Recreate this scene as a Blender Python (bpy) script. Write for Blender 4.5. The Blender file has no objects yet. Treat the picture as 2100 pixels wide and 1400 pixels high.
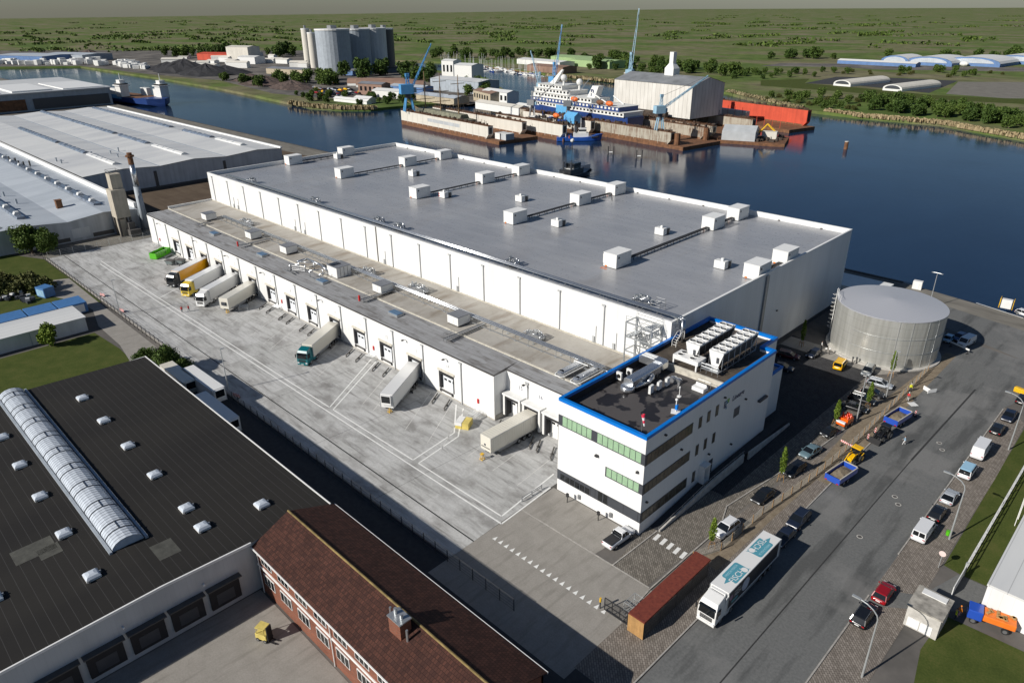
import bpy, bmesh, math, random
from mathutils import Vector, Matrix
random.seed(7)
scene = bpy.context.scene
COL = scene.collection
PI = math.pi
def R(d): return math.radians(d)

# ---------------------------------------------------------------- camera
FL, PIT, ROL, YAW, CAMH = 1469.39, .4364, -.0081, .7827, 68.0
_cy, _sy, _cp, _sp = math.cos(YAW), math.sin(YAW), math.cos(PIT), math.sin(PIT)
_w = Vector((-_sy*_cp, _cy*_cp, -_sp)); _r0 = Vector((_cy, _sy, 0)); _u0 = _r0.cross(_w)
_r = math.cos(ROL)*_r0 + math.sin(ROL)*_u0; _u = -math.sin(ROL)*_r0 + math.cos(ROL)*_u0
def _ray(x, y): return _w*FL + _r*(x-1050) + _u*(700-y)
def G(x, y, z=0.0):
    "ground point (height z) of a place measured on the survey photograph"
    d = _ray(x, y); t = (z-CAMH)/d.z; return (d.x*t, d.y*t)
def GV(x, y, z=0.0): return Vector((*G(x, y, z), z))
cam = bpy.data.cameras.new('camera'); cam.sensor_width = 36; cam.lens = FL/2100*36
cam.clip_start = 1; cam.clip_end = 30000
cam_ob = bpy.data.objects.new('camera', cam); COL.objects.link(cam_ob)
cam_ob.matrix_world = Matrix(((_r.x, _u.x, -_w.x, 0), (_r.y, _u.y, -_w.y, 0), (_r.z, _u.z, -_w.z, CAMH), (0, 0, 0, 1)))
scene.camera = cam_ob

# ---------------------------------------------------------------- light
SUN_EL, SUN_AZ = 31.0, 254.5        # azimuth measured from +X
sd = Vector((math.cos(R(SUN_EL))*math.cos(R(SUN_AZ)), math.cos(R(SUN_EL))*math.sin(R(SUN_AZ)), math.sin(R(SUN_EL))))
sun = bpy.data.lights.new('sun', 'SUN'); sun.energy = 5.0; sun.angle = R(.5); sun.color = (1, .95, .88)
so = bpy.data.objects.new('sun', sun); COL.objects.link(so)
so.rotation_euler = (-sd).to_track_quat('-Z', 'Y').to_euler(); so.location = (0, -200, 300)
world = bpy.data.worlds.new('World'); scene.world = world; world.use_nodes = True
nt = world.node_tree; sky = nt.nodes.new('ShaderNodeTexSky'); sky.sky_type = 'NISHITA'; sky.sun_disc = False
sky.sun_elevation = R(SUN_EL); sky.sun_rotation = math.atan2(sd.x, sd.y); sky.dust_density = .4; sky.ozone_density = 4.5; sky.air_density = 1.0
bg = nt.nodes['Background']; nt.links.new(sky.outputs[0], bg.inputs[0]); bg.inputs[1].default_value = .05
scene.view_settings.view_transform = 'Standard'; scene.view_settings.look = 'None'
scene.view_settings.exposure = 0; scene.view_settings.gamma = 1
scene.render.engine = 'CYCLES'
try:
    scene.cycles.max_bounces = 6; scene.cycles.diffuse_bounces = 2; scene.cycles.glossy_bounces = 3; scene.cycles.use_denoising = True
    scene.cycles.transparent_max_bounces = 6
except Exception: pass

# ---------------------------------------------------------------- materials
class NT:
    def __init__(s, m): s.t = m.node_tree; s.n = s.t.nodes; s.l = s.t.links
    def node(s, typ, **kw):
        n = s.n.new('ShaderNode'+typ)
        for k, v in kw.items():
            if hasattr(n, k): setattr(n, k, v)
            else: n.inputs[k].default_value = v
        return n
    def link(s, a, b): s.l.new(a, b)
    def math(s, op, a, b=None, c=None):
        n = s.node('Math', operation=op)
        for i, v in enumerate((a, b, c)):
            if v is None: continue
            if isinstance(v, (int, float)): n.inputs[i].default_value = v
            else: s.l.new(v, n.inputs[i])
        return n.outputs[0]
    def noise(s, vec, scale, detail=4, rough=.55, out='Fac'):
        n = s.node('TexNoise', Scale=scale, Detail=detail, Roughness=rough); s.l.new(vec, n.inputs['Vector']); return n.outputs[out]
    def ramp(s, f, stops):
        n = s.node('ValToRGB'); e = n.color_ramp.elements
        while len(e) < len(stops): e.new(.5)
        for i, (p, c) in enumerate(stops):
            e[i].position = p; e[i].color = (*c, 1) if isinstance(c, tuple) else (c, c, c, 1)
        s.l.new(f, n.inputs[0]); return n.outputs[0]
    def mix(s, f, a, b, mode='MIX'):
        n = s.node('MixRGB', blend_type=mode)
        for k, v in (('Fac', f), ('Color1', a), ('Color2', b)):
            if isinstance(v, (int, float)): n.inputs[k].default_value = v if k == 'Fac' else (v, v, v, 1)
            elif isinstance(v, tuple): n.inputs[k].default_value = (*v[:3], 1)
            else: s.l.new(v, n.inputs[k])
        return n.outputs[0]
    def pos(s): return s.node('NewGeometry').outputs['Position']
    def obj(s): return s.node('TexCoord').outputs['Object']
    def mapping(s, vec, sc=(1, 1, 1), rot=(0, 0, 0), loc=(0, 0, 0)):
        n = s.node('Mapping'); n.inputs['Scale'].default_value = sc; n.inputs['Rotation'].default_value = rot; n.inputs['Location'].default_value = loc
        s.l.new(vec, n.inputs['Vector']); return n.outputs[0]
    def sep(s, vec):
        n = s.node('SeparateXYZ'); s.l.new(vec, n.inputs[0]); return n.outputs
_M = {}
def newmat(name, rough=.6, metal=0., spec=None):
    m = bpy.data.materials.new(name); m.use_nodes = True; t = NT(m)
    b = m.node_tree.nodes['Principled BSDF']; b.inputs['Roughness'].default_value = rough; b.inputs['Metallic'].default_value = metal
    if spec is not None: b.inputs['Specular IOR Level'].default_value = spec
    _M[name] = m
    return m, t, b
def mat(name, col, rough=.6, metal=0., var=.12, scale=1.2, spec=None, world_space=False, streak=0., bump=0.):
    "plain surface with gentle dirt and tone variation"
    if name in _M: return _M[name]
    m, t, b = newmat(name, rough, metal, spec)
    v = t.pos() if world_space else t.obj()
    f = t.noise(v, scale, 5)
    if streak:
        f2 = t.noise(t.mapping(v, (3, 3, .12)), scale, 3); f = t.mix(streak, f, f2)
    lo = tuple(c*(1-var) for c in col); hi = tuple(min(1, c*(1+var)) for c in col)
    c = t.ramp(f, ((.3, lo), (.7, hi))); t.link(c, b.inputs['Base Color'])
    if bump:
        n = t.node('Bump', Strength=bump, Distance=.05); t.link(t.noise(v, scale*6, 3), n.inputs['Height']); t.link(n.outputs[0], b.inputs['Normal'])
    return m
def M(name): return _M[name]

# ---------------------------------------------------------------- mesh helper
class MB:
    def __init__(s): s.v = []; s.f = []; s.m = []; s.cur = 0
    def mi(s, i): s.cur = i; return s
    def face(s, *p):
        b = len(s.v); s.v += [tuple(q) for q in p]; s.f.append(tuple(range(b, b+len(p)))); s.m.append(s.cur); return s
    def raw(s, vs, fs):
        b = len(s.v); s.v += [tuple(q) for q in vs]
        for f in fs: s.f.append(tuple(b+i for i in f)); s.m.append(s.cur)
        return s
    def box(s, x0, y0, z0, x1, y1, z1, bottom=True):
        x0, x1 = min(x0, x1), max(x0, x1); y0, y1 = min(y0, y1), max(y0, y1); z0, z1 = min(z0, z1), max(z0, z1)
        vs = [(x0, y0, z0), (x1, y0, z0), (x1, y1, z0), (x0, y1, z0), (x0, y0, z1), (x1, y0, z1), (x1, y1, z1), (x0, y1, z1)]
        fs = [(0, 1, 5, 4), (1, 2, 6, 5), (2, 3, 7, 6), (3, 0, 4, 7), (4, 5, 6, 7)] + ([(3, 2, 1, 0)] if bottom else [])
        return s.raw(vs, fs)
    def cbox(s, c, sz, rz=0.):
        "box by centre, size, rotation about z"
        hx, hy, hz = sz[0]/2, sz[1]/2, sz[2]/2; ca, sa = math.cos(rz), math.sin(rz)
        vs = []
        for dz in (-hz, hz):
            for dx, dy in ((-hx, -hy), (hx, -hy), (hx, hy), (-hx, hy)):
                vs.append((c[0]+dx*ca-dy*sa, c[1]+dx*sa+dy*ca, c[2]+dz))
        return s.raw(vs, [(0, 1, 5, 4), (1, 2, 6, 5), (2, 3, 7, 6), (3, 0, 4, 7), (4, 5, 6, 7), (3, 2, 1, 0)])
    def prism(s, poly, z0, z1, bottom=False, top=True):
        "vertical extrusion of an xy outline (counter-clockwise)"
        if sum(poly[i][0]*poly[(i+1) % len(poly)][1]-poly[(i+1) % len(poly)][0]*poly[i][1] for i in range(len(poly))) < 0: poly = poly[::-1]
        n = len(poly); vs = [(p[0], p[1], z0) for p in poly]+[(p[0], p[1], z1) for p in poly]
        fs = [(i, (i+1) % n, n+(i+1) % n, n+i) for i in range(n)]
        if top: fs.append(tuple(range(n, 2*n)))
        if bottom: fs.append(tuple(range(n-1, -1, -1)))
        return s.raw(vs, fs)
    def extr(s, prof, axis, a, b):
        "profile extruded along an axis: axis 'x' takes (y,z) points, 'y' takes (x,z) points"
        n = len(prof)
        mk = (lambda p, t: (t, p[0], p[1])) if axis == 'x' else (lambda p, t: (p[0], t, p[1]))
        vs = [mk(p, a) for p in prof]+[mk(p, b) for p in prof]
        fs = [(i, (i+1) % n, n+(i+1) % n, n+i) for i in range(n)]+[tuple(range(n-1, -1, -1)), tuple(range(n, 2*n))]
        return s.raw(vs, fs)
    def tube(s, p, q, r, n=6, r2=None, caps=True):
        p, q = Vector(p), Vector(q); d = (q-p)
        if d.length < 1e-6: return s
        d.normalize(); a = d.orthogonal().normalized(); b = d.cross(a); r2 = r if r2 is None else r2
        vs = [tuple(p+(a*math.cos(2*PI*i/n)+b*math.sin(2*PI*i/n))*r) for i in range(n)]
        vs += [tuple(q+(a*math.cos(2*PI*i/n)+b*math.sin(2*PI*i/n))*r2) for i in range(n)]
        fs = [(i, (i+1) % n, n+(i+1) % n, n+i) for i in range(n)]
        if caps: fs += [tuple(range(n-1, -1, -1)), tuple(range(n, 2*n))]
        return s.raw(vs, fs)
    def path(s, pts, r, n=6):
        for a, b in zip(pts, pts[1:]): s.tube(a, b, r, n)
        return s
    def bar(s, p, q, w_=.1, h=None):
        return s.tube(p, q, w_*.62, 4)
    def disc(s, c, r, n=12, z=None):
        return s.face(*[(c[0]+r*math.cos(2*PI*i/n), c[1]+r*math.sin(2*PI*i/n), c[2]) for i in range(n)])
    def cyl(s, c, r, h, n=16, r2=None): return s.tube(c, (c[0], c[1], c[2]+h), r, n, r2)
    def sphere(s, c, r, n=10, m=6, sx=1, sy=1, sz=1):
        vs = []; fs = []
        for j in range(m+1):
            th = PI*j/m
            for i in range(n): vs.append((c[0]+r*sx*math.sin(th)*math.cos(2*PI*i/n), c[1]+r*sy*math.sin(th)*math.sin(2*PI*i/n), c[2]+r*sz*math.cos(th)))
        for j in range(m):
            for i in range(n): fs.append((j*n+i, (j+1)*n+i, (j+1)*n+(i+1) % n, j*n+(i+1) % n))
        return s.raw(vs, fs)
    def lathe(s, c, prof, n=16):
        "profile of (radius, z) about a vertical axis"
        vs = [(c[0]+r*math.cos(2*PI*i/n), c[1]+r*math.sin(2*PI*i/n), c[2]+z) for r, z in prof for i in range(n)]
        fs = [(j*n+i, j*n+(i+1) % n, (j+1)*n+(i+1) % n, (j+1)*n+i) for j in range(len(prof)-1) for i in range(n)]
        return s.raw(vs, fs)
    def loft(s, secs, close=True):
        "skin between rings with equal point counts"
        n = len(secs[0]); vs = [p for q in secs for p in q]
        fs = [(j*n+i, j*n+(i+1) % n, (j+1)*n+(i+1) % n, (j+1)*n+i) for j in range(len(secs)-1) for i in range(n)]
        if close: fs += [tuple(range(n-1, -1, -1)), tuple((len(secs)-1)*n+i for i in range(n))]
        return s.raw(vs, fs)
    def build(s, name, mats, parent=None, loc=None, rot=None, smooth=False, bevel=0., fix=False):
        if not isinstance(mats, (list, tuple)): mats = [mats]
        me = bpy.data.meshes.new(name); me.from_pydata(s.v, [], s.f)
        for m in mats: me.materials.append(m if not isinstance(m, str) else _M[m])
        me.polygons.foreach_set('material_index', s.m)
        if smooth: me.polygons.foreach_set('use_smooth', [True]*len(s.f))
        if fix or bevel:
            bm = bmesh.new(); bm.from_mesh(me); bmesh.ops.remove_doubles(bm, verts=bm.verts, dist=1e-4)
            bmesh.ops.recalc_face_normals(bm, faces=bm.faces); bm.to_mesh(me); bm.free()
        me.update()
        o = bpy.data.objects.new(name, me); COL.objects.link(o)
        if bevel:
            b = o.modifiers.new('bevel', 'BEVEL'); b.width = bevel; b.segments = 2; b.limit_method = 'ANGLE'; b.angle_limit = R(40)
        if parent: o.parent = parent
        if loc is not None: o.location = loc
        if rot is not None: o.rotation_euler = rot if isinstance(rot, tuple) else (0, 0, rot)
        return o
def tag(o, label=None, cat=None, group=None, kind=None):
    if label: o['label'] = label
    if cat: o['category'] = cat
    if group: o['group'] = group
    if kind: o['kind'] = kind
    return o
def thing(name, label, cat, loc=(0, 0, 0), rz=0., group=None):
    o = bpy.data.objects.new(name, None); COL.objects.link(o); o.empty_display_size = .5
    if len(loc) == 2: loc = (*loc, 0)
    o.location = loc; o.rotation_euler = (0, 0, rz)
    return tag(o, label, cat, group)
def structure(name, mb, m, **k): return tag(mb.build(name, m, **k), kind='structure')
def dup(root, loc=None, rz=None, label=None, group=None, parent=None):
    c = root.copy(); COL.objects.link(c)
    if parent: c.parent = parent
    if loc is not None: c.location = loc if len(loc) == 3 else (*loc, 0)
    if rz is not None: c.rotation_euler = (0, 0, rz)
    if label: c['label'] = label
    if group: c['group'] = group
    for ch in list(root.children): dup(ch, parent=c)
    return c
def repaint(o, old, new):
    "give this copy its own mesh data with one material changed"
    o.data = o.data.copy()
    for i, m in enumerate(o.data.materials):
        if m and m.name == old: o.data.materials[i] = _M[new]
def text_mesh(txt, size, bold=False, ital=0., align='CENTER', depth=.0):
    cu = bpy.data.curves.new('lettering', 'FONT'); cu.body = txt; cu.size = size; cu.align_x = align; cu.align_y = 'CENTER'; cu.shear = ital; cu.extrude = depth
    if bold: cu.offset = size*.02
    cu.resolution_u = 3
    ob = bpy.data.objects.new('lettering', cu); COL.objects.link(ob)
    dg = bpy.context.evaluated_depsgraph_get(); me = bpy.data.meshes.new_from_object(ob.evaluated_get(dg))
    bpy.data.objects.remove(ob); bpy.data.curves.remove(cu)
    return me
def lettering(txt, size, m, parent, matrix, name='lettering', **k):
    me = text_mesh(txt, size, **k); me.materials.clear(); me.materials.append(_M[m])
    o = bpy.data.objects.new(name, me); COL.objects.link(o); o.parent = parent; o.matrix_local = matrix
    return o
def frame(origin, xdir, ydir):
    "4x4 matrix whose x and y axes lie in a sign's plane"
    x = Vector(xdir).normalized(); y = Vector(ydir); y = (y-x*y.dot(x)).normalized(); z = x.cross(y)
    return Matrix(((x.x, y.x, z.x, origin[0]), (x.y, y.y, z.y, origin[1]), (x.z, y.z, z.z, origin[2]), (0, 0, 0, 1)))
# ================================================================ ground, water, roads
def surf_ground():
    m, t, b = newmat('meadow', .95, spec=.1); v = t.pos()
    f = t.noise(t.mapping(v, (1, 1.6, 1), (0, 0, .5)), .006, 5, .6); g = t.noise(v, .05, 5, .65)
    c = t.ramp(f, ((.32, (.10, .165, .04)), (.46, (.14, .19, .055)), (.56, (.21, .20, .11)), (.72, (.26, .23, .16))))
    c = t.mix(.75, c, t.ramp(g, ((.35, (.45, .45, .45)), (.65, (.95, .95, .9)))), 'MULTIPLY'); t.link(c, b.inputs['Base Color'])
    m, t, b = newmat('industrial_ground', .95, spec=.1); v = t.pos()
    f = t.noise(v, .03, 6, .7); c = t.ramp(f, ((.3, (.06, .06, .055)), (.5, (.14, .13, .12)), (.7, (.24, .22, .19)))); t.link(c, b.inputs['Base Color'])
    m, t, b = newmat('dirt_lot', .95, spec=.1); v = t.pos()
    f = t.noise(v, .08, 6, .65); f2 = t.noise(t.mapping(v, (.02, .2, .1), (0, 0, .15)), 2, 3)
    c = t.ramp(t.mix(.4, f, f2), ((.35, (.085, .062, .045)), (.6, (.13, .10, .072)))); t.link(c, b.inputs['Base Color'])
    # yard concrete: patchy slabs with damp stains and tyre sweeps
    m, t, b = newmat('yard_concrete', .8, spec=.3); v = t.pos()
    big = t.noise(t.mapping(v, (1, 1.5, 1), (0, 0, .75)), .16, 6, .62)
    st = t.noise(t.mapping(v, (.22, 2.2, 1), (0, 0, 1.02)), .55, 5, .6)
    fine = t.noise(v, 2.5, 5, .7)
    c = t.ramp(fine, ((.3, (.45, .45, .44)), (.7, (.58, .58, .565))))
    d1 = t.ramp(big, ((.48, 0.), (.66, 1.))); d2 = t.ramp(st, ((.48, 0.), (.70, 1.)))
    d = t.math('MAXIMUM', t.math('MULTIPLY', d1, .62), t.math('MULTIPLY', d2, .66))
    c = t.mix(d, c, (.16, .15, .138))
    # slab joints every six metres
    bk = t.node('TexBrick', Scale=1., offset=0.); bk.inputs['Mortar Size'].default_value = .006; bk.inputs['Brick Width'].default_value = 6; bk.inputs['Row Height'].default_value = 6
    bk.inputs['Color1'].default_value = (1, 1, 1, 1); bk.inputs['Color2'].default_value = (.88, .88, .87, 1); bk.inputs['Mortar'].default_value = (.72, .71, .7, 1)
    t.link(v, bk.inputs['Vector']); c = t.mix(1., c, bk.outputs[0], 'MULTIPLY')
    # sooty tyre arcs
    wv = t.node('TexNoise', Scale=.9, Detail=2); t.link(t.mapping(v, (.12, 1.3, 1), (0, 0, -1.2)), wv.inputs['Vector'])
    c = t.mix(t.math('MULTIPLY', t.ramp(wv.outputs['Fac'], ((.62, 0.), (.66, 1.), (.72, 0.))), .35), c, (.10, .095, .09))
    t.link(c, b.inputs['Base Color']); t.link(t.ramp(d, ((0, .85), (1, .55))), b.inputs['Roughness'])
    m, t, b = newmat('asphalt', .9, spec=.3); v = t.pos()
    f = t.noise(t.mapping(v, (1, .15, 1)), .35, 5, .6); g = t.noise(v, 3, 4, .7); p = t.noise(v, .07, 4, .6)
    c = t.ramp(g, ((.3, (.115, .118, .115)), (.7, (.17, .172, .168))))
    c = t.mix(t.math('MULTIPLY', t.ramp(f, ((.5, 0.), (.62, 1.))), .6), c, (.052, .054, .054))
    c = t.mix(t.math('MULTIPLY', t.ramp(p, ((.52, 0.), (.6, 1.))), .35), c, (.25, .245, .235)); t.link(c, b.inputs['Base Color'])
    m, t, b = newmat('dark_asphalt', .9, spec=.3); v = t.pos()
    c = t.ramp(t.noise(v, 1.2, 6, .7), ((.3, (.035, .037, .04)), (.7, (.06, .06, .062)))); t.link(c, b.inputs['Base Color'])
    m, t, b = newmat('gate_concrete', .85, spec=.3); v = t.pos()
    c = t.ramp(t.mix(.5, t.noise(v, .5, 6, .65), t.noise(v, 5, 4)), ((.3, (.235, .22, .195)), (.65, (.33, .31, .28))))
    c = t.mix(t.math('MULTIPLY', t.ramp(t.noise(t.mapping(v, (2.4, .3, 1), (0, 0, .12)), .5, 4), ((.52, 0.), (.66, 1.))), .35), c, (.15, .14, .12)); t.link(c, b.inputs['Base Color'])
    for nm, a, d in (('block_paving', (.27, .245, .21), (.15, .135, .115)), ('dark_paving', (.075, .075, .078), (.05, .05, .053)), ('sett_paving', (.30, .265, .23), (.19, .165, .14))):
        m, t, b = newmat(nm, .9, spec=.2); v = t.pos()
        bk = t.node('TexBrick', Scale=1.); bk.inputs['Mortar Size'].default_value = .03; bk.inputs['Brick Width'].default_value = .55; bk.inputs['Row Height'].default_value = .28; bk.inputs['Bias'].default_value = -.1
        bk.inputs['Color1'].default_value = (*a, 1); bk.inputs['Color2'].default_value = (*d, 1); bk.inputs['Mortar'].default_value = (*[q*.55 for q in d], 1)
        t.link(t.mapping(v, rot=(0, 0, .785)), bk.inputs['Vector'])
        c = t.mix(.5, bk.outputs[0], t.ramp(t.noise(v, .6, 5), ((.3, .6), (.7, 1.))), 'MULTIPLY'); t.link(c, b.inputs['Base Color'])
    m, t, b = newmat('lawn', .95, spec=.1); v = t.pos()
    c = t.ramp(t.mix(.5, t.noise(v, .3, 6, .7), t.noise(v, 4, 4, .7)), ((.3, (.035, .05, .012)), (.5, (.065, .085, .02)), (.7, (.11, .105, .035)))); t.link(c, b.inputs['Base Color'])
    m, t, b = newmat('trench_soil', .95, spec=.1); v = t.pos()
    c = t.ramp(t.mix(.5, t.noise(v, .7, 6, .7), t.noise(v, 5, 4, .7)), ((.3, (.11, .085, .06)), (.5, (.22, .18, .13)), (.72, (.33, .28, .21)))); t.link(c, b.inputs['Base Color'])
    m, t, b = newmat('quay_paving', .9, spec=.2); v = t.pos()
    c = t.ramp(t.noise(t.mapping(v, (.3, 1, 1)), .4, 6, .65), ((.3, (.13, .122, .105)), (.7, (.24, .225, .195)))); t.link(c, b.inputs['Base Color'])
    mat('quay_wall', (.06, .055, .05), .9, var=.4, scale=.3, world_space=True)
    mat('road_paint', (.78, .78, .75), .7, var=.08, scale=2, world_space=True)
    mat('worn_paint', (.60, .59, .56), .8, var=.22, scale=1.5, world_space=True)
    mat('kerb_stone', (.36, .34, .31), .85, var=.25, scale=1.5, world_space=True)
    mat('joint_filler', (.03, .03, .03), .9)
    # water
    m, t, b = newmat('harbour_water', .07, spec=.5); v = t.pos(); b.inputs['IOR'].default_value = 1.33
    f = t.noise(t.mapping(v, (1, .5, 1), (0, 0, .3)), .012, 4, .6)
    c = t.ramp(f, ((.35, (.006, .018, .045)), (.65, (.012, .032, .072)))); t.link(c, b.inputs['Base Color'])
    n = t.noise(t.mapping(v, (1, .35, 1), (0, 0, .35)), .55, 4, .6); n2 = t.noise(t.mapping(v, (1, .6, 1)), 1.6, 2)
    bp = t.node('Bump', Strength=.10, Distance=.6); t.link(t.mix(.35, n, n2), bp.inputs['Height']); t.link(bp.outputs[0], b.inputs['Normal'])
    t.link(t.ramp(t.noise(t.mapping(v, (.4, 1, 1), (0, 0, .25)), .02, 3), ((.4, .06), (.62, .16))), b.inputs['Roughness'])
surf_ground()
WATER = -1.9
# near land
near = [(-2600, 203), (-53, 203), (-24, 197.6), (40, 186), (500, 120), (500, -700), (-2600, -700)]
structure('ground', MB().mi(0).prism(near, -6, -.02), ['industrial_ground'])
structure('water', MB().face((-9000, -3000, WATER), (9000, -3000, WATER), (9000, 14000, WATER), (-9000, 14000, WATER)), 'harbour_water')
far = [G(x, y, 0) for x, y in [(-60, 139), (165, 136.5), (250, 149), (345, 163), (440, 179), (520, 195), (590, 210), (640, 219), (700, 223), (760, 223), (815, 218)]]
far += [(-452, 385), (-446, 430)] + [G(x, y, 0) for x, y in [(1058, 195), (1030, 181), (1000, 164), (945, 152), (890, 143), (838, 133), (800, 129), (806, 124), (900, 127), (1000, 132), (1060, 143), (1120, 152), (1200, 160), (1290, 170), (1400, 180), (1490, 189.5), (1575, 213), (1640, 224), (1760, 238), (1930, 253), (2000, 266), (2100, 283)]]
far += [(60, 440), (400, 330), (2500, 0), (9000, 0), (9000, 14000), (-9000, 14000), (-9000, 250), (-1500, 250)]
structure('terrain', MB().prism(far, -6, -.02), 'meadow')
def sheet(name, pts, m, z=.004, px=True, **k):
    p = [G(*q) for q in pts] if px else pts
    if sum(p[i][0]*p[(i+1) % len(p)][1]-p[(i+1) % len(p)][0]*p[i][1] for i in range(len(p))) < 0: p = p[::-1]
    return structure(name, MB().face(*[(x, y, z) for x, y in p]), m, **k)
# far side: industrial quay, scrap yard, airfield
sheet('dockside_ground', [(-60, 137.5), (165, 135.5), (300, 152), (450, 165), (560, 192), (640, 200), (720, 205), (800, 203), (880, 205), (960, 215), (1045, 200), (1000, 172), (900, 150), (840, 138), (790, 128), (800, 112), (700, 104), (300, 104), (-60, 104)], 'industrial_ground', .02)
sheet('airfield_apron', [(1650, 171), (1715, 158), (1830, 160), (1965, 166), (1905, 191), (1760, 176)], 'dark_asphalt', .03)
sheet('airfield_runway', [(1560, 136), (1720, 138), (1800, 143), (2160, 148), (2160, 140), (1900, 136), (1720, 131), (1600, 130)], 'industrial_ground', .02)
sheet('gravel_field', [(1940, 193), (1965, 168), (2140, 169), (2140, 203), (2060, 202)], 'quay_paving', .03)
sheet('grass_strip', [(1560, 165), (1660, 162), (1650, 171), (1760, 180), (1910, 195), (2140, 206), (2140, 216), (1900, 203), (1700, 186), (1560, 176)], 'lawn', .02)
# quay apron and promenade road
sheet('quay_edge', [(-2600, 190), (-60, 190), (-44, 190), (-20, 182.6), (60, 168), (60, 182), (-24, 197.3), (-53, 202.6), (-2600, 202.6)], 'quay_paving', .012, px=False)
structure('quay_wall', MB().box(-2600, 202.4, -5, -53, 203.15, .22), 'quay_wall')
sheet('quay_road', [(-70, 197), (-46, 194), (-20, 188), (60, 174), (60, 160), (-19, 171), (-41, 180.5), (-58, 183), (-70, 184)], 'asphalt', .016, px=False)
# yard
YZ = .008
sheet('yard', [(-246, 48), (-59.9, 48), (-60.6, 69.4), (-60.6, 81), (-246, 81)], 'yard_concrete', YZ, px=False)
sheet('dirt_ground', [(-372, 90), (-246, 81), (-246, 62), (-240, 62), (-240, 200), (-372, 188)], 'dirt_lot', .004, px=False)
sheet('side_road', [(-380, 96), (-246, 81), (-246, 48), (-420, 48), (-430, 100)], 'quay_paving', .002, px=False)
sheet('entrance_drive', [(-59.9, 44), (-36, 44), (-36, 62), (-43, 62), (-46.2, 62.2), (-60.2, 62.2)], 'gate_concrete', YZ, px=False)
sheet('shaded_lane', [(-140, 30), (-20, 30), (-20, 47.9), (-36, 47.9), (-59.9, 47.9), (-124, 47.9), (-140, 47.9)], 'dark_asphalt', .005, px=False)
sheet('visitor_bay', [(-60.2, 62.2), (-46.2, 62.2), (-45.4, 69.3), (-60.2, 69.5)], 'gate_concrete', YZ+.004, px=False)
sheet('forecourt', [(-43, 62), (-37.6, 62), (-36.6, 84), (-34.4, 120), (-34, 143), (-59, 143), (-59, 112), (-47.6, 111), (-45.2, 82), (-44.2, 69.2)], 'block_paving', YZ, px=False)
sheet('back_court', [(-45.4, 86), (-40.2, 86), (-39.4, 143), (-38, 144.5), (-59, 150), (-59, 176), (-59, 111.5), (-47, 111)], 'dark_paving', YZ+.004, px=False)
# street
sheet('street', [(-30.2, -60), (-16.6, -60), (-16.4, 146), (-13, 156), (60, 150), (60, 160), (-19, 171), (-29.4, 173)], 'asphalt', .01, px=False)
for nm, pts, m, z in (('pavement', [(-36.2, 46), (-30.2, 46), (-29.6, 122), (-33.0, 122), (-36.2, 84)], 'sett_paving', .014),
                      ('pavement', [(-16.6, -60), (-11.6, -60), (-11.6, 91), (-11.7, 120), (-12.2, 142), (-16.4, 146)], 'sett_paving', .014),
                      ('driveway', [(-16.8, 82), (-11.8, 85), (-9.5, 92.5), (30, 92), (30, 86), (-6, 87), (-9, 84), (-16.8, 78)], 'asphalt', .03),
                      ('lawn', [(-11.4, 93), (-9.2, 92.6), (12, 93.2), (60, 93.2), (60, 150), (-12, 140)], 'lawn', .008),
                      ('lawn', [(-6, 60), (40, 60), (40, 85.8), (-8.6, 83.6), (-9, 76)], 'lawn', .006),
                      ('work_strip', [(-33.0, 100), (-29.7, 100), (-29.4, 122), (-29.3, 164), (-31.3, 164), (-34.3, 121)], 'trench_soil', .018)):
    sheet(nm, pts, m, z, px=False)
def kerb(pts, w_=.18, h=.12, name='kerb', m='kerb_stone'):
    mb = MB()
    for (x0, y0), (x1, y1) in zip(pts, pts[1:]):
        L = math.hypot(x1-x0, y1-y0); a = math.atan2(y1-y0, x1-x0); mb.cbox(((x0+x1)/2, (y0+y1)/2, h/2), (L, w_, h), a)
    return structure(name, mb, m)
kerb([(-30.1, 46), (-29.6, 122)]); kerb([(-16.5, -40), (-16.5, 80.5)]); kerb([(-16.5, 91), (-16.4, 145)])
kerb([(-36.4, 55), (-37.0, 62), (-36.7, 79), (-38.5, 84), (-35.2, 110), (-34.4, 121)]); kerb([(-43.1, 62.2), (-42.8, 72.2)], h=.1)
kerb([(-59.9, 62.15), (-46.3, 62.15), (-37.2, 62.15)], .22, .03)
kerb([(-246, 47.9), (-150, 47.9), (-59.9, 47.9)], .35, .25, 'kerb', 'kerb_stone')
# ---- painted lines of the yard
def line(mb, p, q, w_=.14, z=.016):
    (x0, y0), (x1, y1) = p, q; L = math.hypot(x1-x0, y1-y0); nx, ny = -(y1-y0)/L*w_/2, (x1-x0)/L*w_/2
    mb.face((x0-nx, y0-ny, z), (x1-nx, y1-ny, z), (x1+nx, y1+ny, z), (x0+nx, y0+ny, z))
mb = MB(); YW = .26
line(mb, (-229, 57.6), (-59.9, 57.75), YW)
segs = [(-232, 58.75), (-188, 58.8), (-107.0, 58.75), (-81.9, 58.95)]
line(mb, (-232, 58.75), (-107, 58.75), YW); line(mb, (-105.8, 58.75), (-82, 58.9), YW); line(mb, (-80.6, 58.95), (-61.1, 58.95), YW); line(mb, (-61.1, 58.95), (-62.6, 72.2), YW); line(mb, (-59.9, 57.75), (-60.6, 69.2), YW)
line(mb, (-107, 58.75), (-118.3, 76.2), YW); line(mb, (-105.8, 58.75), (-116.6, 76.2), YW)
line(mb, (-82, 58.9), (-83.4, 69.2), YW); line(mb, (-83.4, 69.2), (-90.6, 76), YW); line(mb, (-80.6, 58.95), (-82.0, 68.9), YW); line(mb, (-82.0, 68.9), (-88.6, 76), YW)
line(mb, (-188, 58.8), (-197, 74), YW)
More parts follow.
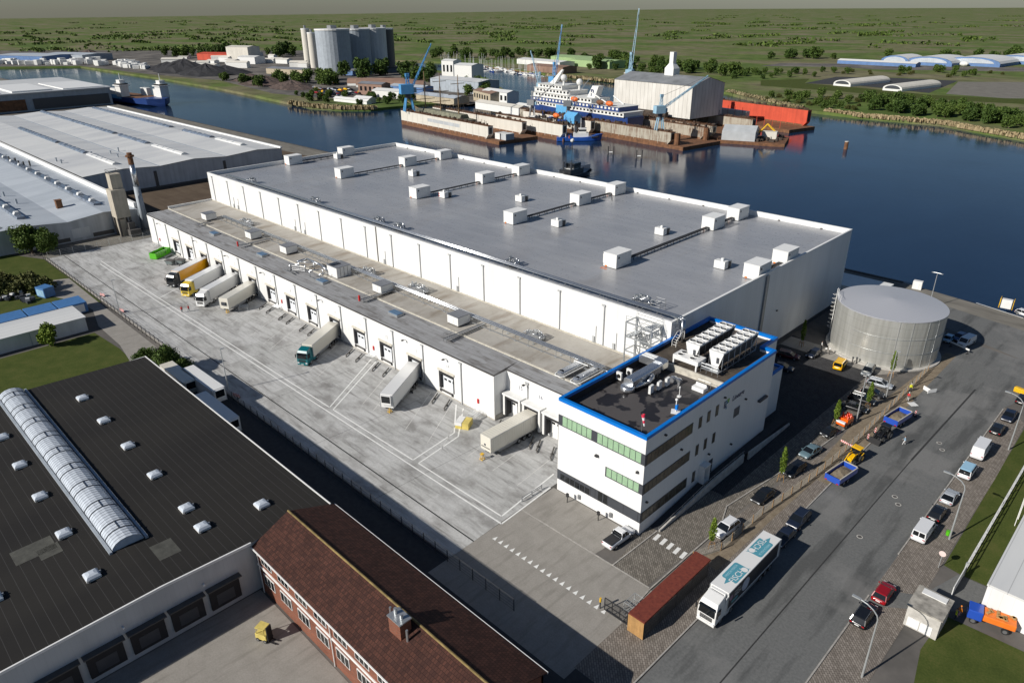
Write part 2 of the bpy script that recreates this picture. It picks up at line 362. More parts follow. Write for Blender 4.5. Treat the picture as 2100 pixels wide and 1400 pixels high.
structure('road_marking', mb, 'road_paint')
mb = MB()
for k in range(16):      # bay lines raking towards the docks
    x = -222.2+9.65*k
    if x > -86: break
    for dx in (-.9, 5.3):
        xx = x+dx
        if k % 2 == 0 and dx > 0: continue
        line(mb, (xx, 75.6), (xx+7.2, 63.8), .11)
for x in (-77.6, -71.6, -66): line(mb, (x, 77), (x+1.3, 66), .11)
structure('bay_marking', mb, 'worn_paint')
mb = MB()
for k in range(18):      # row of give-way triangles on the entrance drive
    y = 54.6; x = -58.6+k*1.14
    mb.face((x, y, .018), (x+.62, y, .018), (x+.31, y+.85, .018))
structure('triangle_marking', mb, 'road_paint')
mb = MB()
for k in range(5):
    cx, cy = G(1347+k*13.6, 1101+k*9.2); mb.cbox((cx, cy, .017), (.55, 1.5, .004), .06)
structure('zebra_marking', mb, 'road_paint')
mb = MB()
line(mb, (-23.4, 40), (-22.9, 116), .16, .02); line(mb, (-22.9, 116), (-22.2, 150), .3, .02)
structure('road_seam', mb, 'joint_filler')
mb = MB(); line(mb, G(2002, 621), G(2098, 652), .3, .024); structure('road_marking', mb, 'road_paint')
mb = MB()
for x in range(-238, -60, 20): line(mb, (x, 48), (x+1, 76), .05, .0125)
line(mb, (-246, 52.6), (-60, 52.4), .22, .0125)
structure('drain_channel', mb, 'joint_filler')
# ================================================================ cold store, dock wing and office block
def panel_mat(name, col, seam=1.2, depth=.12, rough=.45, axis='x', seamcol=.86):
    m, t, b = newmat(name, rough, spec=.4); v = t.pos(); s = t.sep(v)
    a = t.math('ADD', s[0], s[1]); fr = t.math('FRACT', t.math('DIVIDE', a, seam))
    edge = t.math('LESS_THAN', fr, .035)
    n = t.noise(t.mapping(v, (.25, .25, .05)), 1, 4, .6)
    c = t.ramp(n, ((.3, tuple(q*(1-depth) for q in col)), (.6, col)))
    c = t.mix(t.math('MULTIPLY', edge, 1-seamcol), c, (0, 0, 0)); t.link(c, b.inputs['Base Color'])
panel_mat('white_cladding', (.80, .80, .785)); panel_mat('office_cladding', (.80, .80, .79), 1.0, .06)
panel_mat('grey_cladding', (.55, .57, .58), .5, .2); panel_mat('pale_cladding', (.63, .65, .66), .6, .22)
def roof_mats():
    m, t, b = newmat('membrane_roof', .30, spec=.5); v = t.pos()
    f = t.noise(v, .05, 5, .6); g = t.noise(t.mapping(v, (.15, 1, 1)), .5, 4); h = t.noise(v, 1.1, 5, .7)
    c = t.ramp(f, ((.35, (.31, .318, .335)), (.65, (.365, .37, .38)))); c = t.mix(.3, c, t.ramp(g, ((.4, .7), (.6, 1.))), 'MULTIPLY')
    c = t.mix(t.math('MULTIPLY', t.ramp(t.noise(t.mapping(v, (.5, .08, 1)), .25, 4), ((.56, 0.), (.72, 1.))), .22), c, (.20, .165, .125))
    bk = t.node('TexBrick', Scale=1., offset=.5); bk.inputs['Mortar Size'].default_value = .012; bk.inputs['Brick Width'].default_value = 20; bk.inputs['Row Height'].default_value = 2.0
    bk.inputs['Color1'].default_value = (1, 1, 1, 1); bk.inputs['Color2'].default_value = (.965, .965, .97, 1); bk.inputs['Mortar'].default_value = (.8, .8, .8, 1); t.link(v, bk.inputs['Vector'])
    c = t.mix(1., c, bk.outputs[0], 'MULTIPLY'); t.link(c, b.inputs['Base Color']); t.link(t.ramp(h, ((.3, .22), (.7, .42))), b.inputs['Roughness'])
    m, t, b = newmat('weathered_roof', .75, spec=.3); v = t.pos()
    f = t.noise(v, .12, 6, .65); g = t.noise(t.mapping(v, (.5, .12, 1)), .5, 5, .6); h = t.noise(v, 1.6, 5, .7)
    c = t.ramp(f, ((.32, (.31, .285, .245)), (.65, (.43, .41, .37))))
    c = t.mix(t.math('MULTIPLY', t.ramp(g, ((.52, 0.), (.66, 1.))), .55), c, (.16, .12, .08)); c = t.mix(t.math('MULTIPLY', t.ramp(h, ((.58, 0.), (.7, 1.))), .4), c, (.10, .09, .08)); t.link(c, b.inputs['Base Color'])
    m, t, b = newmat('bitumen_strip', .7, spec=.3); v = t.pos()
    bk = t.node('TexBrick', Scale=1., offset=.5); bk.inputs['Mortar Size'].default_value = .03; bk.inputs['Brick Width'].default_value = 4.5; bk.inputs['Row Height'].default_value = 1.0
    bk.inputs['Color1'].default_value = (.31, .315, .32, 1); bk.inputs['Color2'].default_value = (.26, .26, .262, 1); bk.inputs['Mortar'].default_value = (.18, .175, .17, 1); t.link(v, bk.inputs['Vector'])
    n = t.noise(t.mapping(v, (.3, 1.4, 1)), .7, 5, .65)
    c = t.mix(t.math('MULTIPLY', t.ramp(n, ((.5, 0.), (.66, 1.))), .6), bk.outputs[0], (.085, .075, .065)); t.link(c, b.inputs['Base Color'])
    m, t, b = newmat('wet_bitumen', .6, spec=.4); v = t.pos()
    n = t.noise(v, .33, 4, .45); k = t.ramp(n, ((.47, 0.), (.49, 1.)))
    c = t.mix(k, (.018, .018, .02), (.085, .08, .08)); c = t.mix(t.math('MULTIPLY', t.noise(v, 3, 4), .3), c, (.05, .035, .03)); t.link(c, b.inputs['Base Color'])
    t.link(t.ramp(k, ((0, .3), (1, .8))), b.inputs['Roughness'])
roof_mats()
mat('steel_trim', (.30, .31, .32), .45, .5); mat('galvanised', (.50, .52, .53), .38, .7, var=.15); mat('pipe_jacket', (.62, .64, .66), .25, .85, var=.08)
mat('downpipe_grey', (.42, .43, .43), .5); mat('dark_rubber', (.022, .022, .025), .8); mat('door_white', (.72, .75, .78), .45, var=.04); mat('dark_glass', (.012, .014, .016), .12, spec=.6)
mat('white_paint', (.80, .80, .78), .45, var=.05); mat('pale_box', (.74, .74, .72), .5, var=.06); mat('roof_top_grey', (.16, .17, .19), .5); mat('black_steel', (.03, .03, .032), .5)
mat('blue_trim', (.0, .17, .60), .35, var=.06); mat('band_grey', (.055, .06, .07), .4, var=.08); mat('red_paint', (.55, .02, .02), .4); mat('signal_yellow', (.75, .45, .02), .5); mat('orange_paint', (.8, .19, .02), .5)
mat('plinth', (.42, .40, .36), .85, var=.2); mat('flashing_pale', (.50, .47, .40), .7, var=.2); mat('number_grey', (.35, .36, .37), .6); mat('logo_navy', (.02, .035, .10), .5); mat('logo_green', (.25, .55, .06), .5); mat('logo_teal', (.02, .17, .30), .5)
mat('green_blind', (.30, .46, .29), .35, var=.12, spec=.7); mat('brown_blind', (.09, .08, .06), .2, var=.4, spec=.7); mat('timber', (.42, .24, .09), .75, var=.25, streak=.5); mat('concrete_pale', (.48, .46, .42), .85, var=.2, world_space=True)
mat('fan_black', (.012, .012, .013), .6); mat('cast_iron', (.09, .085, .08), .7)
# ---------------- high store
X0, X1, Y0, Y1, ZT, ZR = -240., -59.6, 98.6, 176., 19.1, 17.9
store = thing('cold_store', 'huge white high-bay cold store with a flat grey roof beside the water', 'warehouse', (X0, Y0, 0))
def local(mb, name, m, par, off, **k):
    mb.v = [(x-off[0], y-off[1], z-off[2]) for x, y, z in mb.v]; return mb.build(name, m, par, **k)
SO = (X0, Y0, 0)
w_ = .35
mb = MB()
mb.box(X0, Y0, 0, X1, Y0+w_, ZT); mb.box(X0, Y1-w_, 0, X1, Y1, ZT); mb.box(X0, Y0+w_, 0, X0+w_, Y1-w_, ZT); mb.box(X1-w_, Y0+w_, 0, X1, Y1-w_, ZT)
local(mb, 'wall', 'white_cladding', store, SO)
local(MB().box(X0+w_, Y0+w_, ZR-.5, X1-w_, Y1-w_, ZR), 'roof', 'membrane_roof', store, SO)
mb = MB(); c_ = .06
mb.box(X0-c_, Y0-c_, ZT+.003, X1+c_, Y0+w_+c_, ZT+.07); mb.box(X0-c_, Y1-w_-c_, ZT+.003, X1+c_, Y1+c_, ZT+.07); mb.box(X0-c_, Y0+w_+c_+.002, ZT+.003, X0+w_+c_, Y1-w_-c_-.002, ZT+.07); mb.box(X1-w_-c_, Y0+w_+c_+.002, ZT+.003, X1+c_, Y1-w_-c_-.002, ZT+.07)
local(mb, 'coping', 'white_paint', store, SO)
def downpipe(par, off, x, y, z0, z1, r=.09, hop=True, n=(0, -1)):
    mb = MB(); mb.box(x-r+n[0]*.14, y-r+n[1]*.14, z0, x+r+n[0]*.14, y+r+n[1]*.14, z1)
    if hop: mb.box(x-.55, y-.28, z1+.002, x+.2, y-.02, z1+.28); 
    return local(mb, 'downpipe', 'downpipe_grey', par, off)
for k in range(-1, 16):
    x = -225.8+10.85*k
    if x > -64: break
    downpipe(store, SO, x, Y0, 10., 18.1)
for k, x in enumerate((-223.5, -220.6, -180.3, -185.6, -142.6, -115.2, -76.2, -71.4)):       # access boxes and cable ducts on the long wall
    mb = MB(); mb.box(x-.25, Y0-.25, 10.2, x+.25, Y0-.01, 11.4); mb.box(x+.45, Y0-.12, 10.2, x+.6, Y0-.01, 13.6); local(mb, 'cable_duct', 'downpipe_grey', store, SO)
local(MB().box(-145.5, Y0-.06, 9.9, -145.05, Y0-.005, ZT+.08), 'expansion_joint', 'cast_iron', store, SO)
local(MB().box(X1+.005, 132.6, 0, X1+.35, 133.7, 18.6), 'service_duct', 'steel_trim', store, SO)
local(MB().box(X1+.005, Y0+.5, 0, X1+.06, Y1, 1.0), 'plinth', 'band_grey', store, SO)
local(MB().box(X1+.005, 139.8, 8.8, X1+.3, 140.3, 9.0).box(X1+.005, 129.0, 3.2, X1+.3, 129.5, 3.5), 'wall_lamp', 'black_steel', store, SO)
for x in range(-232, -60, 11): local(MB().box(x, Y1-.6, ZR+.002, x+.5, Y1-w_-.01, ZR+.22), 'roof_drain', 'cast_iron', store, SO)
# ---------------- rooftop fan houses, on five cable trays
ROWS = [(-59.9, (130.4, 142.8)), (-85., (116.6, 155.7, 167.9)), (-124.4, (125.8, 151.8, 168)), (-163.6, (126, 152.1, 168.4)), (-203, (126.2, 152.2, 168.4)), (-239.4, (126.1, 148.1))]
def fan_house():
    t = thing('fan_house', 'x', 'roof box', group='white fan houses on the cold store roof')
    MB().box(-3.4, 0, .12, 0, 5.2, 3.1).build('housing', 'pale_box', t, bevel=.03)
    MB().box(-3.47, -.07, 3.105, .07, 5.27, 3.18).build('lid', 'white_paint', t)
    MB().box(-3.3, .1, 0, -.1, 5.1, .118).build('plinth', 'cast_iron', t)
    MB().box(.003, .6, 2.2, .07, 1.0, 2.55).build('handle', 'black_steel', t)
    MB().box(-2.9, -.12, .15, -2.4, -.003, .4).build('drain', 'orange_paint', t)
    return t
fh = fan_house(); used = False
rown = ['right-hand wall', 'first cable tray from the right', 'second cable tray from the right', 'third cable tray from the right', 'far-left cable tray', 'left-hand parapet']
posn = {3: ['near end of the', 'middle box of the', 'water end of the'], 2: ['nearer box at the', 'farther box at the']}
for (x, ys), rn in zip(ROWS, rown):
    for i, y in enumerate(ys):
        o = fh if not used else dup(fh); used = True
        o.location = (x+.0 if x > -238 else x+4.2, y, ZR+.002); o['label'] = 'white roof box, %s %s' % (posn[len(ys)][i], rn)
        if x > -61: o.location.x = -60.15
mbx = MB().box(-3.9, .5, .6, -3.405, 3.6, 2.6)
o = [c for c in COL.objects if c.name.startswith('fan_house') and abs(c.location.x+85) < .1 and abs(c.location.y-116.6) < .1][0]
mbx.build('side_cabinet', 'pale_box', o)
tag(thing('safety_barrier', 'small orange folding barrier lying beside the fan house with a side cabinet', 'barrier', (-87.2, 115.3, ZR)))
b_ = bpy.data.objects['safety_barrier']; m2 = MB()
for q in range(3): m2.bar((-.8+q*.5, -.3, .05), (-.5+q*.5, .5, .35), .06)
m2.bar((-.9, .1, .12), (.7, .1, .12), .07); m2.build('frame', 'orange_paint', b_)
def cable_tray(x, ya, yb, label):
    t = thing('cable_tray', label, 'cable tray', (x, ya, ZR), 0, 'cable trays on the cold store roof'); L = yb-ya
    mb = MB()
    for dx in (-.45, .45): mb.box(dx-.05, 0, .62, dx+.05, L, .78)
    n = int(L/1.3)
    for i in range(n+1): y = i*L/n; mb.box(-.4, y-.06, .64, .4, y+.06, .72)
    mb.build('tray', 'black_steel', t)
    mb = MB()
    n = int(L/2.6)
    for i in range(n+1):
        y = i*L/n
        for dx in (-.4, .4): mb.box(dx-.05, y-.05, 0, dx+.05, y+.05, .618)
    mb.build('support', 'black_steel', t)
    MB().box(-.3, .05, .725, .3, L-.05, .80).build('cable', 'dark_rubber', t)
for (x, ys), rn in zip(ROWS[1:], rown[1:]):
    xx = x-1.6 if x > -238 else x+2.6
    for i in range(len(ys)-1):
        cable_tray(xx, ys[i]+5.25, ys[i+1]-.02, 'black ladder cable tray, %s stretch of the %s' % ((['near', 'water-side'][i]), rn.replace('cable tray', 'line')))
cable_tray(-61.4, 135.7, 142.6, 'short black cable tray between the two fan houses at the right-hand wall')
def air_unit():
    t = thing('roof_ventilator', 'x', 'ventilator', group='small ventilators on the cold store roof')
    MB().box(-2.5, 0, .1, 0, 1.5, 1.75).build('casing', 'pale_box', t, bevel=.03)
    MB().box(-2.2, 1.505, .3, -.05, 3.0, 1.55).build('fan_section', 'galvanised', t)
    MB().box(.003, 1.6, .35, .1, 2.5, 1.5).build('grille', 'cast_iron', t)
    MB().box(-1.25, .5, 1.755, -.75, 1.0, 2.3).build('vent_stub', 'white_paint', t)
    MB().box(-2.4, .1, 0, -.1, 2.9, .098).build('plinth', 'cast_iron', t)
    return t
au = air_unit(); used = False
for (x, y, s) in ((-68.4, 131.7, 'nearest the right-hand wall, low on the grey roof'), (-91.5, 143.7, 'between the first and second cable trays, half-way across'), (-114.5, 131.9, 'just right of the near fan house of the second tray'), (-138.9, 143.9, 'between the second and third cable trays'), (-158.3, 132, 'with red marks, right of the near box of the third tray'), (-188.4, 144.2, 'between the third and far-left cable trays'), (-232.6, 144, 'farthest left, in front of a fan house')):
    o = au if not used else dup(au); used = True; o.location = (x, y, ZR+.002); o['label'] = 'small roof ventilator '+s
    if x == -158.3:
        for zz in (.5, 1.2): MB().box(-2.505, -.06, zz-.15, -2.2, -.002, zz+.15).build('warning_mark', 'red_paint', o)
# ---------------- pipe racks
def pipe_rack(label, x0, x1, y, z, zb, step=4.2, bend=None):
    t = thing('pipe_rack', label, 'pipework', (x0, y, zb)); L = x1-x0; h = z-zb
    for i, (dy, r) in enumerate(((-.42, .2), (.18, .2), (.62, .09))):
        mb = MB(); mb.tube((0, dy, h), (L, dy, h), r, 8)
        if bend and i < 2: mb.path([(L, dy, h), (L+.9, dy-.15, h-.1), (L+1.2, dy-.2, h-bend)], r, 8)
        mb.build('pipe', 'pipe_jacket', t, smooth=True)
    n = int(L/step)
    for i in range(n+1):
        x = i*L/n
        if i: o = tr.copy(); COL.objects.link(o); o.parent = t; o.location = (x, 0, 0); continue
        mb = MB(); mb.box(x-.05, -.75, h-.32, x+.05, .8, h-.23)
        for dy in (-.7, .7): mb.box(x-.04, dy-.04, 0, x+.04, dy+.04, h-.33); mb.box(x-.25, dy-.2, 0, x+.25, dy+.2, .05)
        tr = mb.build('trestle', 'galvanised', t)
    mb = MB()
    for dy in (-.95, -1.15): mb.box(0, dy-.04, .35, L, dy+.04, .45)
    mb.build('cable_conduit', 'steel_trim', t)
    return t
pipe_rack('twin silver insulated pipes along the front edge of the tall store roof', -229, -59.3, 100.6, 19.55, ZR, bend=4.2)
pipe_rack('twin silver insulated pipes on trestles along the middle of the dock wing roof', -213, -67, 89.9, 11.1, 9.75, 3.4)
def valve_station(x, y, z, label, s=1., rail=False, grp='valve stations beside the pipe racks'):
    t = thing('valve_station', label, 'valves', (x, y, z), 0, grp); rnd = random.Random(int(x*7+y))
    mb = MB()
    for i in range(3):
        yy = .5*i; mb.path([(-1.6*s, yy-.7, .5), (-1.6*s, yy-.7, 1.3), (1.6*s, yy-.4, 1.3), (1.9*s, yy-.4, .3)], .085, 6)
    mb.path([(-.6, -1.4, 1.5), (-.6, .9, 1.5), (1.2, .9, 1.5), (1.2, .9, .2)], .11, 6); mb.build('pipe', 'pipe_jacket', t, smooth=True)
    mb = MB()
    for i in range(6):
        xx = rnd.uniform(-1.5, 1.5)*s; yy = rnd.uniform(-.7, .7); mb.cyl((xx, yy, 1.3), .17, .5, 8); mb.cyl((xx, yy, 1.83), .24, .07, 8)
    mb.build('valve', 'galvanised', t)
    mb = MB()
    for xx in (-1.7*s, 0, 1.7*s):
        for yy in (-.9, .9): mb.box(xx-.05, yy-.05, 0, xx+.05, yy+.05, 1.2)
    mb.box(-1.8*s, -1, .42, 1.8*s, 1, .5)
    if rail:
        for xx in (2.2, 4.2):
            for yy in (-.6, 1.2): mb.tube((xx, yy, 0), (xx, yy, 1.9), .04, 5)
        for zz in (.7, 1.2, 1.85):
            for yy in (-.6, 1.2): mb.tube((2.2, yy, zz), (4.2, yy, zz), .035, 5)
            mb.tube((4.2, -.6, zz), (4.2, 1.2, zz), .035, 5)
    mb.build('frame', 'steel_trim', t)
for x, s in ((-218.5, 'leftmost on the tall roof edge'), (-181, 'on the tall roof edge above the second loading bays'), (-150.6, 'on the tall roof edge just left of the dark wall joint'), (-142.1, 'on the tall roof edge just right of the dark wall joint'), (-102.6, 'on the tall roof edge behind the middle of the long wall')):
    valve_station(x, 103.3, ZR, 'cluster of silver valves and pipes '+s, .8)
valve_station(-69.6, 104.2, ZR, 'large valve cluster with a railing on the tall roof by the stair tower', 1., True)
valve_station(-203, 92.4, 9.8, 'valve cluster on the dock wing roof beside its far-left unit', 1.6); valve_station(-122, 92.8, 9.8, 'valve cluster behind the pipes half-way along the dock wing roof', 1.5); valve_station(-85.8, 92.3, 9.8, 'valve cluster behind the pipes near the office end of the dock wing', 1.2); valve_station(-139.5, 91.6, 9.8, 'valve cluster behind the long roof cabin', 1.)
# ---------------- dock wing
YF, YS = 77., 80.2
wing = thing('dock_wing', 'long low white loading dock wing with a weathered grey roof and numbered doors', 'warehouse', (X0, YF, 0)); WO = (X0, YF, 0)
DX = [-221.9+9.64*k for k in range(14)]; OW = 4.5; OB, OT, RC = 1.15, 4.95, .65
mb = MB(); zt = 9.05
prev = X0
for x in DX:
    mb.box(prev, YF, 0, x, YF+RC, zt); mb.box(x, YF, OT, x+OW, YF+RC, zt); mb.box(x, YF, 0, x+OW, YF+RC, OB); prev = x+OW
mb.box(prev, YF, 0, -81.2, YF+RC, zt); mb.box(X0, YF+RC+.002, 0, -81.2, YF+RC+.25, zt-.002)
mb.box(-81.55, YF+RC+.252, 0, -81.2, YS, 9.1); mb.box(-81.55, YS+.002, 0, -59.62, YS+.3, 9.1)
# left end wall with its stepped parapet
mb.box(X0, YF+RC+.252, 0, X0+.3, 84, 9.3); mb.box(X0, 84.002, 0, X0+.3, Y0-.01, 10.35)
local(mb, 'wall', 'white_cladding', wing, WO)
def rf(x0, x1, ya, za, yb, zb): return ((x0, ya, za), (x1, ya, za), (x1, yb, zb), (x0, yb, zb))
mb = MB(); mb.face(*rf(X0+.3, -81.55, YF+.05, zt+.03, 83.9, 9.62)); mb.face(*rf(-81.55, -59.62, YS+.05, 9.12, 83.9, 9.62)); local(mb, 'roof_strip', 'bitumen_strip', wing, WO)
mb = MB(); mb.face(*rf(X0+.3, -59.62, 84.2, 9.62, 91, 9.75)); mb.face(*rf(X0+.3, -59.62, 91, 9.75, Y0-.01, 9.95)); local(mb, 'roof', 'weathered_roof', wing, WO)
mb = MB(); mb.extr([(83.85, 9.6), (84.25, 9.6), (84.25, 9.86), (83.85, 9.86)], 'x', X0+.31, -59.63); local(mb, 'ridge_flashing', 'flashing_pale', wing, WO)
mb = MB(); mb.box(X0-.04, YF-.08, zt+.002, -81.16, YF+.26, zt+.09); mb.box(-81.5, YF+.262, zt+.04, -81.16, YS-.1, zt+.12); mb.box(-81.5, YS-.08, 9.103, -59.66, YS+.2, 9.18); local(mb, 'gutter', 'cast_iron', wing, WO)
mb = MB(); mb.box(X0-.05, YF+.3, 9.31, X0+.36, 83.95, 9.38); mb.box(X0-.05, 83.96, 10.353, X0+.36, Y0-.02, 10.42); local(mb, 'coping', 'white_paint', wing, WO)
local(MB().box(X0+.32, Y0-.3, 9.9, X1-.05, Y0-.005, 10.15), 'upstand', 'flashing_pale', wing, WO)
local(MB().box(-81.19, YF+.02, .02, -81.1, YS-.02, 1.0).box(X0+.1, YF-.04, 0, -81.25, YF-.002, .28), 'plinth', 'plinth', wing, WO)
def dock_door(x, y, num, idx):
    d = local(MB().box(x+.02, y+RC-.09, OB+.02, x+OW-.02, y+RC-.005, OT-.02), 'dock_door', 'door_white', wing, WO)
    loc = MB(); q = y+RC-.12
    for i in range(3): loc.box(x+.95+i*1.2, q, 2.9, x+1.7+i*1.2, q+.028, 3.3)
    local(loc, 'window', 'dark_glass', d, WO)
    loc = MB()
    loc.box(x+.003, y+.04, OB, x+.5, y+RC-.13, OT); loc.box(x+OW-.5, y+.1, OB, x+OW-.003, y+RC-.13, OT); loc.box(x+.503, y+.05, OT-.75, x+OW-.503, y+RC-.13, OT-.003)
    local(loc, 'shelter', 'dark_rubber', d, WO)
    loc = MB(); loc.extr([(y-.28, OT+.12), (y-.003, OT+.12), (y-.003, OT+.55), (y-.2, OT+.42)], 'x', x-.15, x+OW+.15); local(loc, 'hood', 'flashing_pale', d, WO)
    for xx in (x+.35, x+OW-.75): local(MB().box(xx, y-.22, .55, xx+.4, y-.003, 1.12), 'bumper', 'dark_rubber', d, WO)
    local(MB().box(x+.8, y-.3, .86, x+OW-.8, y-.004, 1.1), 'leveller', 'cast_iron', d, WO)
    o = lettering(num, 1.0, 'number_grey', wing, frame((x+OW*.62-WO[0], y-.012-WO[1], 6.55), (1, 0, 0), (0, 0, 1)), 'number')
for i, x in enumerate(DX): dock_door(x, YF, str(i+1), i)
for i, x in enumerate([-234.4, -225.3, -215.7, -206.2, -196.8, -187.3, -177.8, -168.2, -158.7, -149, -139.5, -129.8, -120.1, -110.7, -101.1, -89.9]): downpipe(wing, WO, x, YF, 0, 8.5, .1)
downpipe(wing, WO, -75.9, YS, 0, 8.3, .08)
for i, (x, y) in enumerate(((-230, YF), (-203.6, YF), (-184, YF), (-164.3, YF), (-137.4, YF), (-106.4, YF), (-94, YF), (-76.2, YS))):
    mb = MB(); mb.tube((x, y, 8.1), (x, y-.7, 8.3), .05, 5); mb.box(x-.22, y-1.1, 8.18, x+.22, y-.6, 8.34); local(mb, 'wall_lamp', 'black_steel', wing, WO)
for x in (-232.8, -190.6, -156.9, -118.3, -85.6): local(MB().box(x, YF-.2, 2.0, x+.4, YF-.003, 2.9), 'hydrant_box', 'red_paint', wing, WO)
for i, x in enumerate((-80.7, -75.9, -71.1, -66.3)):     # projecting box shelters of the set-back bays
    if i == 3: break
    y = YS
    sh = local(MB().box(x, y-1.5, .9, x+.45, y-.003, 5.0).box(x+3.8, y-1.5, .9, x+4.25, y-.003, 5.0).box(x-.1, y-1.65, 5.003, x+4.35, y-.003, 5.35), 'box_shelter', 'pale_box', wing, WO)
    local(MB().box(x+.453, y-1.35, .9, x+.75, y-.1, 4.99).box(x+3.5, y-1.35, .9, x+3.797, y-.1, 4.99).box(x+.76, y-1.35, 4.3, x+3.49, y-.1, 4.99), 'seal', 'dark_rubber', sh, WO)
    local(MB().box(x+.76, y-.098, 1, x+3.49, y-.004, 4.29), 'dock_door', 'white_paint', sh, WO)
    mb = MB()
    for k in range(2): mb.box(x+1.0+k*1.25, y-.13, 2.8, x+1.75+k*1.25, y-.1, 3.2)
    local(mb, 'window', 'dark_glass', sh, WO)
    lettering(str(15+i), 1.05, 'logo_navy', wing, frame((x+3.0-WO[0], y-.012-WO[1], 6.75), (1, 0, 0), (0, 0, 1)), 'number')
# wheel guides in front of every bay
wg = thing('wheel_guide', 'x', 'wheel guide', group='wheel guides in front of the dock doors')
MB().path([(0, 0, .28), (.9, -1.5, .28), (1.6, -2.7, .28), (2.1, -3.0, .05)], .13, 8).build('tube', 'cast_iron', wg, smooth=True); MB().cbox((.9, -1.5, .06), (.5, .5, .12), 1).build('foot', 'cast_iron', wg)
used = False
for i, x in enumerate(DX+[-80.7, -75.9, -71.1]):
    y = YF if i < 14 else YS-1.5
    for sgn, nm in ((.5, 'left'), (OW-.4 if i < 14 else 3.7, 'right')):
        o = wg if not used else dup(wg); used = True; o.location = (x+sgn, y-1.0, 0); o['label'] = 'dark steel wheel guide tube on the ground, %s one of dock %d' % (nm, i+1)
# roof units of the wing
def wing_unit():
    t = thing('roof_unit', 'x', 'roof unit', group='white roof units on the dock wing')
    MB().box(-3.3, 0, .25, 0, 3.3, 2.0).build('housing', 'pale_box', t, bevel=.03); MB().box(-3.4, -.1, 2.003, .1, 3.4, 2.1).build('lid', 'roof_top_grey', t); MB().box(-3.2, .1, 0, -.1, 3.2, .248).build('plinth', 'cast_iron', t)
    MB().box(-2.4, -.05, .5, -1.4, -.003, 1.7).build('hatch', 'white_paint', t)
    return t
wu = wing_unit(); used = False
for x, s in ((-215.6, 'far left of the row'), (-187.3, 'second from the left, above the yellow trailer'), (-168, 'third from the left'), (-126.4, 'just right of the long roof cabin'), (-100.5, 'nearest the office')):
    o = wu if not used else dup(wu); used = True; o.location = (x, 85.75, 9.76); o['label'] = 'white dock wing roof unit, '+s
t = thing('roof_cabin', 'long white roof cabin with panelled side and vents on the dock wing roof', 'roof cabin', (-143, 85, 9.75))
MB().box(-4.2, 0, 0, 0, 4.0, 2.5).build('housing', 'pale_box', t, bevel=.02); MB().box(-4.3, -.1, 2.503, .1, 4.1, 2.6).build('lid', 'roof_top_grey', t); MB().box(-3.6, .3, 2.605, -2, 2.6, 2.75).build('skylight', 'dark_glass', t)
mb = MB()
for y in (1.0, 2.0, 3.0): mb.box(.002, y-.04, .1, .03, y+.04, 2.4)
mb.build('panel_joint', 'cast_iron', t)
def smoke_hatch():
    t = thing('smoke_hatch', 'x', 'skylight', group='smoke hatches on the dock wing roof')
    MB().box(-1.6, -.9, 0, 1.6, .9, .5).build('kerb', 'galvanised', t); MB().extr([(-.8, .503), (.8, .503), (.8, .62), (-.8, .62)], 'x', -1.5, 1.5).build('pane', mat('sky_glass', (.12, .20, .30), .12, spec=.8), t)
    return t
sh = smoke_hatch(); used = False
for x, s in ((-202.4, 'far left, above the first docks'), (-174.2, 'between the second and third roof units'), (-145.1, 'with a pale kerb, in front of the long roof cabin'), (-116.6, 'nearest the office end')):
    o = sh if not used else dup(sh); used = True; o.location = (x+1, 81.6, 9.42); o['label'] = 'blue glazed smoke hatch, '+s
def walkway(x, y0, y1, z, label, red=False):
    t = thing('roof_walkway', label, 'walkway', (x, y0, z), 0, 'steel step-over walkways on the dock wing roof'); L = y1-y0; mb = MB()
    for dx in (-.45, .45):
        mb.box(dx-.04, 0, .55, dx+.04, L, .68)
        for i in range(int(L/1.6)+1): mb.box(dx-.035, i*1.6-.035, 0, dx+.035, i*1.6+.035, .548)
    for i in range(int(L/.6)): mb.box(-.41, i*.6, .58, .41, i*.6+.4, .62)
    mb.build('deck', 'steel_trim', t); mb = MB()
    for dx in (-.45, .45):
        for i in range(3): mb.tube((dx, i*1.1, .68), (dx, i*1.1, 1.75), .035, 5)
        for zz in (1.2, 1.75): mb.tube((dx, 0, zz), (dx, 2.2, zz), .03, 5)
    mb.build('railing', 'steel_trim', t)
    if red: MB().box(-.75, -.4, .3, -.4, -.1, 1.6).build('marker', 'red_paint', t)
walkway(-212.6, 81.6, 86, 9.6, 'steel step-over walkway across the ridge below the far-left roof unit'); walkway(-183.6, 80.6, 90, 9.6, 'steel walkway with a red marker below the second roof unit', True); walkway(-126.2, 80.4, 90, 9.6, 'steel walkway with a red marker at the middle of the dock wing roof', True); walkway(-97.4, 79.6, 90, 9.6, 'steel walkway with railings nearest the office')
t = thing('duct_frame', 'silver ducts on a steel frame over the ridge, left of the long roof cabin', 'ductwork', (-156, 80, 9.6)); mb = MB()
for y in (0, 2.4):
    mb.path([(0, y, 0), (0, y, 1.9), (3.4, y+2.2, 2.0), (3.4, y+2.2, .2)], .13, 6)
mb.path([(-.2, 2.2, 1.95), (-.2, 5, 2.0), (6, 5, 1.9), (9, 5, 1.2)], .3, 8); mb.build('duct', 'pipe_jacket', t, smooth=True)
mb = MB()
for i in range(6): mb.tube((i*.7, .3+i*.35, 0), (i*.7, .3+i*.35, 1.5), .045, 5)
for zz in (.5, .9, 1.5): mb.tube((0, .3, zz), (3.5, 2.05, zz), .045, 5)
mb.box(-2.5, -.8, .2, 2.2, -.5, .3); mb.box(-2.5, .1, .2, 2.2, .4, .3); mb.build('frame', 'steel_trim', t)
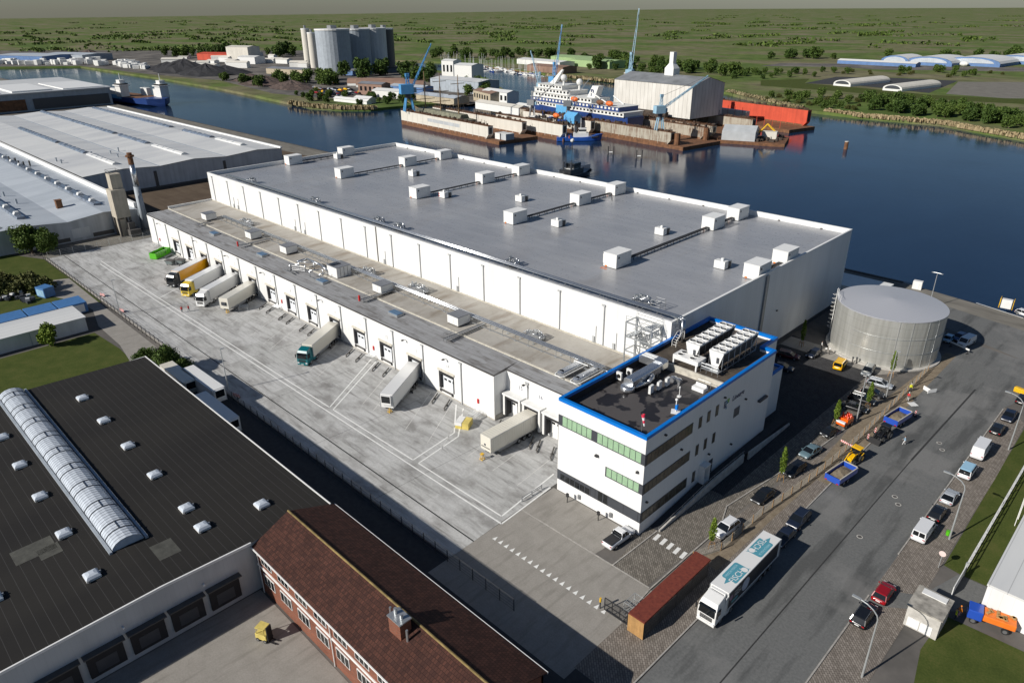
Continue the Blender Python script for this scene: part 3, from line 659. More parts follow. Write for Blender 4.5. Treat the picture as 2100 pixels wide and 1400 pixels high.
t = thing('duct_frame', 'silver duct loops beside the glazed hatch in front of the long roof cabin', 'ductwork', (-148.6, 81, 9.6)); mb = MB(); mb.path([(0, 0, 0), (0, 0, 1.8), (1.3, 2.8, 1.8), (1.3, 2.8, .2)], .12, 6); mb.path([(2.4, 1.2, .2), (2.4, 1.2, 1.2), (3, 3, 1.2)], .12, 6); mb.build('duct', 'pipe_jacket', t, smooth=True); MB().box(-.1, -.1, 0, 3, .1, .25).build('frame', 'steel_trim', t)
for i, (x, lab) in enumerate(((-71.6, 'left one'), (-68.1, 'one against the blue edge'))):
    t = thing('roof_duct', 'rounded silver duct on the dock wing roof, '+lab, 'ductwork', (x, 83.4, 9.65), 0, 'rounded silver ducts beside the office')
    prof = [(-.55, .55), (.55, .55), (.7, .8), (.7, 1.15), (.5, 1.35), (-.5, 1.35), (-.7, 1.15), (-.7, .8)]
    mb = MB(); mb.extr(prof, 'y', .6, 6.2); mb.lathe((0, .6, .55), [(.01, 0), (.6, 0), (.72, .25), (.72, .6), (.5, .8), (.01, .8)], 14); mb.build('duct', 'pipe_jacket', t)
    mb = MB()
    for dx in (-.95, .95): mb.box(dx-.08, .2, .6, dx+.08, 6.6, .78)
    mb.path([(-.9, .2, .69), (-.6, -.35, .69), (.6, -.35, .69), (.9, .2, .69)], .09, 6); mb.build('rail', 'white_paint', t)
    mb = MB()
    for yy in (.3, 3, 6):
        for dx in (-.8, .8): mb.box(dx-.06, yy-.06, 0, dx+.06, yy+.06, .6)
    mb.build('leg', 'galvanised', t)
t = thing('pipe_loop', 'white pipe loop rising beside the blue office edge on the dock wing roof', 'pipework', (-67.6, 88.2, 9.7)); MB().path([(0, -3, 1.4), (0, 1, 1.4), (3.5, 1, 1.4), (6.6, -.5, 1.4)], .12, 6).path([(2, -1, 1), (7, -1.8, 1)], .1, 6).path([(2, -2.2, 1), (7.2, -3, 1)], .1, 6).build('pipe', 'pipe_jacket', t, smooth=True)
mb = MB(); mb.path([(-4.6, 0, 0), (-4.6, 0, 1.6), (-1.5, 0, 1.6)], .08, 6); mb.build('frame', 'white_paint', t)
# ---------------- office block
OX0, OX1, OY0, OY1, OZ = -59.6, -44.2, 69.6, 106.2, 16.3
office = thing('office_block', 'white office block with dark window bands and a bright blue roof edge', 'office building', (OX1, OY0, 0)); OO = (OX1, OY0, 0)
w_ = .4
mb = MB(); mb.box(OX0, OY0, 0, OX1, OY0+w_, OZ-.5); mb.box(OX1-w_, OY0+w_, 0, OX1, OY1, OZ-.5); mb.box(OX0, OY0+w_, 0, OX0+w_, 111.4, OZ-.5); mb.box(OX0+w_, 111, 0, -46.4, 111.4, OZ-.5); mb.box(-46.8, OY1+w_-.2, 0, -46.4, 110.998, OZ-.5); mb.box(-46.8, OY1-.2+.002, 0, OX1-w_-.002, OY1+w_-.202, OZ-.5); mb.box(OX1-w_, OY1+.002, 0, OX1-.002, OY1+.2, OZ-.5)
local(mb, 'wall', 'office_cladding', office, OO)
mb = MB(); a, z0, z1 = .06, OZ-.498, OZ+.02
mb.box(OX0-a, OY0-a, z0, OX1+a, OY0+w_+a, z1); mb.box(OX1-w_-a, OY0+w_+a+.002, z0, OX1+a, OY1+.2+a, z1); mb.box(OX0-a, OY0+w_+a+.002, z0, OX0+w_+a, 111.4+a, z1); mb.box(OX0+w_+a+.002, 111-a, z0, -46.4+a, 111.4+a, z1); mb.box(-46.8-a, OY1+w_, z0, -46.4+a, 111-a-.002, z1); mb.box(-46.8-a, OY1-.2-a, z0, OX1-w_-a-.002, OY1+w_-.002, z1)
local(mb, 'roof_edge', 'blue_trim', office, OO)
local(MB().box(OX0+w_, OY0+w_, 14, OX1-w_, 91, 14.6), 'roof', 'wet_bitumen', office, OO)
local(MB().box(OX0+w_, 91.3, 14, OX1-w_-.002, OY1-.21, 15.4).box(OX0+w_, OY1-.208, 14, -46.81, 110.99, 15.4), 'roof', mat('brown_bitumen', (.075, .06, .045), .8, var=.55, scale=.5), office, OO)
local(MB().box(OX0+w_, 91.002, 14, OX1-w_, 91.298, 15.75), 'roof_upstand', 'flashing_pale', office, OO)
mb = MB(); q = .02
mb.box(OX0+w_+.002, OY0+w_+.002, 14.62, OX0+w_+q, 90.9, z0-.01); mb.box(OX0+w_+q, OY0+w_+.002, 14.62, OX1-w_-.002, OY0+w_+q, z0-.01); mb.box(OX0+w_+.002, 91.4, 15.42, OX0+w_+q, 110.9, z0-.01)
local(mb, 'parapet_lining', 'dark_rubber', office, OO)
def band_front(x0, x1, z0, z1, panes, m, name='window'):
    b = local(MB().box(x0, OY0-.05, z0, x1, OY0-.002, z1), name, 'band_grey', office, OO); mb = MB()
    for a, c in panes: mb.box(a, OY0-.075, z0+.18, c, OY0-.052, z1-.06)
    if panes: local(mb, 'pane', m, b, OO)
    return b
def band_side(y0, y1, z0, z1, panes, m='brown_blind', name='window'):
    b = local(MB().box(OX1+.002, y0, z0, OX1+.05, y1, z1), name, 'band_grey', office, OO); mb = MB()
    for a, c in panes: mb.box(OX1+.052, a, z0+.14, OX1+.075, c, z1-.1)
    if panes: local(mb, 'pane', m, b, OO)
    return b
def split(a, b, n, g=.1): s = (b-a)/n; return [(a+i*s+g/2, a+(i+1)*s-g/2) for i in range(n)]
band_front(OX0+.02, OX1+.05, 11.75, 13.55, split(-58.8, -53.3, 6)+split(-52.3, -44.75, 8), 'green_blind')
band_front(-50.6, OX1+.05, 6.95, 8.6, split(-50.4, -44.75, 6), 'green_blind')
bb = band_front(OX0+.02, OX1+.05, 2.1, 3.85, [], None)
mb = MB()
for a, c in split(-59.0, -53.2, 6, .12): mb.box(a, OY0-.06, 2.25, c, OY0-.052, 3.3)
for a in (-51.6, -50.7): mb.box(a, OY0-.06, 2.2, a+.75, OY0-.052, 3.8)
local(mb, 'pane', 'dark_glass', bb, OO)
mb = MB()
for a in (-56.2, -53.1, -52.2, -51.65, -50.7, -49.85, -47.1, -44.6): mb.box(a, OY0-.065, 2.12, a+.05, OY0-.062+.01, 3.83)
local(mb, 'mullion', 'dark_rubber', bb, OO)
for (z0, z1) in ((11.6, 13.4), (6.85, 8.5), (2.05, 3.75)): band_side(OY0-.049, 81.5, z0, z1, split(70.0, 81.3, 12))
for y in (83.15, 85.5): band_side(y, y+.85, 11.52, 13.4, [(y+.1, y+.75)]); band_side(y, y+.8, 6.72, 8.58, [(y+.1, y+.7)])
band_side(87.9, 88.75, 11.52, 13.4, [(88, 88.65)]); band_side(87.95, 88.75, 6.7, 8.5, [(88.05, 88.65)]); band_side(83.05, 83.85, 1.95, 3.85, [(83.15, 83.75)])
band_side(87.8, 88.95, 1.1, 3.6, [], name='door'); 
v = local(MB().box(OX1+.002, 94.05, 8.65, OX1+.06, 95.8, 10.3), 'vent', 'steel_trim', office, OO)
mb = MB()
for i in range(8): mb.box(OX1+.062, 94.1, 8.72+i*.195, OX1+.09, 95.75, 8.8+i*.195)
local(mb, 'louvre', 'band_grey', v, OO)
local(MB().box(OX1+.002, 102.2, 8.2, OX1+.5, 104.9, 8.55), 'canopy', 'band_grey', office, OO)
local(MB().box(OX1+.002, 84.9, 1.1, OX1+1.0, 86.6, 1.3).box(OX1+.002, 84.9, 1.302, OX1+1.0, 85.0, 4.1).box(OX1+.002, 86.5, 1.302, OX1+1.0, 86.6, 4.1).box(OX1+.002, 84.9, 4.102, OX1+1.1, 86.6, 4.25), 'porch', 'pale_box', office, OO)
for y, z in ((73.9, 14.6), (78.6, 10), (87.1, 5.1), (94.2, 3.6), (90, 13.9), (97.2, 10.7), (70.6, 5.1)):
    local(MB().box(OX1+.002, y, z, OX1+.35, y+.3, z+.2), 'wall_lamp', 'black_steel', office, OO)
local(MB().box(-52.4, OY0-.4, 9.6, -51.9, OY0-.002, 9.9).box(-45.3, OY0-.35, 10.2, -45, OY0-.002, 10.5), 'wall_lamp', 'black_steel', office, OO)
# lettering and emblem
lettering('Lineage', 1.25, 'logo_navy', office, frame((OX1+.03-OO[0], 94.75-OO[1], 12.55), (0, 1, 0), (0, 0, 1)), 'lettering', ital=.15, bold=True)
em = local(MB(), 'emblem', 'logo_navy', office, OO) if False else None
for mm, cells in (('logo_navy', [(0, 2), (0, 1), (0, 0), (1, 0)]), ('logo_teal', [(1, 2), (1, 1), (2, 1), (1.4, -.8)]), ('logo_green', [(2, 2), (2.9, 2), (2.7, 1.2)])):
    mb = MB()
    for (i, j) in cells:
        y = 90.35+i*.44; z = 11.95+j*.42+(.08 if i > 1.5 else 0); mb.face((OX1+.03, y, z), (OX1+.03, y+.32, z-.14 if j < 2 else z), (OX1+.03, y+.36, z+.32), (OX1+.03, y+.04, z+.34))
    local(mb, 'emblem', mm, office, OO)
# low rear block
t = thing('rear_annex', 'lower white block with blue edge tucked behind the office', 'building', (-52, 111.5, 0)); mb = MB(); mb.box(5.3, 0, 0, 5.6, 4.3, 8.7); mb.box(-7.5, 4.0, 0, 5.298, 4.3, 8.7); mb.build('wall', 'office_cladding', t); MB().box(5.25, 0, 8.703, 5.65, 4.35, 9.15).box(-7.5, 3.95, 8.703, 5.248, 4.35, 9.15).build('roof_edge', 'blue_trim', t); MB().box(-7.5, 0, 7.3, 5.299, 3.999, 7.6).build('roof', 'roof_top_grey', t)
# access ramp along the office
t = thing('access_ramp', 'pale concrete access ramp with handrail along the office side', 'ramp', (-42.6, 72.2, 0)); mb = MB()
mb.raw([(0, 0, 0), (.25, 0, 0), (.25, 24, 0), (0, 24, 0), (0, 0, .35), (.25, 0, .35), (.25, 14, 1.6), (.25, 24, 1.6), (0, 14, 1.6), (0, 24, 1.6), (.25, 14, 0)], [(1, 10, 6, 5), (10, 2, 7, 6), (4, 5, 6, 8), (8, 6, 7, 9), (0, 1, 5, 4), (3, 9, 7, 2), (0, 4, 8, 9, 3)]); mb.build('parapet', 'concrete_pale', t)
MB().raw([(-1.5, 0, .02), (0, 0, .02), (0, 13, 1.05), (-1.5, 13, 1.05), (0, 40, 1.05), (-1.5, 40, 1.05)], [(0, 1, 2, 3), (3, 2, 4, 5)]).build('slab', 'dark_asphalt', t)
mb = MB(); mb.path([(.12, -.3, .9), (.12, 14, 2.2), (.12, 24, 2.2)], .03, 5)
for i in range(9): y = i*3-.2; mb.tube((.12, y, 0), (.12, y, .92+min(y, 14)*.093), .025, 5)
mb.build('handrail', 'galvanised', t)
t = thing('access_ramp', 'lower pale ramp wall beside the rear of the office', 'ramp', (-42.4, 97.5, 0)); MB().raw([(0, 0, 0), (.25, 0, 0), (.25, 15, 0), (0, 15, 0), (0, 0, 1.5), (.25, 0, 1.5), (.25, 15, .4), (0, 15, .4)], [(0, 1, 5, 4), (1, 2, 6, 5), (2, 3, 7, 6), (3, 0, 4, 7), (4, 5, 6, 7)]).build('parapet', 'concrete_pale', t); MB().box(-1.6, 0, 0, -.002, 15, .6).build('slab', 'dark_asphalt', t)
# ---------------- plant on the office roof
def v_cooler(x, label):
    t = thing('dry_cooler', label, 'cooler', (x, 94, 15.4), 0, 'V-shaped dry coolers on the office roof'); L = 11.4
    mb = MB(); mb.extr([(-1.25, 3.3), (1.25, 3.3), (1.25, 3.55), (-1.25, 3.55)], 'y', 0, L)
    mb.build('fan_deck', 'pale_box', t)
    for s in (-1, 1):
        MB().extr([(s*1.22, 3.298), (s*1.05, 3.298), (s*.15, .75), (s*.32, .75)], 'y', .12, L-.12).build('coil', 'cast_iron', t)
    for y in (0, L-.1): MB().extr([(-1.25, 3.298), (1.25, 3.298), (.45, .5), (-.45, .5)], 'y', y, y+.1).build('end_plate', 'pale_box', t)
    mb = MB()
    for i in range(7):
        y = .15+i*(L-.3)/6
        for s in (-1, 1): mb.tube((s*1.15, y, 3.25), (s*1.15, y, 0), .05, 5); mb.tube((s*1.15, y, .35), (s*.3, y, .75), .04, 5)
    for s in (-1, 1): mb.box(s*1.15-.06, 0, .3, s*1.15+.06, L, .42)
    mb.build('frame', 'galvanised', t)
    fan = None
    for i in range(6):
        for s in (-1, 1):
            if fan is None:
                fan = MB().lathe((0, 0, 0), [(.60, 0), (.60, .16), (.54, .16), (.54, 0)], 14).mi(1).disc((0, 0, .02), .54, 14).mi(2).cyl((0, 0, .03), .15, .1, 8).build('fan', ['pale_box', 'fan_black', 'galvanised'], t, loc=(s*.62, 1+i*1.88, 3.552)); f0 = fan
            else:
                f = f0.copy(); COL.objects.link(f); f.parent = t; f.location = (s*.62, 1+i*1.88, 3.552)
    MB().box(.25, -.2, 1.7, .6, -.003, 2.6).build('control_box', 'band_grey', t)
v_cooler(-52.6, 'long V-shaped dry cooler with twelve fans, next to the stair tower'); v_cooler(-48.4, 'long V-shaped dry cooler with twelve fans, nearer the street side')
t = thing('condenser', 'flat white condenser with four fans on short legs in front of the coolers', 'condenser', (-54.8, 91.9, 15.4)); MB().box(0, 0, 1.0, 4.6, 2.5, 1.75).build('casing', 'pale_box', t, bevel=.02)
for i, (x, y) in enumerate(((1.0, .7), (1.0, 1.8), (3.2, .7), (3.2, 1.8))): MB().lathe((0, 0, 0), [(.5, 0), (.5, .1), (.44, .1), (.44, 0)], 14).mi(1).disc((0, 0, .02), .44, 14).build('fan', ['pale_box', 'fan_black'], t, loc=(x, y, 1.752))
for x, y in ((.15, .15), (4.3, .15), (.15, 2.3), (4.3, 2.3)): MB().box(x-.12, y-.12, 0, x+.12, y+.12, .998).build('leg', 'white_paint', t)
t = thing('service_platform', 'steel service platform with pipes between condenser and cooler', 'platform', (-50, 92.6, 15.4)); mb = MB(); mb.box(0, 0, .6, 3, 1.2, .7)
for x in (0, 1, 2, 3): mb.tube((x, 0, 0), (x, 0, 1.6), .035, 5)
for z in (1.1, 1.6): mb.tube((0, 0, z), (3, 0, z), .03, 5)
mb.path([(.5, .6, .7), (.5, .6, 1.4), (2.6, .6, 1.4), (2.6, .6, .7)], .09, 6); mb.build('frame', 'galvanised', t)
t = thing('air_handler', 'large silver box ventilation unit with bent duct on the dark office roof', 'air handling unit', (-56.3, 80.8, 14.6))
MB().extr([(0, .55), (1.75, .55), (1.75, 1.75), (1.45, 2.05), (.3, 2.05), (0, 1.75)], 'y', 0, 7.6).build('casing', 'pipe_jacket', t, bevel=.03)
MB().lathe((.85, -.1, .05), [(.01, 0), (.95, 0), (1.15, .25), (1.15, .7), (.9, .95), (.01, .95)], 16).build('outlet_cowl', 'pipe_jacket', t, smooth=True)
MB().path([(1.75, 5, 1.1), (2.2, 4.6, 1.0), (2.2, 3.4, .55), (1.2, .2, .5)], .38, 10).build('duct', 'pipe_jacket', t, smooth=True)
mb = MB(); mb.extr([(-2.6, 1.0), (2.0, 1.0), (2.0, 2.1), (1.7, 2.35), (-2.3, 2.35), (-2.6, 2.1)], 'y', 7.62, 9.2); mb.build('cross_duct', 'pipe_jacket', t, bevel=.05); mb = MB(); mb.box(-2.2, 7.75, 2.352, .2, 8.25, 2.42); mb.box(-2.2, 8.5, 2.352, .2, 9.0, 2.42); mb.build('grille', 'white_paint', t)
mb = MB()
for y in (.6, 3.6, 6.8):
    for x in (.1, 1.6): mb.box(x-.08, y-.08, 0, x+.08, y+.08, .55)
mb.build('leg', 'galvanised', t)
def ac_unit():
    t = thing('outdoor_unit', 'x', 'air conditioner', group='small air conditioners on the office roof'); MB().box(-.2, -.5, .15, .2, .5, 1.45).build('casing', 'pale_box', t, bevel=.02)
    MB().tube((-.21, 0, .8), (-.23, 0, .8), .36, 14).build('fan', 'fan_black', t); MB().box(-.25, -.4, 0, .25, -.3, .148).box(-.25, .3, 0, .25, .4, .148).build('foot', 'cast_iron', t); return t
a0 = ac_unit(); used = False
for x, y, rz, s in ((-58.4, 82.6, 1.57, 'with grilles, left of the silver unit and nearer the dock'), (-57.9, 84.6, 1.57, 'with grilles, left of the silver unit and farther back'), (-52.3, 82.4, .1, 'first of three in a line right of the silver unit'), (-52.1, 84.3, .1, 'middle of three in a line right of the silver unit'), (-51.9, 86.2, .1, 'last of three in a line right of the silver unit')):
    o = a0 if not used else dup(a0); used = True; o.location = (x, y, 14.602); o.rotation_euler.z = rz; o['label'] = 'small air conditioner '+s
t = thing('roof_vent', 'low silver double roof vent beside the line of air conditioners', 'vent', (-51.6, 88.2, 14.6)); MB().box(-.9, -.4, 0, .9, .4, .6).lathe((-.4, 0, .6), [(.5, 0), (.5, .2), (.01, .35)], 12).lathe((.5, 0, .6), [(.45, 0), (.45, .2), (.01, .35)], 12).build('casing', 'pipe_jacket', t)
t = thing('roof_hatch', 'open white roof hatch with railing near the parapet upstand', 'hatch', (-47.6, 88.6, 14.6)); MB().box(-1, -.7, 0, 1, .7, .6).build('kerb', 'white_paint', t); MB().box(-.9, .3, .6, .9, .4, 1.0).build('lid', 'white_paint', t); MB().path([(-1, 1, 0), (-1, 1, 1.2), (1.2, 1, 1.2), (1.2, 1, 0)], .03, 5).build('railing', 'galvanised', t)
t = thing('antenna', 'thin white vent mast on the office roof', 'mast', (-48.7, 84.6, 14.6)); MB().cyl((0, 0, 0), .35, .12, 8).cyl((0, 0, .12), .05, 1.4, 6).cyl((0, 0, 1.52), .12, .2, 8).build('mast', 'white_paint', t)
t = thing('antenna', 'white camera mast on tripod base near the street side of the office roof', 'mast', (-46.6, 80.4, 14.6)); MB().cbox((0, 0, .06), (1.3, 1.3, .1), .5).build('base', 'white_paint', t); MB().cyl((0, 0, .1), .07, 1.9, 6).sphere((0, 0, 2.05), .22, 8, 5).build('mast', 'white_paint', t); MB().box(-.1, -.1, .4, .25, .25, 1.2).build('control_box', 'blue_trim', t)
t = thing('windsock', 'red and white windsock on a thin pole at the office roof corner', 'windsock', (-46.6, 71.9, 14.6)); MB().tube((0, 0, 0), (0, 0, 3.4), .035, 6).build('pole', 'galvanised', t)
mb = MB(); mm = 0
for i in range(4): mb.mi(i % 2).tube((.06+.08*i, 0, 3.25-i*.42), (.06+.08*(i+1), 0, 3.25-(i+1)*.42), .26-.04*i, 8, .26-.04*(i+1), caps=False)
mb.build('sock', [mat('windsock_red', (.75, .03, .08), .7), 'white_paint'], t)
t = thing('roof_ladder', 'curved galvanised step-over ladder at the corner of the tall store', 'ladder', (-58.6, 99.4, 15.4)); mb = MB()
for s in (0, .8): mb.path([(s, -1.8, 0), (s, -1.8, 1.0), (s, -.4, 2.2), (s, .6, 2.2), (s, .6, .8)], .05, 5)
for i in range(5): mb.tube((0, -1.7+i*.28, .3+i*.35), (.8, -1.7+i*.28, .3+i*.35), .04, 4)
mb.build('frame', 'white_paint', t)
# stair tower
t = thing('stair_tower', 'galvanised steel stair tower against the tall white wall behind the office', 'stairs', (-66.6, 95.2, 9.9)); W_, D_, H_ = 5.3, 3.1, 8.4
for x in (0, W_):
    for y in (0, D_): MB().box(x-.1, y-.1, 0, x+.1, y+.1, H_).build('post', 'galvanised', t)
mb = MB()
for z in (2.9, 5.6, H_-.1):
    for y in (0, D_): mb.box(.1, y-.07, z-.12, W_-.1, y+.07, z+.08)
    for x in (0, W_): mb.box(x-.07, .1, z-.12, x+.07, D_-.1, z+.08)
mb.build('beam', 'galvanised', t); mb = MB()
for i in range(3):
    a, b = ((.6, W_-1.2), (W_-1.2, .6))[i % 2]; z0 = i*2.8; y = .7+(i % 2)*1.6; n = 10
    for k in range(n): f = k/n; mb.box(a+(b-a)*f-.16, y-.55, z0+f*2.75+.1, a+(b-a)*f+.16, y+.55, z0+f*2.75+.15)
    for yy in (y-.6, y+.6): mb.tube((a, yy, z0+.1), (b, yy, z0+2.85), .09, 4); mb.tube((a, yy, z0+1.1), (b, yy, z0+3.85), .035, 4)
    mb.box(W_-1.1 if i % 2 == 0 else .1, .1, z0+2.8, W_-.1 if i % 2 == 0 else 1.1, D_-.1, z0+2.86)
mb.build('flight', 'galvanised', t); mb = MB()
for z in (.6, 1.1, 3.5, 4.0, 6.2, 6.7, H_+.6, H_+1.1):
    for y in (0, D_): mb.tube((0, y, z), (W_, y, z), .03, 4)
    mb.tube((W_, 0, z), (W_, D_, z), .03, 4)
for x in (0, W_):
    for y in (0, D_): mb.tube((x, y, H_), (x, y, H_+1.1), .04, 4)
mb.build('railing', 'galvanised', t)
# long low store on the quay behind the tall building
t = thing('quay_store', 'low white flat-roofed store on the quay behind the tank', 'store', (-62.2, 177.2, 0)); MB().box(-20, 0, 0, 11.4, 9.2, 4.2).build('wall', 'white_cladding', t); MB().box(-20.1, -.1, 4.203, 11.5, 9.3, 4.6).build('roof', 'pale_box', t)
# ================================================================ vehicles
def paint(name, col, rough=.28, metal=0.):
    if name in _M: return _M[name]
    m, t, b = newmat(name, rough, metal, .5); v = t.obj()
    c = t.mix(t.math('MULTIPLY', t.noise(v, 2.5, 4), .12), col, tuple(q*.6+.04 for q in col)); t.link(c, b.inputs['Base Color']); b.inputs['Coat Weight'].default_value = .5; b.inputs['Coat Roughness'].default_value = .08
    return m
for n_, c_ in (('car_white', (.74, .75, .76)), ('car_black', (.008, .009, .011)), ('car_navy', (.010, .016, .034)), ('car_silver', (.42, .45, .48)), ('car_grey', (.10, .115, .125)), ('car_teal_grey', (.12, .19, .22)), ('car_maroon', (.09, .008, .012)), ('car_red', (.28, .005, .01)), ('car_yellow', (.85, .47, .0)), ('car_blue', (.03, .09, .22)), ('car_light_blue', (.34, .56, .72)), ('cab_yellow', (.80, .58, .06)), ('cab_teal', (.0, .13, .15)), ('cab_dark', (.025, .027, .03)), ('truck_white', (.78, .78, .76)), ('trailer_cream', (.70, .67, .58)), ('trailer_orange', (.80, .36, .0)), ('skip_green', (.10, .50, .01)), ('tipper_blue', (.02, .08, .45)), ('machine_yellow', (.85, .48, .0)), ('machine_orange', (.85, .13, .0))): paint(n_, c_)
mat('tyre', (.018, .018, .018), .85); mat('rim', (.42, .43, .44), .35, .8); mat('car_glass', (.008, .010, .012), .05, spec=.7); mat('lamp_clear', (.75, .78, .8), .1, spec=.8); mat('lamp_red', (.45, .005, .01), .2, spec=.8); mat('plate_white', (.75, .75, .72), .5); mat('under', (.012, .012, .013), .8)
def ring(x, zb, zt, w, n=0, r=.22):
    "rounded car cross-section at station x"
    h = zt-zb; r = min(r, h*.35)
    return [(x, -w*.86, zb), (x, w*.86, zb), (x, w*.985, zb+h*.25), (x, w, zb+h*.55), (x, w*.97, zt-r*.6), (x, w*.86, zt-.02), (x, w*.5, zt), (x, -w*.5, zt), (x, -w*.86, zt-.02), (x, -w*.97, zt-r*.6), (x, -w, zb+h*.55), (x, -w*.985, zb+h*.25)]
KINDS = {  # length, half width, roof z, belt z, nose z, tail z, greenhouse x: rear base, rear top, front top, front base (fractions of half length)
    'sedan': (4.7, .91, 1.45, .92, .72, .90, -.72, -.42, .12, .50), 'hatch': (4.2, .89, 1.48, .93, .74, .88, -.93, -.72, .12, .55), 'estate': (4.75, .92, 1.48, .93, .74, .9, -.94, -.78, .12, .52),
    'suv': (4.7, .95, 1.70, 1.08, .92, 1.02, -.94, -.76, .16, .52), 'coupe': (4.3, .91, 1.32, .86, .68, .86, -.84, -.40, .06, .48), 'minivan': (4.5, .92, 1.85, 1.08, .92, 1.0, -.97, -.90, .38, .72), 'van': (5.1, .97, 2.05, 1.15, 1.0, 1.1, -.98, -.94, .50, .80), 'tall_van': (5.6, 1.0, 2.5, 1.4, 1.05, 1.2, -.985, -.96, .52, .80), 'pickup': (5.3, .95, 1.80, 1.10, .98, 1.05, -.16, -.06, .28, .52), 'city': (2.8, .82, 1.5, .95, .82, .9, -.94, -.8, .2, .7)}
def wheels(t, xs, w, r=.33, tw=.22, names='wheel'):
    proto = None
    for x in xs:
        for s in (-1, 1):
            if proto is None:
                mb = MB().tube((0, -tw/2, 0), (0, tw/2, 0), r, 14); proto = mb.build('wheel', 'tyre', t); w0 = proto
                rim = MB().tube((0, tw/2-.01, 0), (0, tw/2+.012, 0), r*.62, 10).tube((0, -tw/2+.01, 0), (0, -tw/2-.012, 0), r*.62, 10).build('rim', 'rim', w0)
                w0.location = (x, s*w, r)
            else: dup(w0, (x, s*w, r), parent=t)
def car(kind, col, label, loc, head, cat='car', group=None, glass_roof=None, roof=None, rear_glass=True, z=0.0, plate=True):
    L, w, zr, zb, zn, zt, rb, rt, ft, fb = KINDS[kind]; h = L/2
    t = thing({'van': 'van', 'tall_van': 'van', 'pickup': 'pickup_truck', 'minivan': 'minivan'}.get(kind, 'parked_car'), label, cat, (*loc, z+.015), R(head), group)
    boxy = kind in ('van', 'tall_van', 'minivan')
    secs = [ring(-h, .42, zt-.22, w*.86), ring(-h+.10, .30, zt-.03, w*.95), ring(-h+.5, .24, max(zt, zb-.02), w), ring(rb*h if kind != 'pickup' else -.3*h, .24, zb, w), ring(0, .24, zb, w), ring(fb*h, .24, zb-.02, w), ring(h*.80, .24, (zn+zb)/2+.02, w*.98), ring(h-.14, .28, zn, w*.92), ring(h, .40, zn-.2, w*.80)]
    if kind == 'pickup': secs[2] = ring(-h+.5, .3, zb-.05, w); secs[3] = ring(-.2*h, .3, zb, w)
    MB().loft(secs).build('body', col, t, smooth=True)
    gi, tp = w*.93, w*(.86 if boxy else .78)
    def quad(x, z, ww): return [(x, -ww, z), (x, ww, z)]
    a, b_, c, d = rb*h, rt*h, ft*h, fb*h; zz = zb-.03
    vs = [(a, -gi, zz), (a, gi, zz), (d, gi, zz), (d, -gi, zz), (b_, -tp, zr-.05), (b_, tp, zr-.05), (c, tp, zr-.05), (c, -tp, zr-.05)]
    if boxy and kind != 'minivan':       # panelled body with glass only at front and doors
        MB().raw(vs, [(0, 3, 7, 4), (1, 5, 6, 2), (0, 4, 5, 1), (3, 2, 6, 7), (4, 7, 6, 5)]).build('load_body', col, t)
        o_ = .012; fx = lambda f, k: tuple(vs[k[0]][i]*(1-f)+vs[k[1]][i]*f for i in range(3))
        mb = MB()
        def lerp(p, q, f): return tuple(p[i]+(q[i]-p[i])*f for i in range(3))
        def gl(A, B, Cc, D, u0, u1, v0, v1, off):
            P = lambda u, v_: lerp(lerp(A, B, u), lerp(D, Cc, u), v_)
            mb.face(*[tuple(p[i]+off[i] for i in range(3)) for p in (P(u0, v0), P(u1, v0), P(u1, v1), P(u0, v1))])
        gl(vs[3], vs[2], vs[6], vs[7], .06, .94, .08, .92, (o_, 0, o_))
        for s in (0, 1):
            A, B, C_, D = ((vs[0], vs[3], vs[7], vs[4]), (vs[2], vs[1], vs[5], vs[6]))[s]
            if s == 0: gl(A, B, C_, D, .74, .95, .12, .85, (0, -o_, 0))
            else: gl(A, B, C_, D, .05, .26, .12, .85, (0, o_, 0))
        if rear_glass: gl(vs[1], vs[0], vs[4], vs[5], .07, .47, .1, .85, (-o_, 0, 0)); gl(vs[1], vs[0], vs[4], vs[5], .53, .93, .1, .85, (-o_, 0, 0))
        mb.build('window', 'car_glass', t)
    else:
        MB().raw(vs, [(0, 3, 7, 4), (1, 5, 6, 2), (0, 4, 5, 1), (3, 2, 6, 7)]).build('window', 'car_glass', t)
        rv = [(b_-.06, -tp-.015, zr-.07), (b_-.06, tp+.015, zr-.07), (c+.08, tp+.015, zr-.07), (c+.08, -tp-.015, zr-.07), (b_+.05, -tp*.82, zr), (b_+.05, tp*.82, zr), (c-.06, tp*.82, zr), (c-.06, -tp*.82, zr)]
        MB().raw(rv, [(0, 3, 7, 4), (1, 5, 6, 2), (0, 4, 5, 1), (3, 2, 6, 7), (4, 7, 6, 5), (0, 1, 2, 3)]).build('roof', roof or col, t)
        mb = MB()
        for s in (-1, 1):
            mb.tube((d, s*gi, zz), (c, s*tp, zr-.06), .045, 4); mb.tube((a, s*gi, zz), (b_, s*tp, zr-.06), .07 if kind != 'coupe' else .05, 4); xm = (a+d)/2; mb.tube((xm, s*(gi+.005), zz), ((b_+c)/2, s*(tp+.005), zr-.06), .035, 4)
        mb.build('pillar', col, t)
    for s in (-1, 1):
        MB().cbox((h-.10, s*w*.66, zn-.12), (.16, w*.36, .13)).build('headlight', 'lamp_clear', t); MB().cbox((-h+.06, s*w*.74, zt-.2), (.10, w*.3, .15)).build('tail_light', 'lamp_red', t)
        MB().cbox((d-.18, s*(w+.09), zb+.08), (.12, .16, .13)).build('wing_mirror', col, t)
    MB().cbox((h-.02, 0, .45), (.06, .52, .12)).build('number_plate', 'plate_white', t); MB().cbox((-h+.0, 0, .62 if not boxy else .8), (.05, .52, .12)).build('number_plate', 'plate_white', t)
    MB().cbox((h-.03, 0, zn-.28), (.10, w*.9, .14)).build('grille', 'under', t); MB().cbox((0, 0, .25), (L*.86, w*1.6, .2)).build('underbody', 'under', t)
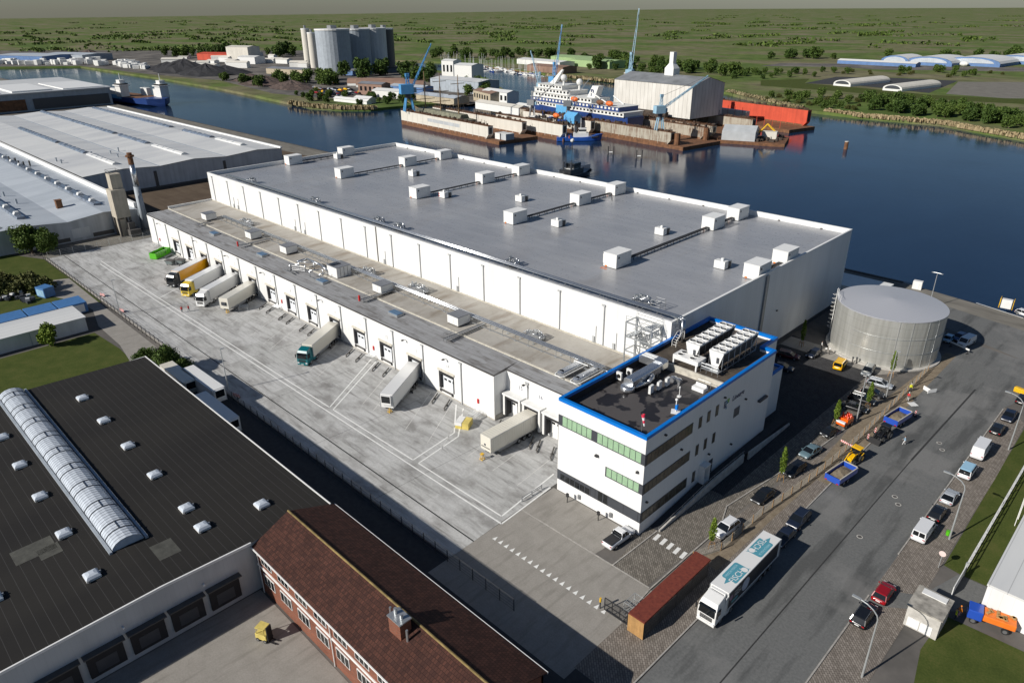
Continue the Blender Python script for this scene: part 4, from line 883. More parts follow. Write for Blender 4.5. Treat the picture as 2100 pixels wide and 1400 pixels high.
    wheels(t, (-h*.60, h*.62), w-.09, .33 if kind not in ('suv', 'pickup', 'van', 'tall_van') else .37)
    if kind == 'pickup': MB().box(-h+.12, -w*.84, zb-.02, -.2*h, w*.84, zb+.06).build('bed_cover', 'dark_rubber', t); MB().tube((-.17*h, -w*.8, zb), (-.17*h, -w*.8, zr-.2), .05, 5).tube((-.17*h, w*.8, zb), (-.17*h, w*.8, zr-.2), .05, 5).tube((-.17*h, -w*.8, zr-.2), (-.17*h, w*.8, zr-.2), .05, 5).build('roll_bar', 'cab_dark', t)
    if kind in ('suv', 'estate'):
        mb = MB()
        for s in (-1, 1): mb.tube((b_+.1, s*tp*.9, zr+.02), (c-.1, s*tp*.9, zr+.02), .025, 5)
        mb.build('roof_rail', 'rim', t)
    return t
def at(x, y): return G(x, y, 0)
ST = 'cars parked along the right-hand kerb'
def stx(px, py, x): return (x, at(px, py)[1])
car('hatch', 'car_black', 'black hatchback beside the yellow crate, farthest along the right kerb', stx(2077, 818, -14.6), 90, group=ST)
car('sedan', 'car_navy', 'dark navy car, second from the far end of the right kerb', stx(2054, 853, -14.9), -90, group=ST)
car('hatch', 'car_black', 'black hatchback right in front of the tall white van at the kerb', stx(2033, 881, -15.2), 90, group=ST)
car('tall_van', 'car_white', 'tall plain white van without rear windows at the right kerb', stx(1998, 926, -15.4), 90, 'van', rear_glass=False)
car('minivan', 'car_white', 'white minivan with a pale blue roof behind the tall white van', stx(1968, 967, -15.3), 90, 'van', roof='car_light_blue')
car('coupe', 'car_silver', 'silver coupe parked at the right kerb under the lamp arm', stx(1936, 1020, -15.3), 90, group=ST)
car('hatch', 'car_black', 'black hatchback between the silver coupe and the white rear-windowed van', stx(1911, 1054, -15.4), 90, group=ST)
car('van', 'car_white', 'white van with dark rear windows at the right kerb', stx(1882, 1092, -15.5), 90, 'van')
car('hatch', 'car_red', 'dark red car with bright red rear, behind the lamp arm', stx(1806, 1219, -15.2), 90, group=ST)
car('estate', 'car_black', 'black estate car nearest the camera on the right kerb', stx(1764, 1263, -15.6), 90, group=ST)
car('suv', 'car_navy', 'dark navy off-roader facing the camera behind the decorated lorry', at(1636, 1072), -91)
car('sedan', 'car_navy', 'dark blue saloon squeezed right behind the decorated lorry', at(1607, 1106), -90)
car('suv', 'car_white', 'white crossover parked behind the young tree near the zebra strips', at(1488, 1090), -94)
car('sedan', 'car_black', 'black saloon parked alone beside the sandy strip on the forecourt', at(1564, 1022), -94)
car('estate', 'car_black', 'black estate half hidden behind a young tree on the forecourt', at(1628, 968), -96)
car('sedan', 'car_teal_grey', 'grey-blue saloon in the office shadow on the forecourt', at(1661, 931), -98)
car('city', 'car_black', 'tiny black two-seater beside the orange machine', at(1697, 893), -100)
car('sedan', 'car_black', 'black saloon closest to the orange machine, side on', at(1750, 840), 5)
car('suv', 'car_black', 'black off-roader in the row between tree and lamp pole, side on', at(1766, 825), 5)
car('hatch', 'car_black', 'black hatchback between the silver estate and the two black cars', at(1788, 811), 8)
car('estate', 'car_silver', 'silver estate car side on behind the thin lamp poles', at(1803, 792), 8)
car('suv', 'car_grey', 'grey crossover parked below the round tank, facing the camera', at(1779, 766), -84)
car('minivan', 'car_yellow', 'bright yellow van parked in the sunlit bay below the tank', at(1722, 753), 96, 'van')
car('hatch', 'car_navy', 'dark blue hatchback in deep shade left of the yellow van', at(1668, 730), -95)
car('estate', 'car_maroon', 'dark maroon estate in deep shade near the white store wall', at(1616, 733), 12)
car('sedan', 'car_navy', 'dark blue saloon peeking out behind the office corner', at(1603, 757), 10)
car('van', 'car_white', 'white van facing the camera behind the red and white road barrier', at(1980, 707), -100, 'van')
car('hatch', 'car_blue', 'blue car in shade to the left of the white van by the barrier', at(1966, 696), -100)
car('city', 'car_light_blue', 'small light blue car in shade beside the dark kiosk', at(1943, 700), -95)
car('hatch', 'car_white', 'white car at the picture edge on the quay road', at(2101, 648), -20)
car('pickup', 'car_white', 'white pickup truck with black bed cover parked at the office corner', (-45.5, 66.6), 87, 'pickup')
# ---------------------------------------------------------------- lorries
def semi_trailer(t, L=13.6, side='truck_white', roof='truck_white', front='truck_white', fridge='light', x0=0., ribs=False, hh=4.0, legs=True):
    w = 1.27; zb = 1.22
    MB().box(x0, -w, zb, x0+L, w, hh-.06).build('body', side, t, bevel=.03)
    MB().box(x0+.02, -w+.02, hh-.058, x0+L-.02, w-.02, hh).build('roof', roof, t)
    mb = MB()
    for s in (-1, 1): mb.box(x0+.02, s*w-.035, zb-.1, x0+L-.02, s*w+.035, zb+.02); mb.box(x0+.02, s*w-.03, hh-.12, x0+L-.02, s*w+.03, hh-.02)
    for xx in (x0, x0+L):
        for s in (-1, 1): mb.box(xx-.04, s*w-.05, zb-.05, xx+.04, s*w+.05, hh)
    mb.build('frame', 'galvanised', t)
    if ribs:
        mb = MB()
        for i in range(int(L/.55)):
            for s in (-1, 1): mb.box(x0+.3+i*.55, s*w-.03, zb+.1, x0+.45+i*.55, s*w+.03, hh-.14)
        mb.build('rib', side, t)
    MB().box(x0+.4, -.5, .8, x0+L-.3, .5, 1.21).build('chassis', 'under', t)
    for s in (-1, 1): MB().box(x0+4.8, s*1.15-.04, .55, x0+9.6, s*1.15+.04, 1.15).build('side_guard', 'steel_trim', t)
    if fridge:
        xf = x0+L
        MB().box(xf+.003, -1.0, 1.9, xf+.42, 1.0, hh-.1).build('fridge_unit', front, t, bevel=.06)
        MB().box(xf+.423, -.85, 2.95 if fridge == 'light' else 2.4, xf+.45, .85, hh-.22).build('grille', 'band_grey' if fridge == 'light' else 'dark_glass', t)
    if legs:
        for s in (-1, 1): MB().box(x0+L-2.9, s*.85-.08, .05, x0+L-2.7, s*.85+.08, 1.2).box(x0+L-3, s*.85-.16, 0, x0+L-2.6, s*.85+.16, .06).build('landing_leg', 'steel_trim', t)
    for s in (-1, 1): MB().cbox((x0-.03, s*1.0, .95), (.05, .35, .14)).build('tail_light', 'lamp_red', t)
    wheels(t, (x0+2.2, x0+3.5, x0+4.8), 1.08, .5, .34)
def tractor(t, x0, col, tall=True, vis=True):
    "cab-over tractor; x0 is the rear of the frame under the trailer nose"
    f = x0+3.65; rear = x0+1.35; w = 1.24; zt = 3.0; top = 3.75 if tall else 3.35
    pr = [(rear, .75), (f-.08, .55), (f, .75), (f+.03, 1.6), (f-.13, zt-.2), (f-.55, zt+.45 if tall else zt+.15), (rear+.35, top), (rear, top-.05)]
    n = len(pr); vs = []
    for s, k in ((-1, 1.), (1, 1.)):
        for i, (x, z) in enumerate(pr): vs.append((x, s*w*(.86 if i in (5, 6, 7) else 1.), z))
    fs = [tuple(range(n)), tuple(range(2*n-1, n-1, -1))]+[((i+1) % n, i, n+i, n+(i+1) % n) for i in range(n)]
    MB().raw(vs, fs).build('cab', col, t, bevel=.07)
    def P(a, b, k, s): return (a[0]*(1-k)+b[0]*k+.085, s, a[1]*(1-k)+b[1]*k+.02)
    A, B = pr[3], pr[4]
    MB().face(P(A, B, .12, -1.08), P(A, B, .12, 1.08), P(A, B, .98, 1.0), P(A, B, .98, -1.0)).build('windscreen', 'car_glass', t)
    for s in (-1, 1):
        mb = MB(); y = s*(w+.012); mb.face((f-.18, y, 1.75), (f-.30, y, 2.7), (f-1.15, y, 2.7), (f-1.15, y, 1.75)); mb.build('window', 'car_glass', t)
        MB().cbox((f+.02, s*1.42, 2.35), (.14, .16, .75)).build('wing_mirror', 'under', t)
        MB().cbox((f+.03, s*.92, .82), (.1, .4, .2)).build('headlight', 'lamp_clear', t)
        MB().box(rear-.35, s*1.2-.04, .75, rear+.1, s*1.2+.04, 3.45).build('side_fairing', col, t)
        MB().box(x0+.1, s*1.16-.06, .5, rear-.25, s*1.16+.06, 1.05).build('side_skirt', col, t)
    mb = MB()
    for i in range(4): mb.box(f+.018+.0, -.82, .98+i*.16, f+.055, .82, 1.08+i*.16)
    mb.build('grille', 'under', t)
    MB().box(f-.02, -1.18, .38, f+.10, 1.18, .68).build('bumper', col, t, bevel=.03); MB().cbox((f+.11, 0, .52), (.03, .55, .14)).build('number_plate', 'plate_white', t)
    if vis: MB().extr([(f-.12, zt-.16), (f+.16, zt-.22), (f+.14, zt-.12), (f-.14, zt+.02)], 'y', -1.05, 1.05).build('sun_visor', 'car_glass', t)
    MB().box(f-1.3, -.35, top-.02 if not tall else zt+.62, f-.75, .35, (top if not tall else zt+.62)+.13).build('roof_hatch', 'under', t) if False else None
    MB().box(x0-1.4, -.45, .7, rear-.02, .45, 1.02).build('chassis', 'under', t)
    wheels(t, (f-1.38,), 1.06, .5, .34); wheels(t, (x0-.25,), 1.0, .5, .5)
DIR = -60.
def docked(i, label, side, roof, front, fridge, L=13.6, cab=None, name='articulated_lorry', ang=DIR, rc=None, ribs=False):
    c = rc or (DX[i-1]+2.1, 76.85)
    t = thing(name, label, 'lorry' if cab else 'trailer', (*c, .015), R(ang))
    semi_trailer(t, L, side, roof, front, fridge, ribs=ribs, legs=not cab)
    if cab: tractor(t, L-1.15, cab)
    return t
docked(3, 'lorry with dark grey cab and orange-yellow trailer docked beside the green skip', 'trailer_orange', 'truck_white', 'truck_white', 'light', 12.3, 'cab_dark')
docked(4, 'lorry with bright yellow cab and white trailer docked among the group of four', 'truck_white', 'truck_white', 'truck_white', 'light', 12.5, 'cab_yellow')
docked(5, 'lorry with white cab and white trailer docked next to the yellow cab', 'truck_white', 'truck_white', 'truck_white', 'light', 12.9, 'truck_white')
t_ = docked(6, 'cream trailer without a cab docked right of the white lorry', 'trailer_cream', 'trailer_cream', 'trailer_cream', '', 12.4, None, 'semi_trailer')
MB().box(12.41, -.55, 2.2, 12.7, .6, 3.0).build('fridge_unit', 'band_grey', t_)
docked(10, 'lorry with teal cab and cream trailer docked alone at mid-yard', 'trailer_cream', 'trailer_cream', 'trailer_cream', '', 12.1, 'cab_teal')
docked(13, 'white trailer with a black-grilled cooling unit, uncoupled at a dock', 'truck_white', 'truck_white', 'truck_white', 'dark', 13.6, None, 'semi_trailer')
t_ = docked(0, 'weathered cream ribbed container trailer docked beside the office', 'trailer_cream', 'trailer_cream', 'trailer_cream', '', 11.5, None, 'semi_trailer', -90, (-74.0, 79.5), True)
mb = MB()
for i in range(9): mb.box(11.505, -1.0+i*.23, 1.75, 11.53, -.85+i*.23, 1.95)
mb.box(11.505, -.35, 2.15, 11.53, .05, 2.5); mb.build('warning_mark', 'band_grey', t_)
mb = MB()
for i in range(20): mb.box(.3+i*.55, -1.2, 4.002, .4+i*.55, 1.2, 4.04)
mb.build('roof_rib', 'trailer_cream', t_)
# trailers behind the black-roofed building
for c, a, lab, col in (((-134.9, 44.4), 1., 'white box trailer standing farther out beside the dark-roofed building', 'truck_white'), ((-122.6, 41.4), 0., 'white box trailer half hidden behind the dark roof edge', 'truck_white'), ((-139.8, 42.2), 0., 'grey-topped trailer tucked behind the tree and the dark roof edge', 'trailer_cream')):
    t = thing('semi_trailer', lab, 'trailer', (*c, .02), R(a)); semi_trailer(t, 13.2 if c[0] > -139 else 11, col, col, col, 'dark')
# decorated lorry on the street
t = thing('articulated_lorry', 'white lorry with teal FISCH speech bubbles on its trailer roof', 'lorry', (-28.85, 78.0, .02), R(-90))
LR = 13.6; semi_trailer(t, LR, 'truck_white', 'truck_white', 'truck_white', 'light', legs=False); tractor(t, LR-1.0, 'truck_white')
MB().box(.6, 1.275, 1.45, LR-.15, 1.295, 3.8).build('side_graphic', mat('graphic_dark', (.018, .022, .03), .35, var=.5, scale=.9), t)
MB().tube((9.3, 1.297, 2.65), (9.3, 1.305, 2.65), .95, 20).build('side_disc', mat('graphic_pale', (.42, .46, .55), .5, var=.15), t)
MB().cbox((11.9, 1.3, 2.0), (1.5, .012, .35)).build('side_patch', mat('graphic_teal', (.10, .33, .38), .5), t); MB().tube((12.9, 1.297, 2.9), (12.9, 1.303, 2.9), .42, 12).build('side_disc', mat('graphic_rose', (.30, .18, .26), .5), t)
lettering('FRISCHE', .42, 'truck_white', t, frame((11.4, 1.31, 3.25), (-1, 0, 0), (0, 0, 1))); lettering('FISCH', .62, 'truck_white', t, frame((11.3, 1.31, 2.7), (-1, 0, 0), (0, 0, 1)), bold=True)
MB().cbox((-.012, 0, 2.6), (.03, 2.4, 2.5)).build('rear_door', 'pale_box', t)
def bubble(xc, s, label):
    "speech bubble lying on the trailer roof; s flips it lengthwise"
    z = 4.012; a, b, r = 1.75, 1.0, .32; pts = []
    for cx, cy, a0 in ((a-r, b-r, 0), (-a+r, b-r, 90), (-a+r, -b+r, 180), (a-r, -b+r, 270)):
        for k in range(5): q = R(a0+k*22.5); pts.append((cx+r*math.cos(q), cy+r*math.sin(q)))
    def m(p): return (xc+s*p[0], s*p[1]+.05, z)
    bb = MB().face(*[m(p) for p in pts]).face(m((a-.02, -.35)), m((a+.95, -.05)), m((a-.02, .3))).build('speech_bubble', 'graphic_bubble', t)
    lettering('FISCH', 1.15, 'truck_white', bb, frame((xc+s*.35, s*.42+.05, z+.006), (-s, 0, 0), (0, -s, 0)), bold=False)
    lettering('FRISCH FISCH', .46, 'graphic_pale_teal', bb, frame((xc+s*.05, -s*.55+.05, z+.006), (-s, 0, 0), (0, -s, 0)))
    MB().disc((xc-s*1.25, s*.55+.05, z+.004), .42, 18).build('disc', 'truck_white', bb); MB().face((xc-s*1.75, s*.9+.05, z+.005), (xc-s*2.0, s*1.05+.05, z+.005), (xc-s*1.65, s*.62+.05, z+.005)).build('fin', 'graphic_bubble', bb)
mat('graphic_bubble', (.085, .30, .38), .5, var=.06); mat('graphic_pale_teal', (.40, .62, .68), .5)
bubble(9.9, 1, ''); bubble(3.5, -1, '')
# ---------------------------------------------------------------- yard objects
def trailer_stand(loc, lab, rz=0.):
    t = thing('trailer_stand', lab, 'trailer stand', (*loc, .015), rz, 'yellow trestles under parked trailers'); mb = MB()
    for s in (-.3, .3):
        for q in (-.3, .3): mb.tube((s, q, 0), (s*.35, q*.35, 1.1), .055, 5)
        mb.tube((s, -.3, .1), (s, .3, .1), .04, 5); mb.tube((-.3, s, .1), (.3, s, .1), .04, 5)
    mb.box(-.28, -.28, 1.08, .28, .28, 1.16); mb.build('frame', 'signal_yellow', t)
for p, l in (((467, 641), 'yellow trestle under the cream trailer beside the white lorry'), ((800, 845), 'yellow trestle under the white trailer with the black grille'), ((989, 942), 'yellow trestle under the ribbed container trailer')): trailer_stand(at(*p), l)
t = thing('skip_container', 'bright green open roll-off skip in front of the leftmost docks', 'skip', (-223.2, 73.0, .02), R(122)); L, w, h = 6.6, 1.15, 1.9
mb = MB()
for s in (-1, 1): mb.box(-L/2, s*w-.06, .2, L/2, s*w+.06, h)
for s in (-1, 1): mb.box(s*L/2-.06, -w+.061, .2, s*L/2+.06, w-.061, h)
mb.box(-L/2, -w, .15, L/2, w, .25); mb.build('body', 'skip_green', t); mb = MB()
for i in range(7):
    for s in (-1, 1): mb.box(-L/2+.3+i*1.0, s*(w+.061), .2, -L/2+.42+i*1.0, s*(w+.14), h)
for s in (-1, 1): mb.box(-L/2-.1, s*w-.1, h+.002, L/2+.1, s*w+.1, h+.1)
mb.build('rib', 'skip_green', t); mb = MB(); rnd = random.Random(3)
for i in range(14): mb.cbox((rnd.uniform(-2.8, 2.8), rnd.uniform(-.8, .8), .7+rnd.random()*.5), (rnd.uniform(.5, 1.4), rnd.uniform(.4, .9), .5), rnd.uniform(0, 3))
mb.build('refuse', mat('refuse_grey', (.10, .12, .11), .8, var=.5), t)
def waste_bin(loc, rz, lab):
    t = thing('waste_container', lab, 'waste container', (*loc, .02), rz, 'grey dumpsters beside the green skip')
    MB().loft([[(-1.0, -.7, .35), (1.0, -.7, .35), (1.0, .7, .35), (-1.0, .7, .35)], [(-1.25, -.95, 1.35), (1.25, -.95, 1.35), (1.25, .95, 1.35), (-1.25, .95, 1.35)]]).build('body', mat('bin_grey', (.20, .24, .24), .5, .2), t, bevel=.04)
    MB().box(-1.28, -.98, 1.352, 1.28, -.02, 1.48).box(-1.28, .02, 1.352, 1.28, .98, 1.48).build('lid', 'cast_iron', t); wheels(t, (-.8, .8), .6, .15, .12)
waste_bin((-212.9, 71.9), .5, 'open grey dumpster between the green skip and the dark lorry'); waste_bin((-211.3, 74.2), .5, 'grey dumpster closer to the dock wall beside the skip')
def stack_ladder(loc, rz, lab):
    t = thing('steel_rack', lab, 'steel rack', (*loc, .02), rz, 'tubular steel racks and stairs leaning by the docks'); mb = MB()
    for i in range(6):
        y = i*.4
        mb.path([(-1, y, 0), (-.9, y, 1.1), (1.0, y, .9), (1.2, y, 0)], .035, 5)
    for z, x in ((.5, -.95), (1.1, -.9), (.9, 1.0), (.1, 1.2)): mb.tube((x, 0, z), (x, 2, z), .035, 5)
    mb.build('frame', 'galvanised', t)
for p, rz, l in (((-158.0, 75.6), .4, 'galvanised rack stack by the seventh dock pipe'), ((-118.0, 75.6), .4, 'galvanised rack stack between docks eleven and twelve'), ((-84.4, 74.4), .1, 'steel fire stair rack with hoop rails at the jutting white corner'), ((-163.6, 69.8), 1., 'grey steel rack lying beside the cream trailer'), ((-233.5, 75.4), .2, 'steel stair rack at the far-left end of the dock wall')): stack_ladder(p, rz, l)
t = thing('pallet_stack', 'yellow and white crates stacked on the yard by the ribbed trailer', 'crates', (-84.4, 70.3, .02), R(28))
for x, y, z, m_ in ((0, 0, 0, 'a'), (1.3, 0, 0, 'a'), (0, 0, .62, 'b'), (1.3, 0, .62, 'a'), (0, 1.25, 0, 'a'), (1.3, 1.25, 0, 'a'), (1.3, 1.25, .62, 'a'), (0, 1.25, .62, 'b')):
    MB().box(x, y, z, x+1.2, y+1.15, z+.6).build('crate', mat('crate_yellow', (.62, .50, .14), .7, var=.2) if m_ == 'a' else 'pale_box', t)
t = thing('coiled_hose', 'lime green coiled hose on the ground beside the ribbed trailer', 'hose', (-78.6, 74.8, .02)); mb = MB()
for k in range(5): mb.path([(math.cos(a*.5+k)*(.5+.12*k)+k*.1, math.sin(a*.5+k)*(.35+.1*k), .1+.06*k) for a in range(14)], .06, 5)
mb.build('coil', mat('lime', (.55, .70, .02), .5), t)
# ---------------------------------------------------------------- road works
def tipper(loc, head, lab, load=True, rows=True):
    t = thing('tipper_trailer', lab, 'tipper trailer', (*loc, .02), R(head)); L, w = 5.2, 1.2
    mb = MB(); mb.box(-L/2, -w, .95, L/2, w, 1.05)
    for s in (-1, 1): mb.box(-L/2, s*w-.05, 1.051, L/2, s*w+.05, 1.95)
    mb.box(L/2-.1, -w+.051, 1.051, L/2, w-.051, 2.0); mb.build('body', 'tipper_blue', t)
    MB().box(-L/2-.06, -w, .9, -L/2-.002, w, 1.95).build('tailgate', 'tipper_blue', t)
    mb = MB()
    for s in (-1, 1): mb.box(-L/2, s*w-.08, 1.952, L/2-.11, s*w+.08, 2.03)
    mb.box(L/2-.14, -w+.09, 2.002, L/2+.04, w-.09, 2.1); mb.build('rim_rail', 'flashing_pale', t)
    if load:
        rnd = random.Random(5); n = 9; vs = [(-L/2+.15+i*(L-.4)/(n-1), -w+.08+j*(2*w-.16)/5, 1.25+.55*math.sin(PI*i/(n-1))*math.sin(PI*(j+.5)/6)+rnd.uniform(-.06, .06)) for i in range(n) for j in range(6)]
        MB().raw(vs, [(i*6+j, (i+1)*6+j, (i+1)*6+j+1, i*6+j+1) for i in range(n-1) for j in range(5)]).build('load', 'trench_soil', t)
    MB().box(-L/2+.3, -.4, .6, L/2+1.3, .4, .949).build('chassis', 'under', t); wheels(t, (-.9, .2), 1.0, .45, .3)
    for s in (-1, 1): MB().cbox((-L/2-.07, s*.95, 1.0), (.03, .35, .16)).build('tail_light', 'lamp_red', t)
    return t
tipper(at(1722, 985), 82, 'blue tipper trailer heaped with soil, coupled behind the yellow tractor'); tipper(at(1838, 868), 82, 'blue tipper trailer with flat sandy load behind the dark tractor', True)
def tractor_loader(loc, head, col, roof, lab, loader=True):
    t = thing('tractor', lab, 'tractor', (*loc, .02), R(head))
    MB().loft([[(.3, -.35, .8), (.3, .35, .8), (.3, .4, 1.5), (.3, -.4, 1.5)], [(1.9, -.3, .8), (1.9, .3, .8), (1.9, .32, 1.3), (1.9, -.32, 1.3)]]).build('bonnet', col, t, bevel=.06)
    MB().box(-.9, -.7, .9, .28, .7, 1.35).build('footwell', 'under', t); MB().raw([(-.9, -.72, 1.36), (.28, -.72, 1.36), (.28, .72, 1.36), (-.9, .72, 1.36), (-.75, -.65, 2.45), (.1, -.65, 2.45), (.1, .65, 2.45), (-.75, .65, 2.45)], [(0, 1, 5, 4), (1, 2, 6, 5), (2, 3, 7, 6), (3, 0, 4, 7)]).build('window', 'car_glass', t)
    MB().box(-.95, -.8, 2.452, .3, .8, 2.62).build('roof', roof, t, bevel=.06)
    mb = MB()
    for s in (-1, 1): mb.path([(-1.2, s*.7, 1.35), (-.8, s*.95, 1.65), (-.2, s*.95, 1.5)], .08, 5)
    mb.build('mudguard', col, t)
    if loader:
        mb = MB()
        for s in (-1, 1): mb.path([(-.3, s*.45, 1.6), (1.2, s*.45, 1.75), (2.6, s*.45, .7)], .09, 5)
        mb.build('loader_arm', col, t); MB().extr([(2.5, .2), (3.3, .15), (3.2, .3), (2.7, .9), (2.5, .9)], 'y', -.95, .95).build('bucket', 'under', t)
    w0 = MB().tube((0, -.2, 0), (0, .2, 0), .75, 16).build('wheel', 'tyre', t); w0.location = (-.65, -.8, .75); MB().tube((0, -.21, 0), (0, .21, 0), .4, 10).build('rim', 'car_yellow' if roof != 'car_black' else 'rim', w0); dup(w0, (-.65, .8, .75), parent=t)
    w1 = MB().tube((0, -.15, 0), (0, .15, 0), .5, 14).build('wheel', 'tyre', t); w1.location = (1.35, -.75, .5); MB().tube((0, -.16, 0), (0, .16, 0), .28, 10).build('rim', 'rim', w1); dup(w1, (1.35, .75, .5), parent=t)
tractor_loader(at(1751, 945), -98, 'machine_yellow', 'machine_yellow', 'yellow wheeled loader with a flat orange-yellow cab roof on the road')
tractor_loader(at(1810, 898), -98, 'car_black', 'car_black', 'dark tractor in front of the blue tipper on the road')
t = thing('sweeper_machine', 'bright orange and red works machine parked by the young tree', 'works machine', (*at(1730, 872), .02), R(-98))
MB().box(-1.5, -.85, .55, .6, .85, 1.6).build('body', 'machine_orange', t, bevel=.08); MB().box(.61, -.85, .6, 1.5, .85, 1.0).build('bonnet', 'machine_orange', t, bevel=.06); MB().box(1.0, -.8, 1.02, 1.45, .8, 1.35).build('light_bar', 'lamp_clear', t); mb = MB(); rnd = random.Random(9)
for i in range(22): a = (rnd.uniform(-1.4, .5), rnd.uniform(-.8, .8), 1.6); mb.tube(a, (a[0]+rnd.uniform(-.3, .3), a[1]+rnd.uniform(-.3, .3), 1.6+rnd.uniform(.2, .6)), .09, 5)
mb.build('pipework', mat('machine_red', (.75, .05, .01), .4), t); wheels(t, (-.9, .9), .8, .4, .25)
def stripes(name, a=(.78, .78, .75), b=(.65, .02, .02), sc=3.2):
    m, tt, bs = newmat(name, .5); s = tt.sep(tt.obj()); f = tt.math('FRACT', tt.math('MULTIPLY', tt.math('ADD', tt.math('ADD', s[0], s[1]), s[2]), sc)); tt.link(tt.mix(tt.math('GREATER_THAN', f, .5), a, b), bs.inputs['Base Color'])
stripes('red_white', sc=2.4); stripes('red_white_wide', sc=1.35)
def barrier(loc, rz, lab, L=3.2, m_='red_white_wide', h=1.):
    t = thing('road_barrier', lab, 'road barrier', (*loc, .02), rz); MB().box(-L/2, -.04, h-.35, L/2, .04, h).build('board', m_, t)
    for x in (-L/2+.3, L/2-.3): MB().box(x-.04, -.03, .1, x+.04, .03, h-.352).box(x-.12, -.35, 0, x+.12, .35, .1).build('foot', 'under', t)
barrier(at(1742, 922), R(-12), 'red and white striped road barrier behind the yellow loader', 3.6, 'red_white', 1.1); barrier(at(1966, 718), R(-24), 'white road barrier board standing in front of the white van', 4.6, 'white_paint', 1.2)
def beacon(loc, lab):
    t = thing('warning_beacon', lab, 'beacon', (*loc, .02), R(35), 'red and white warning beacons at the road works'); MB().box(-.14, -.03, .15, .14, .03, 1.15).build('board', 'red_white', t); MB().box(-.25, -.4, 0, .25, .4, .148).build('foot', 'under', t)
for p, l in (((1779, 901), 'red and white warning beacon left of the dark tractor, nearer one'), ((1794, 888), 'red and white warning beacon left of the dark tractor, farther one'), ((1876, 853), 'orange and white warning beacon standing alone in the road')): beacon(at(*p), l)
t = thing('sign_panel', 'white folded sign frame standing on the dark road patch', 'road sign', (*at(1905, 806), .02), R(-30)); MB().box(-1.5, -.04, .1, .1, .04, .9).box(.102, -.5, .1, .18, 1.5, .8).build('board', 'white_paint', t); MB().tube((.14, -.4, 0), (.14, -.4, .1), .05, 5).tube((-1.3, 0, 0), (-1.3, 0, .1), .05, 5).build('foot', 'galvanised', t)
t = thing('sign_panel', 'pale sign plate lying flat on the road near the blue tipper', 'road sign', (*at(1872, 829), .02), R(50)); MB().box(-.7, -.7, .02, .7, .7, .07).build('board', 'pale_box', t); MB().box(-.1, -.8, 0, .1, .8, .018).build('foot', 'galvanised', t)
t = thing('grit_bin', 'yellow ribbed plastic barrier block behind the farthest black hatchback', 'road block', (*at(2092, 806), .02), R(-15)); MB().box(-1.1, -.4, .05, 1.1, .4, 1.0).build('body', 'signal_yellow', t, bevel=.05); mb = MB()
for i in range(8): mb.box(-1.0+i*.27, -.46, .1, -.88+i*.27, -.402, .9)
mb.build('rib', 'car_yellow', t)
# ================================================================ buildings on the left and in the foreground
def roof_sheet(name, a, bcol, seam, axis=1, rough=.5):
    m, t, b = newmat(name, rough, spec=.4); v = t.pos(); s = t.sep(v)
    e = t.math('LESS_THAN', t.math('FRACT', t.math('DIVIDE', s[axis], seam)), .05); f = t.noise(t.mapping(v, (.4, .06, 1)), .25, 5, .6)
    c = t.ramp(f, ((.35, bcol), (.6, a))); c = t.mix(t.math('MULTIPLY', e, .35), c, (.1, .1, .1)); t.link(c, b.inputs['Base Color'])
roof_sheet('old_white_roof', (.66, .665, .65), (.54, .55, .555), 1.9, 0); roof_sheet('old_blue_roof', (.50, .54, .58), (.40, .44, .48), 2.4, 0); roof_sheet('tar_roof', (.017, .0155, .0135), (.011, .010, .0095), 1.1, 1, .95)
mat('skylight_glass', (.16, .19, .24), .15, spec=.8, var=.5, scale=.5); mat('grey_wall', (.34, .38, .42), .7, var=.2, scale=.4, streak=.5); mat('dirty_wall', (.48, .50, .52), .75, var=.22, scale=.25, streak=.6, world_space=True); mat('silo_concrete', (.42, .38, .31), .9, var=.22, scale=.5, streak=.5); mat('rust', (.16, .075, .035), .85, var=.4, scale=.6, world_space=True); mat('moss_edge', (.22, .16, .06), .9, var=.4)
W1X0, W1X1 = -548, -317.7
t = thing('white_warehouse', 'large white warehouse with three low gabled roofs and long skylight strips', 'warehouse', (W1X1, 81, 0)); WF = (W1X1, 81, 0)
prof = [(81.5, 8.9), (97, 9.9), (111, 8.9), (126, 9.9), (140, 8.9), (155, 9.9), (167, 9.0)]
mb = MB(); n = len(prof)
for x in (W1X0, W1X1): p = [(x, 81.5, 0)]+[(x, y, z) for y, z in prof]+[(x, 167, 0)]; mb.face(*(p if x == W1X0 else p[::-1]))
mb.box(W1X0+.01, 167, 0, W1X1-.01, 167.3, 8.9); local(mb, 'wall', 'dirty_wall', t, WF)
for (a, b_) in zip(prof, prof[1:]): local(MB().face((W1X0-.3, a[0], a[1]+.05), (W1X1+.4, a[0], a[1]+.05), (W1X1+.4, b_[0], b_[1]+.05), (W1X0-.3, b_[0], b_[1]+.05)), 'roof', 'old_white_roof', t, WF)
local(MB().box(W1X0, 166.6, 9.1, W1X1+.4, 167.6, 9.7), 'parapet', 'white_paint', t, WF)
for yr, spans in ((97, ((-474, -407), (-402, -366), (-362, -329))), (126, ((-545, -416), (-408, -372), (-364, -330))), (155, ((-540, -416), (-399, -366), (-360, -333)))):
    for i, (xa, xb) in enumerate(spans):
        local(MB().extr([(yr-.3, 9.9), (yr+2.6, 9.75), (yr+2.3, 10.5), (yr+1.1, 10.9), (yr, 10.5)], 'x', xa, xb), 'skylight', 'old_white_roof' if i == 2 else 'skylight_glass', t, WF)
        mb = MB()
        for k in range(int((xb-xa)/6)): mb.extr([(yr+2.2, 10.5), (yr+2.32, 10.6), (yr+1.1, 11.0), (yr-.1, 10.6), (yr, 10.5), (yr+1.1, 10.9)], 'x', xa+k*6, xa+k*6+.5)
        local(mb, 'skylight_rib', 'grey_wall', t, WF)
